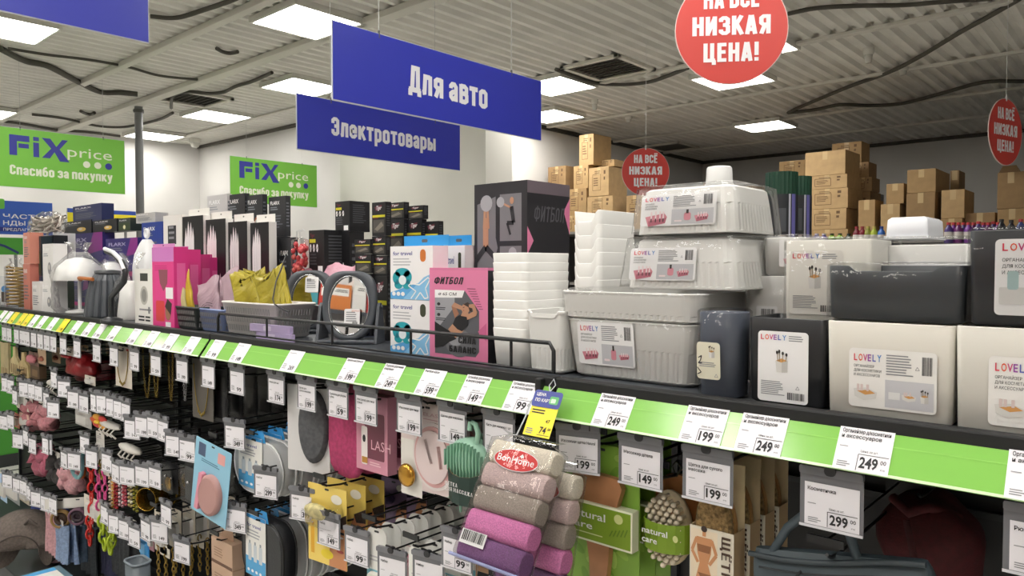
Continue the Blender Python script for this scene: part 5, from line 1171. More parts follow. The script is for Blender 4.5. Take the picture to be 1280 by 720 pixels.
def pr2(mb, w, h): mb.rect(0, 0, w, h, m('f0e02c', .4), .001); mb.rect(0, .8*h, w, h, m('2f4fae', .4), .0015); mb.heavy('ЦЕ НИЖЕ', .48*w, .3*h, .32*h, INK, .44*w, z=.002)
promo('promo_board', 'yellow promotional board with blue top behind the navy lamp box', -9.6, 84, 170, 260, 286, pr2)
def pr3(mb, w, h): mb.rect(0, 0, w, h, m('4a9a34', .4), .001); mb.ribbon([(.0, .75*h), (.3*w, .7*h), (.6*w, .5*h), (.9*w, .1*h)], .06*w, m('22346a', .4), .0016, lambda a, b, z: (a, b, z))
promo('promo_board', 'green board with a dark blue arc below the blue board at the left edge', -9.3, -30, 29, 296, 318, pr3)
t = thing('display_stand', 'dark green display stand beyond the far end of the shelf', 'display stand', (-7.4, 1.2, 0))
MB().box(-.3, .3, -.6, 1.2, .0, 1.25, m('3f8a2c', .5)).build('body', t, bevel=.01)
MB().box(-.32, .32, -.62, 1.22, 1.2501, 1.28, m('35752a', .5)).build('top_board', t, bevel=.005)
MB().box(-.31, .31, -.61, 1.21, .0, .1, m('26282a', .5)).build('plinth', t)
# ================================================================ goods on the hooks
def hung(name, cat, u0, u1, vt, vb, y, build, labels, dy=.04, group=None, hk=True, rz=0, dx=0, ry=0):
    """front item hangs with its top edge at vt; further ones follow along the hook behind it"""
    x0, x1, z0, z1 = fr(u0, u1, vt, vb, y)
    t = thing(name, labels[0], cat, ((x0+x1)/2, y, z1), rz, group if len(labels) > 1 else None)
    t.rotation_euler.y = ry
    build(t, x1-x0, z1-z0)
    for i, la in enumerate(labels[1:]): dup(t, ((x0+x1)/2+dx*(i+1), y+dy*(i+1), z1), la)
    if hk: hook((x0+x1)/2, z1-.004+.035, max(1.06, y-.02))
    return t
def series(front, rest, n): return [front]+['%s %s' % (ORDN[i+1], rest) for i in range(n-1)]
def cardpart(t, w, h, col, art=None, name='card', th=.0016, r=.006, top=0, y=0, x=0, hole=True, rough=.45):
    mb = MB(face((x, y, -h/2-top))); mb.prism(rrect(w, h, r, 4), -th, 0, m(col, rough)); M = mb.M
    if hole: mb.rr(0, h/2-.009, .016, .005, .002, m('3a3a3d', .6), .0004)
    mb.M = M @ TR(-w/2, -h/2, 0)
    if art: art(mb, w, h)
    return mb.build(name, t)
def pillow(w, d, h, r, mt, n=9, puff=.6):           # soft box, local z from -h to 0, front at y=0
    rg = []
    for i in range(n+1):
        z = -h*i/n; k = (max(.02, math.sin(math.pi*min(.98, max(.02, i/n)))))**(1-puff*.8)
        rg.append([(a*(.9+.1*k), d/2+b*k, z) for a, b in rrect(w, d, r, 4)])
    return MB().loft(rg[::-1], mt)
LEAF = m('7fae3c', .5); NGRN = m('7d9c28', .45)
def natural(mb, w, h, sx=1):
    mb.rect(0, 0, w, h, m('e9ead2', .45)); mb.rect(.02*w, .05*h, .98*w, .95*h, NGRN, .0005)
    mb.text('natural', .12*w, .6*h, .2*h, LABELP, bold=.01, wd=.52*w, z=.001); mb.text('care', .12*w, .33*h, .18*h, LABELP, bold=.01, wd=.34*w, z=.001); mb.lines(.14*w, .2*h, .6*w, 1, .06*h, m('d3dca0', .5), z=.001)
    mb.ell(.82*w, .76*h, .06*w, .12*h, m('c9d08a', .5), .001, 16)
    for i in range(5): mb.line([(.7*w+.05*w*i, .28*h+.02*h*i), (.74*w+.05*w*i, .44*h+.03*h*i)], .015*w, m('5f7f1c', .5), .0008)
# dark green cosmetic bag
def cosm(t, w, h):
    tl = m('47535a', .55, kind='leather')
    pillow(w, .05, h, .02, tl, 10, .8).build('pouch', t)
    mb = MB(); mb.tube([(-w*.48+w*.96*i/10, .0+.001, -.004-.006*math.sin(i*.5)) for i in range(11)], .0045, m('374046', .5), 8); mb.build('zip_edge', t)
    mb = MB(); mb.tube([(-w*.42+w*.84*i/10, -.004, -.022-.004*math.sin(i*.5)) for i in range(11)], .0018, m('20262a', .4), 6); mb.build('zip_teeth', t)
    MB().tube([(w*-.17, -.005, -.022), (-w*.2, -.007, -.03), (-w*.22, -.006, -.045)], .0022, m('1a1d20', .4), 6).build('pull_cord', t)
    mb = MB(); mb.tube([(-w*.38, .02, -.01), (-w*.25, .02, .035), (-w*.08, .02, .068), (w*.04, .02, .07), (w*.1, .02, .03), (w*.12, .02, -.01)], .007, tl, 8); mb.build('wrist_strap', t)
hung('cosmetic_bag', 'cosmetic bag', 930, 1165, 700, 790, 1.12, cosm, ['dark teal zipped cosmetic bag at the bottom edge below price tag 299'], ry=-.17)
def redbag(t, w, h):
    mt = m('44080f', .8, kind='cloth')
    MB().blob((0, .08, -h*.55), (w*.5, .08, h*.55), mt, .28, 14, 28, 18, 3).build('bag_body', t)
    MB().tube([(-w*.3, .03, -h*.1), (-w*.1, .0, -.03), (w*.05, .02, -.02), (w*.3, .05, -h*.2)], .009, mt, 8).build('strap', t)
    MB().tube([(-w*.1, -.02, -h*.2), (0, -.035, -h*.5), (w*.1, -.03, -h*.85)], .006, m('38070c', .8, kind='cloth'), 6).build('seam_piping', t)
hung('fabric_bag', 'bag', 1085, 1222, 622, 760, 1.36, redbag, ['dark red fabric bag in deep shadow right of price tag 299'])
# dry brush boxes
def dbrush(t, w, h):
    k = m('c9b58f', .6, kind='card'); hb = h*.58; d = .042; bx = h*.5
    # h: full height from card top to box bottom
    MB().box(-w/2, w/2, d-.0015, d, -h, 0, k).build('back_card', t)
    mb = MB().box(-w/2, w/2, 0, .0015, -h, -h+bx, m('e3dccb', .5)).box(-w/2, -w/2+.0015, .0015, d-.0015, -h, -h+bx, k).box(w/2-.0015, w/2, .0015, d-.0015, -h, -h+bx, m('b99e78', .6)).box(-w/2, w/2, .0015, d-.0015, -h, -h+.0015, k)
    mb.M = face((-w/2, 0, -h)); W, H = w, bx
    sk = m('c98f63', .5)
    mb.rect(.03*W, .0, .64*W, .96*H, m('e9d9bf', .5)); mb.ell(.34*W, .98*H, .07*W, .05*H, HAIR, .0012); mb.rect(.3*W, .86*H, .38*W, .95*H, sk, .001)
    mb.poly([(.16*W, .84*H), (.52*W, .84*H), (.5*W, .6*H), (.43*W, .42*H), (.52*W, .2*H), (.5*W, .0), (.15*W, .0), (.16*W, .2*H), (.24*W, .42*H), (.18*W, .6*H)], sk, .0008)
    mb.line([(.17*W, .82*H), (.06*W, .6*H), (.2*W, .42*H)], .07*W, sk, .0009); mb.line([(.51*W, .82*H), (.62*W, .6*H), (.46*W, .42*H)], .07*W, sk, .0009)
    mb.poly([(.18*W, .72*H), (.5*W, .72*H), (.47*W, .6*H), (.21*W, .6*H)], m('8f5f3d', .5), .0011); mb.poly([(.2*W, .26*H), (.5*W, .26*H), (.35*W, .08*H)], m('8f5f3d', .5), .0011)
    M = mb.M; mb.M = M @ TR(.74*W, .94*H, 0) @ Matrix.Rotation(-math.pi/2, 4, 'Z'); mb.heavy('ЩЁТКА', 0, 0, .2*W, m('4a3527', .5), .9*H, st=.13); mb.M = M
    mb.build('open_box', t)
    mb = MB(Matrix.Translation((0, d*.45, -h+bx*.95)) @ face((0, 0, 0))); p = [(a, b) for a, b in oval(w*.43, h*.36, 28)]
    mb.prism(p, -.008, .0, m('a67c4b', .5, kind='wood')); mb.build('wooden_oval', t)
    mb = MB(Matrix.Translation((0, d*.42, -h+bx*.95)) @ face((0, 0, 0))); mb.loft([[(a*.94, b*.94, 0) for a, b in p], [(a, b, .01) for a, b in p], [(a*.86, b*.9, .016) for a, b in p]], m('8f744a', .9, kind='bristle'), False); mb.build('bristles', t)
hung('dry_brush_box', 'brush box', 863, 918, 584, 740, 1.125, dbrush, ['front open box with a bristle dry brush and a woman printed on it', 'second dry brush box right behind the front one', 'third dry brush box on the same hook', 'rearmost dry brush box in the row'], .062, 'dry brush boxes')
# knobbed wooden massager
def massager(t, w, h):
    zc = -h*.62
    mb = MB(Matrix.Translation((0, .03, zc)) @ face((0, 0, 0))); mb.loft([[(a*k, b*k, z) for a, b in oval(w*.46, h*.44, 28)] for k, z in ((.9, -.008), (1, -.004), (1, .004), (.9, .008))], m('cfbfa0', .5)); mb.build('massage_pad', t)
    mb = MB(); r = random.Random(1)
    for i in range(-3, 4):
        for j in range(-6, 7):
            x, z = i*w*.14+(w*.07 if j % 2 else 0), j*h*.066
            if (x/(w*.42))**2+(z/(h*.42))**2 < 1: mb.M = Matrix.Translation((x, .022, zc+z)) @ face((0, 0, 0)); mb.lathe([(.0035, 0), (.0035, .012), (.0048, .015), (.005, .018), (.0035, .0215), (.0, .023)], m('ded3bd', .45), 8, False, False)
    mb.build('massage_knobs', t)
    mb = MB(Matrix.Translation((0, .05, -h*.36)) @ face((0, 0, 0))); mb.prism([(a, b) for a, b in oval(w*.5, h*.34, 24)], -.008, .0, m('a9713f', .5, kind='wood')); mb.build('wooden_back', t)
    W = w*1.08; H = h*.33; n = 10; mb = MB()
    A = [(-math.cos(math.pi*i/n)*W/2, .035-.05*math.sin(math.pi*i/n)) for i in range(n+1)]; zt_ = -h*.5
    mb.loft([[(a, b, zt_-H) for a, b in A]+[(a*.985, b+.0012, zt_-H) for a, b in A[::-1]], [(a, b, zt_) for a, b in A]+[(a*.985, b+.0012, zt_) for a, b in A[::-1]]], NGRN, True, True, False)
    mb.M = face((-W*.33, -.0152+.006, zt_-H)); mb.build('paper_sleeve', t)
    mb = MB(face((0, -.0168, zt_-H/2))); mb.text('natural', -W*.3, .1*H, .22*H, LABELP, bold=.01, wd=.5*W, z=.0); mb.text('care', -W*.3, -.22*H, .22*H, LABELP, bold=.01, wd=.3*W, z=.0); mb.ell(.33*W, .1*H, .05*W, .12*H, m('c9d08a', .5), -.004, 14); mb.build('sleeve_print', t)
    MB().tube([(0, .05, -h*.05), (-.01, .05, .01), (0, .05, .02), (.01, .05, .01), (0, .05, -h*.05)], .0018, m('2b3320', .6), 6).build('hanging_loop', t)
hung('body_massager', 'massager', 799, 858, 598, 706, 1.13, massager, ['cream knobbed body massager in a green natural care sleeve', 'second knobbed massager hidden behind the front one'], .075, 'knobbed body massagers')
# wooden body brush on green card
def bbrush(t, w, h):
    def art(mb, W, H):
        r = random.Random(6)
        for i in range(26): x, y = r.uniform(.05, .95)*W, r.uniform(.05, .95)*H; a = r.uniform(0, 3); mb.ell(x, y, .11*W, .03*H, m(('8fb648', '6f9a34', '9dc05a')[i % 3], .5), .0003+.00001*i, 10, a)
    cardpart(t, w, h, '7fa83f', art, 'green_backing_card')
    wd = m('a87650', .45, kind='wood'); W = w*.62; x = -w*.02
    P = [(x-W*.55, -.2*h), (x-W*.42, -.12*h), (x+W*.5, -.14*h), (x+W*.58, -.2*h), (x+W*.4, -.42*h), (x+W*.33, -.55*h), (x+W*.3, -.72*h), (x+W*.2, -1.0*h), (x-W*.08, -1.0*h), (x-W*.12, -.72*h), (x-W*.2, -.55*h), (x-W*.5, -.42*h)]
    MB(face((0, -.004, -.06*h))).prism(P[::-1], 0, .014, wd).build('wooden_brush', t, bevel=.003)
    mb = MB(face((-w*.46, -.024, -.66*h))); mb.M = mb.M @ TR(0, 0, 0); mb.prism([(0, 0), (w*.96, 0), (w*.96, h*.27), (0, h*.27)], -.021, 0, m('d9dcc0', .5)); natural(mb, w*.96, h*.27); mb.build('sleeve_card', t)
hung('body_brush', 'body brush', 708, 800, 556, 735, 1.125, bbrush, ['wooden body brush on leafy green card with a natural care sleeve', 'second green carded body brush behind the first', 'third green carded body brush at the back'], .055, 'green carded body brushes')
# sock packs
def socks(t, w, h):
    cols = ('ddd3c3', 'cbb3b1', '9c9088', 'd67fb4', '7d5484')
    for i, c in enumerate(cols):
        z = -h*(.02+.196*i); mb = MB(Matrix.Translation((0, .0, z-h*.098)) @ Matrix.Rotation(math.pi/2, 4, 'Y'))
        mb.loft([[(a, b, q) for a, b in rrect(h*.2*k, .042*k, .014, 5)] for k, q in ((.8, -w*.49), (1, -w*.46), (1, w*.46), (.8, w*.49))], m(c, .9, kind='knit')); mb.build('folded_sock', t)['label'] = ('cream', 'pale pink', 'grey beige', 'bright pink', 'purple')[i]+' folded sock'
    mb = MB(face((w*.0, -.024, -h*.17))); mb.ell(0, 0, w*.35, h*.088, LABELP, -.0002, 32); mb.ell(0, 0, w*.34, h*.082, m('d02a2a', .4), .0002, 32); mb.text('BonHome', 0, -h*.025, h*.06, LABELP, bold=.006, al='c', wd=w*.58, z=.0005); mb.ell(w*.08, h*.04, w*.03, w*.03, m('f2f2f2', .4), .0006, 4); mb.build('brand_oval', t)
    mb = MB(face((-w*.25, -.0245, -h*.84))); mb.rect(-w*.2, -h*.055, w*.2, h*.055, LABELP, 0); mb.barcode(-w*.17, -h*.03, w*.34, h*.08, INK); mb.build('barcode_label', t)
    mb = MB(); mb.loft([[(a, b-.001, z) for a, b in rrect(w*1.06*k, .05*k, .012, 4)] for k, z in ((.9, -h*1.02), (1, -h*.97), (1, -h*.5), (1, -.004), (.6, .008), (.9, .018))], FILM, True, False); mb.build('clear_bag', t)
    mb = MB(); mb.tube([(-w*.56, -.02, -h*1.0), (w*.56, -.02, -h*1.0)], .003, m('9aa0cc', .4), 6); mb.build('lilac_edge', t)
sx0 = hung('sock_pack', 'pack of socks', 625, 703, 556, 706, 1.0, socks, ['clear pack of five folded socks in cream to purple with a red oval logo', 'second sock pack hanging lower right behind the front one'], .05, None, False, 0, .022, 0)
sx0.rotation_euler.x = -.5
sx1 = [o for o in bpy.data.objects if o.get('label', '').startswith('second sock pack')][0]; sx1.location.z -= .05; sx1.location.x -= .02; sx1.rotation_euler.x = -.25
MB().rr(0, 0, .016, .018, .002, m('c22a3a', .4), .0002).text('5', -.003, -.004, .009, LABELP, bold=.01).build('red_size_mark', sx1).matrix_local = face((-.005, -.026, -.1))
# clip strip that carries the sock packs
t = thing('clip_strip', 'small black clip on the shelf edge holding the sock packs and yellow tag', 'clip', tuple(aty(672, 486, 1.085)))
MB().box(-.008, .008, .0, .02, -.03, .02, BLACK).build('clip', t, bevel=.003)
MB().tube([(0, 0, -.01), (.008, -.03, -.02), (.012, -.05, -.045), (.012, -.075, -.075)], .0015, m('b9bcc2', .25), 6).build('wire', t)
# mint massage brush
def mint(t, w, h):
    g = m('9fcbb4', .4); sl = m('243b34', .5)
    mb = MB(Matrix.Translation((-w*.05, .03, -h*.44)) @ face((0, 0, 0)))
    mb.loft([[(a, b, z) for a, b in oval(w*.42*k, h*.24*k, 24)] for k, z in ((1, -.02), (1, 0), (.8, .012), (.4, .018))], g); mb.build('brush_head', t)
    mb = MB()
    for i in range(12): x = -w*.42+w*.068*i; mb.M = Matrix.Translation((x, .014, -h*.44)) @ face((0, 0, 0)); hh = h*.2*math.sqrt(max(.05, 1-((i-5.5)/6.2)**2)); mb.box(-.001, .001, -hh, hh, -.004, .006, m('86b39b', .4))
    mb.build('soft_fins', t)
    MB().tube([(w*.1, .03, -h*.3), (w*.16, .03, -h*.12), (w*.1, .03, -.004), (w*.0, .03, .0), (-w*.02, .03, -h*.1)], .006, g, 8).build('hanging_handle', t)
    n = 8; W = w*1.0; A = [(-math.cos(math.pi*i/n)*W/2, .045-.05*math.sin(math.pi*i/n)) for i in range(n+1)]
    top = [-h*.42-.18*h*math.sin(math.pi*i/n) for i in range(n+1)]
    mb = MB(); v = []; f = []
    for i, (a, b) in enumerate(A): v += [(a, b, top[i]), (a*.92, b, -h*.92)]
    for i in range(n): f.append((2*i, 2*i+1, 2*i+3, 2*i+2))
    mb.add(v, f, sl); v2 = [(a*.98, b+.0015, c) for a, b, c in v]; mb.add(v2, [q[::-1] for q in f], m('a98f63', .6))
    mb.M = face((0, -.0062, -h*.78)); mb.heavy('ЩЁТКА', -W*.3, h*.06, h*.045, LABELP, W*.28, st=.1, z=0); mb.heavy('ДЛЯ МАССАЖА', -W*.3, 0, h*.045, LABELP, W*.6, st=.1, z=.0)
    mb.build('paper_sleeve', t)
    MB().box(-w*.3, w*.45, .052, .054, -h*.55, -h*.3, m('c2a878', .6)).build('kraft_insert', t)
    mb = MB(); 
    for i in range(9): mb.lathe([(.003, -h*1.0+.006*(i % 2)), (.004, -h*.9)], g, 6); mb.v[-12:] = [q+Vector((-w*.34+w*.085*i, .012+.02*(i % 2), 0)) for q in mb.v[-12:]]
    mb.build('bristle_tips', t)
hung('massage_brush', 'massage brush', 547, 606, 530, 640, 1.05, mint, ['mint green massage brush in a dark green paper sleeve', 'second mint massage brush behind the first'], .07, 'mint massage brushes')
# pink face massager card
def facem(t, w, h):
    cardpart(t, w*.96, h, 'e3d3d1', lambda mb, W, H: (mb.text('ELASHA', .42*W, .86*H, .04*H, m('c59aa0', .5), bold=0, wd=.45*W), mb.lines(.42*W, .82*H, .4*W, 1, .02*H, m('c59aa0', .5))), 'card', .0018, .02)
    mb = MB(face((w*.12, -.0, -h*.58)) @ Matrix.Rotation(.12, 4, 'Z'))
    for k, z, c in ((1, .004, 'e6dcda'), (.9, .006, 'd9a9a8'), (.78, .01, 'e2d0d0'), (.66, .008, 'a77d7c')): mb.loft([[(a*k, b*k, 0) for a, b in oval(w*.36, h*.38, 30)], [(a*k, b*k, z) for a, b in oval(w*.36, h*.38, 30)]], m(c, .35), False)
    mb.build('oval_blister', t)
    mb = MB(face((w*.14, -.0085, -h*.5)) @ Matrix.Rotation(.1, 4, 'Z')); mb.rr(0, .02*h, w*.3, h*.3, .01, m('6b4a4a', .3), .001); mb.line([(w*.1, h*.05), (w*.12, -h*.2)], .06*w, m('c56a62', .35), .0015); mb.line([(-w*.12, h*.12), (-w*.04, -h*.15)], .05*w, m('8a6a68', .35), .0015); mb.build('stone_insert', t)
    MB().blob((-w*.3, -.014, -h*.85), (w*.14, .012, w*.14), m('c9973f', .2, .8), 0).build('gold_ball', t)
    MB().box(-w*.48, -w*.1, -.0006, .0, -h*1.1, -h*.45, m('e9e5df', .45)).build('white_card', t)
hung('face_massager', 'face massager', 500, 572, 505, 615, 1.13, facem, ['pink oval face massager card with a gold ball', 'second pink face massager card behind the first', 'third pink face massager card at the back'], .04, 'pink face massager cards')
# pink window box
def pinkb(t, w, h):
    d = .03; k = m('d391a6', .45)
    mb = MB().box(-w/2, w/2, 0, d, -h, 0, k); mb.M = face((-w/2, 0, -h)); mb.rr(.6*w, .47*h, .62*w, .6*h, .004, m('6f3447', .3), .0005); mb.text('LASH', .5*w, .3*h, .2*w, m('e8b7c4', .5), bold=.0, z=.001); mb.rr(.28*w, .33*h, .2*w, .5*h, .006, m('efe6e4', .4), .0012); mb.line([(.28*w, .6*h), (.28*w, .95*h)], .05*w, m('5a2f3a', .4), .0015); mb.ell(.28*w, .42*h, .05*w, .05*h, INK, .002, 12); mb.rect(.2*w, .1*h, .38*w, .18*h, m('c08a3d', .4), .0015); mb.lines(.45*w, .12*h, .4*w, 2, .03*h, m('f0c9d2', .5), z=.001)
    mb.build('box_body', t, bevel=.001)
    MB(face((0, d-.001, .0))).prism([(-w/2, 0), (w/2, 0), (w/2, .018), (-w/2, .018)], -.001, 0, m('cf8ea3', .45)).build('hanger_tab', t)
hung('gua_sha_box', 'massager box', 445, 484, 494, 590, 1.13, pinkb, ['front pink box with a dark window hanging under price tag 199', 'second pink box right behind the windowed one', 'third pink box on the same hook'], .052, 'pink window boxes')
# magenta sponges
def sponge(t, w, h):
    mt = m('b03a68', .7, kind='cloth'); mb = MB()
    mb.loft([[(a*k, .012+b*k, z) for a, b in rrect(w, .024, .011, 4)] for k, z in ((.2, -h), (.62, -h*.97), (.9, -h*.88), (1, -h*.7), (.98, -h*.4), (.85, -h*.12), (.6, -h*.02), (.2, 0))], mt); mb.build('sponge_body', t)
    MB().box(-w*.2, w*.2, .01, .012, -.004, .022, m('e6e3e4', .5)).build('hanging_tag', t)
hung('bath_sponge', 'bath sponge', 408, 450, 476, 598, 1.13, sponge, ['magenta long rounded sponge hanging under price tag 59', 'second magenta sponge behind the front one', 'third magenta sponge lower behind the pink box'], .055, 'magenta sponges')
def greyb(t, w, h):
    cardpart(t, w, h, 'd9d8d9', None, 'card', .0016, .004)
    mb = MB(face((w*.15, 0, -h*.46))); mb.loft([[(a*k, b*k, z) for a, b in oval(w*.34, h*.42, 28)] for k, z in ((1, 0), (1, .008), (.85, .014))], m('55565a', .85, kind='cloth')); mb.build('grey_pad', t)
hung('heel_brush_card', 'carded brush', 366, 405, 482, 590, 1.13, greyb, ['dark grey oval pad on a white card left of the magenta sponge', 'second grey pad card behind the front one'], .05, 'grey pad cards', True, .25)
# clear travel pouches
def travel(dark):
    def f(t, w, h):
        c = m('242529', .4, kind='leather') if dark else m('eceef0', .2, kind='haze')
        d = .05
        mb = MB(face((0, d, -h/2))); P = rrect(w, h, w*.3, 6)
        mb.loft([[(a*.94, b*.96, 0) for a, b in P], [(a, b, .006) for a, b in P], [(a, b, d-.006) for a, b in P], [(a*.94, b*.96, d) for a, b in P]], c); mb.build('pouch', t)
        for z in (.004, d-.004): MB(face((0, d, -h/2))).tube([(a*1.01, b*1.01, z) for a, b in P], .003, m('17181a', .4) if dark else m('e6e7e8', .4), 6, True).build('piping', t)
        if not dark: MB().box(-w*.2, w*.3, .02, .035, -h*.9, -h*.3, m('8a8d91', .5)).build('inner_bottles', t)
        def art(mb, W, H):
            mb.rect(0, .0, W, .3*H, m('4fa3d8', .4), .0003); mb.rect(0, .94*H, W, H, m('2f94d8', .4), .0003); mb.text('for travel', .08*W, .8*H, .06*H, NAVY, bold=.01, wd=.7*W); mb.lines(.08*W, .73*H, .75*W, 3, .05*H, m('a5a7ae', .5))
            for i in range(3): mb.rr((.22+.27*i)*W, .38*H, .16*W, .28*H, .003, m('c4cdd4', .4), .0006); mb.rect((.18+.27*i)*W, .52*H, (.26+.27*i)*W, .57*H, m('8d989f', .4), .0008)
            for i in range(4): mb.ell((.15+.2*i)*W, .08*H, .06*W, .025*H, LABELP, .0008, 12)
        cardpart(t, w*.5, h*.98, 'e9e8e4', art, 'card_sleeve', .0015, .002, -.01, -.003, -w*.12, False)
        mb = MB(face((0, .0, .012))); mb.prism([(-w*.18, -.012), (w*.18, -.012), (w*.14, .02), (-w*.14, .02)], -.0015, 0, m('2f94d8', .35)); mb.rr(0, .01, .02, .005, .002, INK, .0004); mb.build('hanger_tab', t)
    return f
hung('travel_bottle_pouch', 'travel pouch', 292, 352, 552, 618, 1.12, travel(False), ['front clear travel pouch with a for travel card, upper of the two sets', 'second clear travel pouch of the upper set', 'third clear travel pouch of the upper set', 'last clear travel pouch of the upper set'], .062, 'clear travel pouches, upper set')
hung('travel_case', 'travel case', 302, 352, 652, 730, 1.11, travel(True), ['black travel case with a for travel card at the bottom'], .06)
hung('travel_bottle_pouch', 'travel pouch', 316, 366, 648, 728, 1.19, travel(False), ['grey travel pouch right behind the black travel case', 'second grey travel pouch behind the black case', 'third grey travel pouch behind the black case', 'last grey travel pouch behind the black case'], .06, 'grey travel pouches, lower set')
# yellow face sponge packs
def yell(col, sp):
    def f(t, w, h):
        def art(mb, W, H):
            mb.poly([(.55*W, 0), (W, 0), (W, .62*H), (.72*W, .6*H), (.58*W, .4*H)], m('c98a5e', .5), .0004); mb.poly([(.7*W, .6*H), (W, .7*H), (W, .52*H), (.76*W, .5*H)], HAIR, .0006)
            mb.rect(.78*W, .44*H, .94*W, .47*H, INK, .0008); mb.ell(.86*W, .4*H, .06*W, .015*H, m('efe6e0', .5), .0008, 12); mb.ell(.84*W, .22*H, .09*W, .02*H, m('a9473f', .5), .0008, 12)
            mb.line([(.12*W, .1*H), (.12*W, .5*H)], .09*W, m('dba52c', .5), .0006); mb.ell(.5*W, .14*H, .16*W, .06*H, m('ecd22d', .4), .0009); mb.ell(.75*W, .86*H, .14*W, .06*H, m('efeada', .4), .0008)
        cardpart(t, w, h, col, art, 'card', .0015, .003)
        MB().blob((-w*.18, -.012, -h*.33), (w*.3, .016, h*.1), m(sp, .6, kind='cloth'), .15, 30).build('face_sponge', t)
        MB(face((0, 0, -h*.36))).loft([[(a, b, 0) for a, b in rrect(w*.86, h*.34, .02, 4)], [(a*.8, b*.75, .03) for a, b in rrect(w*.86, h*.34, .02, 4)]], m('ffffff', .1, kind='clear'), False).build('clear_blister', t)
    return f
hung('face_sponge_pack', 'face sponge', 388, 430, 608, 706, 1.10, yell('ecd06a', 'e3d79b'), ['front yellow face sponge pack with a woman face print, price 149 over it', 'second yellow face sponge pack behind the front one', 'third yellow face sponge pack behind the front one'], .06, 'yellow face sponge packs', True, .1)
hung('face_sponge_pack', 'face sponge', 452, 480, 606, 680, 1.27, yell('8d7595', '5a4a72'), ['front purple face sponge pack behind the yellow ones', 'second purple face sponge pack behind the yellow ones', 'last purple face sponge pack at the back of the row'], .075, 'purple face sponge packs', False, .1)
# white hair brush cards at the bottom
def wcard(t, w, h):
    def art(mb, W, H): mb.rect(.0, .42*H, W, .52*H, m('7fb9c9', .4), .0004); mb.rect(0, .0, W, .34*H, m('c79c78', .5), .0004); mb.lines(.15*W, .66*H, .6*W, 2, .04*H, m('bcbcc0', .5))
    cardpart(t, w, h, 'e6e6e2', art, 'card', .0016, w*.3)
    mb = MB(face((0, -.001, -h*.7))); mb.loft([[(a, b, 0) for a, b in rrect(w*.7, h*.4, .008, 4)], [(a*.9, b*.95, .012) for a, b in rrect(w*.7, h*.4, .008, 4)]], m('dedbd2', .3), False); mb.build('blister', t)
hung('cosmetic_card', 'carded cosmetic', 460, 482, 660, 770, 1.10, wcard, series('front white rounded card in the row right of the yellow sponge pack', 'white rounded card in the row at the bottom', 9), .044, 'white rounded cards at the bottom', True, .1)
hung('cosmetic_card', 'carded cosmetic', 512, 534, 684, 790, 1.09, wcard, series('front white card of the second row at the bottom edge', 'white card of the second row at the bottom edge', 4), .05, 'white cards of the second row', True, .1)
def pinkc(t, w, h): cardpart(t, w, h, 'd98a9e', lambda mb, W, H: (mb.rect(0, .82*H, W, H, m('efece8', .5), .0004), mb.text('TA', .2*W, .68*H, .06*H, LABELP, bold=.01), mb.lines(.2*W, .6*H, .5*W, 2, .04*H, LABELP)), 'card', .0016, .003); MB(face((0, 0, -h*.6))).loft([[(a, b, 0) for a, b in rrect(w*.7, h*.5, .01, 4)], [(a*.9, b*.9, .012) for a, b in rrect(w*.7, h*.5, .01, 4)]], m('e3b0bd', .3), False).build('blister', t)
hung('cosmetic_card', 'carded cosmetic', 506, 522, 684, 740, 1.13, pinkc, ['small pink card between the two price tags at the bottom edge'], hk=False)
# blue foot file card
def bluef(t, w, h):
    cardpart(t, w, h, '8fc3dc', lambda mb, W, H: (mb.rect(.1*W, .78*H, .3*W, .95*H, m('4a5a78', .5), .0004), mb.lines(.2*W, .74*H, .6*W, 2, .025*H, m('4a7a98', .5)), mb.rr(.75*W, .86*H, .2*W, .14*H, .003, m('e0a3a0', .5), .0005)), 'card', .0018, .003)
    mb = MB(face((w*.06, 0, -h*.66)) @ Matrix.Rotation(-.1, 4, 'Z')); mb.loft([[(a*k, b*k, z) for a, b in oval(w*.3, h*.27, 26)] for k, z in ((1, 0), (1, .012), (.85, .016))], m('b48a86', .5, kind='leather'), False); mb.build('foot_file', t)
    MB(face((-w*.2, -.002, -h*.66)) @ Matrix.Rotation(-.1, 4, 'Z')).prism(rrect(w*.1, h*.5, .003, 3), 0, .014, m('d98fa0', .4)).build('pink_edge', t)
hung('foot_file_card', 'foot file', 249, 286, 556, 652, 1.06, bluef, ['light blue card with a pinkish oval foot file'], rz=.1, ry=.16)
def beigeb(t, w, h):
    k = m('c3a48c', .5)
    for i in range(2): mb = MB().box(-w/2, w/2, 0, .04, -h*(.5*i+.49), -h*.5*i, k); mb.M = face((-w/2, 0, -h*(.5*i+.49))); mb.lines(.15*w, .3*h, .5*w, 4, .05*h, m('9b7d66', .5), seed=4); mb.rect(0, 0, w, .06*h, m('6d4f3f', .5), .0004); mb.build('box_half', t, bevel=.001)
    MB(face((0, .02, 0))).prism([(-w*.3, 0), (w*.3, 0), (w*.25, .03), (-w*.25, .03)], -.001, 0, m('b7977f', .5)).build('hanger_tab', t)
hung('beige_gift_box', 'small box', 264, 290, 676, 740, 1.10, beigeb, ['beige double box at the bottom left of the black travel case'])
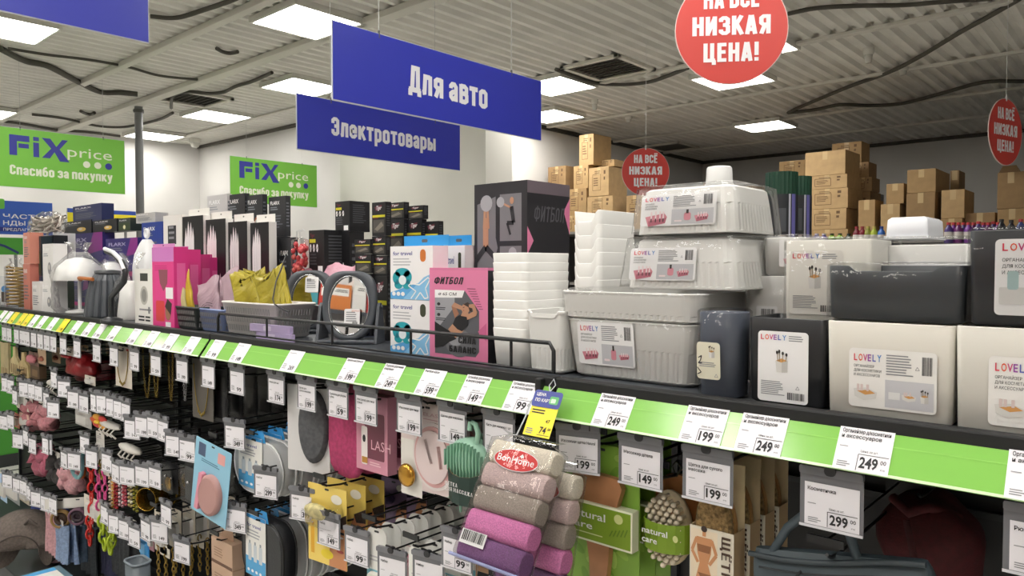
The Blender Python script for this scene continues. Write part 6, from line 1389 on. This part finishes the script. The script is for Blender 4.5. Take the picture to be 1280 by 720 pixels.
# ---- far left: hair goods and jewellery
def chain(t, w, h, mt, link=.011, rad=.0022, sp=.9, name='chain', x=0, y=0):
    n = max(4, int(h/(link*1.25))); mb = MB()
    for sgn in ((-1, 1) if sp else (0,)):
        for i in range(n):
            q = i/n; xx = x+sgn*w*.5*sp*math.cos(q*math.pi/2)**.6; c = Vector((xx, y, -h*q)); r = []
            for k in range(10):
                a = 2*math.pi*k/10; r.append(c+Vector((math.cos(a)*link*.45, 0, math.sin(a)*link*.75) if i % 2 else (0, math.cos(a)*link*.45, math.sin(a)*link*.75)))
            mb.tube(r, rad, mt, 5, True)
    return mb.build(name, t)
GOLD = m('97803f', .3, .85); SILV = m('a9aaac', .3, .85)
def neck(cardcol, mt, cw=1, ch=1, link=.006):
    def f(t, w, h):
        if cardcol: cardpart(t, w*cw, h*ch, cardcol, lambda mb, W, H: mb.rect(.7*W, .9*H, .84*W, .95*H, m('b5443f', .5), .0004), 'card', .0016, .002)
        mb = MB(); P = [(-w*.36*math.cos(math.pi*.5*min(1, q/8))*(1 if q < 9 else -1), -.004, -h*(.08+.84*math.sin(math.pi*.5*min(1, q/8)))) for q in range(9)]
        P += [(-a, b, c) for a, b, c in P[-2::-1]]
        mb.tube(P, .0018, mt, 5); mb.build('necklace', t)
        mb = MB(); 
        for k in (-2, -1, 0, 1, 2): mb.blob((k*w*.07, -.005, -h*(.93-.03*abs(k))), (.003, .003, .006), mt, 0, 1, 6, 5)
        mb.build('pendant', t)
    return f
H = lambda n, c, u0, u1, vt, vb, b, la, y=1.12, **k: hung(n, c, u0, u1, vt, vb, y, b, [la], **k)
H('necklace_card', 'necklace', 144, 164, 433, 484, neck('ddd3c6', GOLD), 'cream card with a fringe necklace under the second green rail')
H('necklace_bag', 'necklace', 240, 266, 450, 524, neck('57524c', GOLD), 'grey card with a gold chain necklace next to the middle rail', 1.12)
for k, (u0, u1, vb, la) in enumerate(((178, 188, 498, 'thick gold chain hanging right of the cream necklace card'), (191, 198, 498, 'pair of thin gold chains below a small tag'), (210, 216, 502, 'gold bead chain left of the long thin chain'), (228, 233, 502, 'single long thin silver chain left of the grey necklace card'))):
    H('chain_necklace', 'necklace', u0, u1, 436, vb, (lambda mt: (lambda t, w, h: chain(t, w, h, mt, .006, .0008)))(SILV if k == 3 else GOLD), la)
def dkcard(t, w, h): cardpart(t, w, h, '1f1f22', lambda mb, W, H: mb.rect(.1*W, .1*H, .9*W, .55*H, m('2c2c30', .3), .0004), 'card', .0016, .004); MB(face((0, 0, -h*.55))).loft([[(a, b, 0) for a, b in rrect(w*.9, h*.8, .006, 3)], [(a, b*.98, .006) for a, b in rrect(w*.86, h*.76, .006, 3)]], m('ffffff', .1, kind='clear'), False).build('clear_sleeve', t)
hung('jewellery_card', 'jewellery card', 268, 284, 458, 528, 1.14, dkcard, series('front black jewellery card right of the grey necklace card', 'black jewellery card right of the grey necklace card', 5), .05, 'black jewellery cards', True)
def satin(col, seed):
    def f(t, w, h):
        mt = m(col, .35, kind='foil'); MB().blob((0, .05, -h*.55), (w*.5, .06, h*.48), mt, .35, 25, 26, 16, seed).build('gathered_fabric', t); cardpart(t, w*.5, h*.3, 'cfc6bd', None, 'header_card', .0014, .002, -.02)
        mb = MB(); mb.tube([(w*.25*math.cos(a*.7), .0+.03*math.sin(a*.7), -h*.12) for a in range(9)], .006, mt, 6); mb.build('knot', t)
    return f
H('satin_bonnet', 'satin bonnet', 77, 101, 441, 474, satin('86121a', 1), 'bright red satin bonnet hanging under the rail joint', 1.12)
H('satin_bonnet', 'satin bonnet', 98, 127, 444, 476, satin('5f1019', 2), 'dark red satin bonnet beside the bright red one', 1.28)
def wbrush(col, sh):
    def f(t, w, h):
        P = {'paddle': [(-.12, 0), (.12, 0), (.16, -.35), (.45, -.5), (.5, -1), (-.5, -1), (-.45, -.5), (-.16, -.35)], 'block': [(-.5, 0), (.5, 0), (.5, -1), (-.5, -1)]}[sh]
        MB(face((0, 0, 0))).prism([(a*w, b*h) for a, b in P][::-1], -.012, 0, m(col, .5, kind='wood')).build('brush_body', t, bevel=.002)
        mb = MB(face((0, -.0, 0))); 
        for i in range(4): mb.rect(-w*.35+i*w*.2, -h*.92, -w*.25+i*w*.2, -h*.6, m('8b6f4c', .7), .0008)
        mb.build('printed_band', t)
    return f
H('wooden_comb', 'comb', 0, 10, 428, 480, wbrush('b7a77f', 'block'), 'pale wooden comb at the left edge under the farthest rail')
H('hair_brush', 'hair brush', 12, 23, 433, 469, wbrush('cbb98c', 'paddle'), 'cream paddle hair brush at the left under the farthest rail')
H('hair_brush', 'hair brush', 22, 35, 440, 471, wbrush('bfa878', 'paddle'), 'second cream hair brush beside the paddle one')
hung('hair_clip_card', 'carded hair clips', 47, 57, 435, 455, 1.12, lambda t, w, h: (cardpart(t, w, h, 'c9ab8c', lambda mb, W, H: mb.ell(.5*W, .35*H, .25*W, .16*H, m('8a4a3c', .5), .0005), 'card'), MB().blob((0, -.006, -h*.7), (w*.3, .008, h*.12), m('9a5a45', .5), .1).build('hair_clip', t)), series('front kraft hair clip card with a round print under the farthest rail', 'kraft hair clip card in the far row', 6), .06, 'kraft hair clip cards', False)
H('sponge_set', 'hair goods', 36, 48, 440, 457, lambda t, w, h: (cardpart(t, w, h, '7d5a52', None, 'card'), MB().blob((0, -.01, -h*.5), (w*.4, .015, h*.3), m('b06a72', .6), .4, 60).build('hair_bow', t)), 'dusty pink hair bow on a brown card far left')
H('kraft_box', 'small box', 38, 49, 457, 474, lambda t, w, h: (MB().box(-w/2, w/2, 0, .03, -h, 0, m('5b4632', .6)).build('box_body', t), MB(face((0, 0, -h/2))).rect(-w*.3, -h*.3, w*.3, h*.2, m('7f6446', .6), .0006).build('box_print', t)), 'brown box low under the farthest rail', hk=False)
def scrunch(col, seed):
    def f(t, w, h):
        mb = MB(); n = 40; P = [(w*.36*math.cos(2*math.pi*i/n), .02+.01*math.sin(5*i), -h*.55+h*.36*math.sin(2*math.pi*i/n)) for i in range(n)]
        mb.tube(P, [w*.13*(1+.35*math.sin(i*2.1+seed)) for i in range(n)], m(col, .5, kind='cloth'), 8, True); mb.build('scrunchie_body', t); cardpart(t, w*.5, h*.35, 'd8d2cc', None, 'header_card', .0014, .002, -.015)
    return f
for k, (u0, u1, vt, vb, c, la) in enumerate(((28, 45, 500, 534, 'b5747a', 'pink scrunchie beside a white card in the second row far left'), (44, 62, 506, 533, 'c08088', 'second pink scrunchie in the second row far left'), (38, 60, 561, 588, 'a5566a', 'dark pink scrunchie in the third row far left'), (58, 80, 568, 600, '2a2426', 'black scrunchie in the third row far left'), (72, 96, 588, 608, 'cf9aa0', 'pale pink scrunchie under the striped hair bands'), (24, 36, 470, 482, '34353a', 'dark round hair puff in the second row far left'))):
    H('scrunchie', 'scrunchie', u0, u1, vt, vb, scrunch(c, k), la)
def plaincard(col, inner=None, dep=.01):
    def f(t, w, h):
        cardpart(t, w, h, col, lambda mb, W, H: mb.lines(.15*W, .85*H, .6*W, 2, .05*H, m('a8a5a5', .5)), 'card', .0016, .003)
        MB(face((0, 0, -h*.58))).loft([[(a, b, 0) for a, b in rrect(w*.7, h*.5, .006, 3)], [(a*.85, b*.9, dep) for a, b in rrect(w*.7, h*.5, .006, 3)]], m(inner or 'c9c6c2', .35), False).build('blister', t)
    return f
for u0, u1, vt, vb, c, i, la in ((20, 36, 474, 512, 'd9d2c6', None, 'white card hanging beside the pink scrunchies far left'), (94, 114, 512, 533, 'b9b6b4', 'c9c6c2', 'pale grey card below the satin bonnets'), (106, 119, 470, 481, 'cfc8bd', None, 'small cream card under the dark red bonnet'), (15, 24, 516, 534, 'c56a55', 'd9c7b8', 'red edged card at the far left'), (24, 36, 517, 534, 'd9b0a0', None, 'pale pink card at the far left'),
    (62, 74, 496, 520, '8d8a80', None, 'greyish card between small tags in the second row'), (105, 125, 622, 650, 'ddd4c8', None, 'cream card tied with the red plastic chain'), (120, 130, 540, 580, 'dcd8d2', None, 'white tall card beside the hair claw'), (0, 8, 594, 626, '9fbfe0', None, 'pale blue card at the left edge'), (6, 24, 600, 626, '8b8f92', None, 'grey pouch card at the left edge'), (24, 36, 604, 628, 'b9ac98', None, 'beige card at the lower left'),
    (128, 136, 566, 594, 'd0cbc3', None, 'white card with beads in the third row'), (175, 186, 668, 696, '2f8fd8', '58b0ea', 'shiny blue packet under the tags at the bottom'), (186, 192, 655, 688, 'b07a85', None, 'dusty pink card beside the shiny blue packet')):
    H('hair_goods_card', 'carded hair goods', u0, u1, vt, vb, plaincard(c, i), la, 1.12, hk=False)
hung('hair_pin_card', 'carded hair pins', 193, 208, 640, 690, 1.10, plaincard('d5cdbd'), series('front cream card of the chain set at the bottom left', 'cream card of the chain set at the bottom left', 6), .05, 'cream chain cards')
def gchains(t, w, h):
    cardpart(t, w*.5, h*.25, 'd5cdbd', None, 'card', .0016, .003)
    for i in range(3): chain(t, w, h, m('9a7f3f', .35, .8), .013, .0024, 0, 'gold_chain', -w*.33+w*.33*i, .004*i)
hung('gold_chain_set', 'chain', 194, 218, 684, 730, 1.10, gchains, ['bunch of gold link chains at the bottom edge, left', 'second bunch of gold link chains behind it', 'third bunch of gold link chains behind it'], .06, 'gold link chains', False)
RC = m('c3271f', .3); PC = m('d8508f', .3); LC = m('a9be2a', .3)
for u0, u1, vt, vb, mt, lk, la in ((109, 119, 583, 660, RC, .03, 'red plastic link chain hanging far left'), (107, 117, 650, 684, RC, .03, 'lower end of another red plastic chain'), (119, 128, 588, 642, PC, .028, 'pink plastic link chain beside the red one'), (128, 134, 590, 630, PC, .022, 'thin pink plastic chain next to the pink one'), (126, 142, 655, 692, LC, .034, 'lime green plastic link chain hanging lowest'), (124, 130, 578, 600, GOLD, .02, 'gold chain behind the plastic chains')):
    H('plastic_chain', 'chain', u0, u1, vt, vb, (lambda mt, lk, sp: (lambda t, w, h: (chain(t, w, h, mt, lk, lk*.17, sp), MB().box(-.01, .01, .01, .012, -.01, .02, m('d9d4cc', .5)).build('header_card', t))))(mt, lk, .8 if u0 == 126 else 0), la, hk=False)
def strand(cols, sp=1):
    def f(t, w, h):
        for s in range(2):
            mb = MB(); n = int(h/.014)
            for i in range(n): mb.blob(((s-.5)*w*.6, 0, -.007-h*i/n), (.006, .006, .006), m(cols[i % len(cols)], .3, .3 if cols[0] == 'c3a24a' else 0), 0, 1, 8, 6)
            mb.build('bead_strand', t)
        MB().tube([(-w*.3, 0, 0), (0, 0, .012), (w*.3, 0, 0)], .0012, m('d8d4cc', .5), 5).build('string', t)
    return f
for u0, u1, vb, c, la in ((136, 141, 652, ('c9a78f', 'e0d0bf'), 'beige bead strand in the row behind the tags'), (142, 147, 636, ('b5333a', 'a02a30'), 'red bead strand in the row behind the tags'), (148, 154, 634, ('e3d6d6', 'c99aa5'), 'pearly bead strand in the row behind the tags'), (153, 158, 632, ('c5475a', 'd06a78'), 'pink bead strand in the row behind the tags'), (160, 165, 634, ('d9d2bb', 'b8a06a'), 'cream bead strand left of the olive one'), (166, 172, 640, ('8f8a2c', 'a59a35'), 'olive bead strand left of the gold bracelets'), (140, 143, 640, ('c9973f', 'd9b060'), 'thin gold bead strand between red ones')):
    H('bead_necklace', 'necklace', u0, u1, 596, vb, strand(c), la, hk=False)
def bracelet(t, w, h):
    mb = MB(Matrix.Translation((0, .02, -h*.5)) @ RZ(.5) @ RX(math.pi/2)); R = h*.48; mb.lathe([(R*.97, -.03), (R, -.028), (R, .028), (R*.97, .03), (R*.93, .028), (R*.93, -.028), (R*.97, -.03)], m('c3a045', .22, .9), 36, False, False); mb.build('gold_band', t)
    MB().tube([(0, .02, -.004), (0, .02, .02)], .002, m('d9d4cc', .5), 5).build('thread', t)
hung('gold_bracelet', 'bracelet', 172, 192, 608, 638, 1.13, bracelet, series('front wide gold bracelet hanging right of the bead strands', 'gold bracelet behind the front one', 4), .075, 'gold bracelets', False)
def earring(t, w, h):
    cardpart(t, w, h, '26272b', None, 'card', .0014, .003)
    for s in (-1, 1): MB().blob((s*w*.2, -.006, -h*.5), (.006, .006, .006), m('d8d9dc', .15, .8), 0).build('earring', t)
    MB(face((0, 0, -h*.5))).loft([[(a, b, 0) for a, b in rrect(w*.98, h*.96, .004, 3)], [(a, b, .018) for a, b in rrect(w*.95, h*.94, .004, 3)]], m('ffffff', .08, kind='clear'), False).build('clear_box', t)
hung('earring_box', 'earrings', 231, 251, 580, 628, 1.12, earring, series('front clear earring box with two silver studs left of the blue card', 'clear earring box behind the front one', 3), .07, 'clear earring boxes', False)
hung('earring_box', 'earrings', 203, 222, 578, 614, 1.16, lambda t, w, h: (earring(t, w, h), MB().blob((w*.1, -.012, -h*.7), (w*.2, .006, w*.2), m('c9a23f', .25, .8), .2, 60).build('gold_charm', t)), ['clear box with gold earrings behind the gold bracelets', 'second clear box with gold earrings'], .06, 'clear boxes with gold earrings', False)
def headband(cols):
    def f(t, w, h):
        for k, c in enumerate(cols): MB().tube([(w*(.42-.28*k)*math.cos(math.pi*i/8)+w*.05*k, .02*k, -h*.3-h*.6*math.sin(math.pi*i/8)*(.9) if i not in (0, 8) else -.01) for i in range(9)], .008, m(c, .5), 6).build('hair_band', t)
    return f
H('headband_set', 'headbands', 86, 105, 560, 604, headband(('7fb0b8', 'd9682c', '3a3533')), 'teal, orange and black hair bands hanging far left', hk=False)
def claw(t, w, h):
    MB().blob((0, 0, -h*.35), (w*.5, .02, h*.2), m('d5d1ca', .35), .2, 40).build('claw_body', t)
    for i in range(4): MB().tube([(-w*.3+w*.2*i, 0, -h*.4), (-w*.32+w*.2*i, -.02, -h*.7), (-w*.25+w*.2*i, -.005, -h)], .004, m('d5d1ca', .35), 5).build('claw_tooth', t)
H('hair_claw', 'hair claw', 126, 150, 524, 545, claw, 'white hair claw beside the orange flower clip', hk=False)
H('hair_claw', 'hair claw', 150, 176, 552, 578, claw, 'pale hair claw in the middle of the dark wire hooks', hk=False)
H('hair_claw', 'hair claw', 84, 97, 482, 500, claw, 'pale hair claw in the second row far left', hk=False)
H('hair_claw', 'hair claw', 60, 74, 472, 492, claw, 'cream hair claw beside the small tags far left', hk=False)
def flower(t, w, h):
    for k in range(6): a = k*math.pi/3; MB().blob((w*.28*math.cos(a), -.004, -h*.5+h*.28*math.sin(a)), (w*.22, .008, h*.22), m(('d8592c', 'cf3f38', 'e0a13a')[k % 3], .5), .1).build('petal', t)
    MB().blob((0, -.014, -h*.5), (w*.12, .01, h*.12), m('e6c33c', .5), 0).build('flower_centre', t)
H('flower_clip', 'hair clip', 114, 138, 518, 536, flower, 'red and yellow flower hair clip below a row of tags', hk=False)
def hat(c1, c2):
    def f(t, w, h):
        mb = MB(Matrix.Translation((0, .0, -h*.5)) @ face((0, 0, 0))); R = h*.42
        mb.lathe([(R, 0), (R, .01), (R*.78, .02), (R*.7, .012)], m(c1, .5), 28, False, False); mb.build('outer_ring', t)
        mb = MB(Matrix.Translation((0, .0, -h*.5)) @ face((0, 0, 0))); mb.lathe([(R*.7, .004), (R*.55, .014), (R*.3, .008), (R*.28, .0)], m(c2, .5), 24, False, True); mb.build('inner_coil', t)
        cardpart(t, w*.6, h*.45, 'd9d6d0', None, 'header_card', .0014, .002, -h*.38)
    return f
H('elastic_coil', 'hair tie', 66, 87, 634, 662, hat('9a7a45', '4a3526'), 'tan coiled hair tie with a dark centre at lower left', hk=False, rz=.9)
H('elastic_coil', 'hair tie', 88, 107, 632, 658, hat('6a4a5c', '3a2b34'), 'plum coiled hair tie beside the tan one', hk=False, rz=.9)
def scarf(col, seed=0):
    def f(t, w, h):
        n = 14; mb = MB(); rg = []
        for q in range(9):
            z = -h*q/8; rg.append([(-w/2+w*i/n, .012*math.sin(i*1.7+seed+q*.2), z) for i in range(n+1)]+[(-w/2+w*i/n, .012*math.sin(i*1.7+seed+q*.2)+.006, z) for i in range(n, -1, -1)])
        mb.loft(rg[::-1], m(col, .8, kind='cloth')); mb.build('scarf_cloth', t); MB().box(-w*.3, w*.3, -.004, -.002, -.02, .02, m('cfcac4', .5)).build('scarf_label', t)
    return f
for u0, u1, vt, vb, y, c, la in ((72, 82, 655, 702, 1.12, '8ea3c4', 'pale blue scarf hanging at lower left'), (82, 96, 652, 700, 1.16, '7f94b8', 'second pale blue scarf beside the first'), (96, 104, 655, 700, 1.2, '6a7f9a', 'grey blue scarf edge at lower left'), (58, 72, 640, 692, 1.14, 'c99aa0', 'pink scarf hanging by the blue bundle'), (100, 122, 655, 720, 1.3, '565c62', 'grey scarf low behind the red chain'),
    (128, 142, 664, 720, 1.3, '3d3f5c', 'dark indigo scarf behind the lime chain'), (142, 160, 655, 720, 1.3, '474a4e', 'dark grey scarf at the bottom left of the shelf'), (160, 176, 655, 720, 1.32, '3c3f42', 'second dark grey scarf at the bottom of the shelf')):
    H('scarf', 'scarf', u0, u1, vt, vb, scarf(c, u0), la, y, hk=False)
H('fabric_pouch', 'pouch', 31, 64, 628, 658, lambda t, w, h: (MB().blob((0, .06, -h*.5), (w*.5, .06, h*.5), m('2c3f9a', .6, kind='cloth'), .3, 20, 24, 14, 4).build('pouch_body', t), MB().tube([(-.03, .0, -.01), (0, 0, .02), (.03, 0, -.01)], .004, m('26357f', .6), 6).build('drawstring', t)), 'royal blue fabric pouch at lower left', 1.2, hk=False)
def patch(t, w, h):
    for k, (c, a, b) in enumerate((('d9c3b0', -.2, .2), ('c99a3f', .1, .5), ('e0b0b8', .1, .75), ('3a4a42', -.25, .1), ('b98d5a', -.05, .9))): MB().blob((w*a, .01*k, -h*b), (w*.35, .04, h*.18), m(c, .7, kind='cloth'), .3, 22, 20, 12, k).build('folded_cloth', t)
H('cloth_bundle', 'cloth bundle', 38, 70, 652, 702, patch, 'bundle of multicoloured cloths behind the neck pillow', 1.22, hk=False)
# neck pillow on the base shelf
p = aty(24, 690, 1.08); z0 = .141
t = thing('neck_pillow', 'grey brown padded neck pillow standing at the bottom left corner', 'neck pillow', (p.x, 1.1, z0), .95); top = aty(24, 645, 1.08).z-z0
mb = MB(); n = 18; P = []; R_ = []
for i in range(n+1): a = math.pi*(-.1+1.2*i/n); P.append((.1*math.cos(a), .02*math.sin(a), .1+(top-.18)*max(0, math.sin(a))**.8)); R_.append(.098*(.8+.2*math.sin(math.pi*i/n)))
mb.tube(P, R_, m('6f655f', .85, kind='cloth'), 16); mb.build('pillow_body', t)
mb = MB(); mb.tube([(P[i][0]*1.0, P[i][1]-R_[i]*1.01, P[i][2]) for i in range(n+1)], .003, m('4d4541', .8), 6); mb.build('seam', t)
MB().tube([(.03, -.06, top-.03), (.06, -.09, top+.0), (.09, -.085, top-.03)], .007, m('5b524d', .8), 6).build('snap_strap', t)
# printed box standing in the aisle, only its lid edge in view
p = aty(75, 707, 1.0); w = .13; z1 = p.z
t = thing('promo_bin', 'box with a pictured white and blue lid at the bottom left edge', 'bin', (p.x+w, .7, 0))
MB().box(-w, w, 0, .29, 0, z1-.031, m('6f8791', .4)).build('body', t, bevel=.004)
mb = MB().box(-w-.006, w+.006, -.006, .3, z1-.03, z1, m('5d7a8a', .4)); mb.M = face((0, .147, z1), (1, 0, 0), (0, 1, 0))
mb.rect(-w*.7, -.13, w*.85, .13, m('e3e0dc', .4), .0006); mb.rect(-w*.98, -.13, -w*.7, .13, m('4aa3dc', .4), .0006); mb.line([(-w*.3, .08), (-w*.1, .1), (0, .06)], .014, m('a8483f', .5), .0009); mb.line([(w*.1, .1), (w*.4, .11)], .006, m('5a5a60', .5), .0009); mb.build('pictured_lid', t)
y = .98; p = aty(172, 701, y)
t = thing('plastic_tray', 'grey plastic tray corner at the bottom edge left of the gold chains', 'tray', (p.x, y, .0)); z = p.z
MB().loft([[(a_*k, b_*k, q) for a_, b_ in rrect(.085, .06, .02, 5)] for k, q in ((.8, .0), (.82, .02), (1, z), (.95, z), (.78, .02))], m('5d666d', .4), True, True).build('tray_body', t)
MB().tube([(a_*1.01, b_*1.01, z) for a_, b_ in rrect(.085, .06, .02, 5)], .004, m('78828a', .4), 6, True).build('rolled_rim', t)
# ---- goods on the other side of the aisle, seen in the table mirrors
t = thing('shelf_bay', 'shelving on the other side of the aisle, behind the viewer', 'shelving', (-.6, -2.2, 0))
for q in (.3, .75, 1.2, 1.65, 2.1): MB().box(-1.6, 1.6, -.35, 0, q, q+.03, DK).build('shelf_board', t)
for q in (-1.59, 0, 1.57): MB().box(q, q+.02, -.38, -.3501, 0, 2.5, DKK).build('upright', t)
r = random.Random(3); k = 0
for zq in (.331, .781, 1.231, 1.681, 2.131):
    x = -2.15
    while x < .9:
        wq = r.uniform(.1, .22); hq = r.uniform(.2, .36); col = r.choice(('b02a26', 'c23b2e', '5a3f8c', 'd8b03a', 'e2dfda', '3f8f9a', 'd07a3a', '8fb04a', '2c3350'))
        mb = MB().box(-wq/2, wq/2, -.2, 0, 0, hq, m(col, .4)); mb.M = face((wq/2, .0, 0), (-1, 0, 0)); mb.rect(.1*wq, .55*hq, .9*wq, .85*hq, m('efece6', .5), .001); mb.lines(.15*wq, .75*hq, .6*wq, 2, .06*hq, INK, z=.002)
        tag(mb.build('goods_box', loc=(x+wq/2, -2.22, zq)), 'boxed goods on the shelving behind the viewer, mirrored in the table mirrors', 'box', 'boxes mirrored in the table mirrors'); x += wq+.012; k += 1
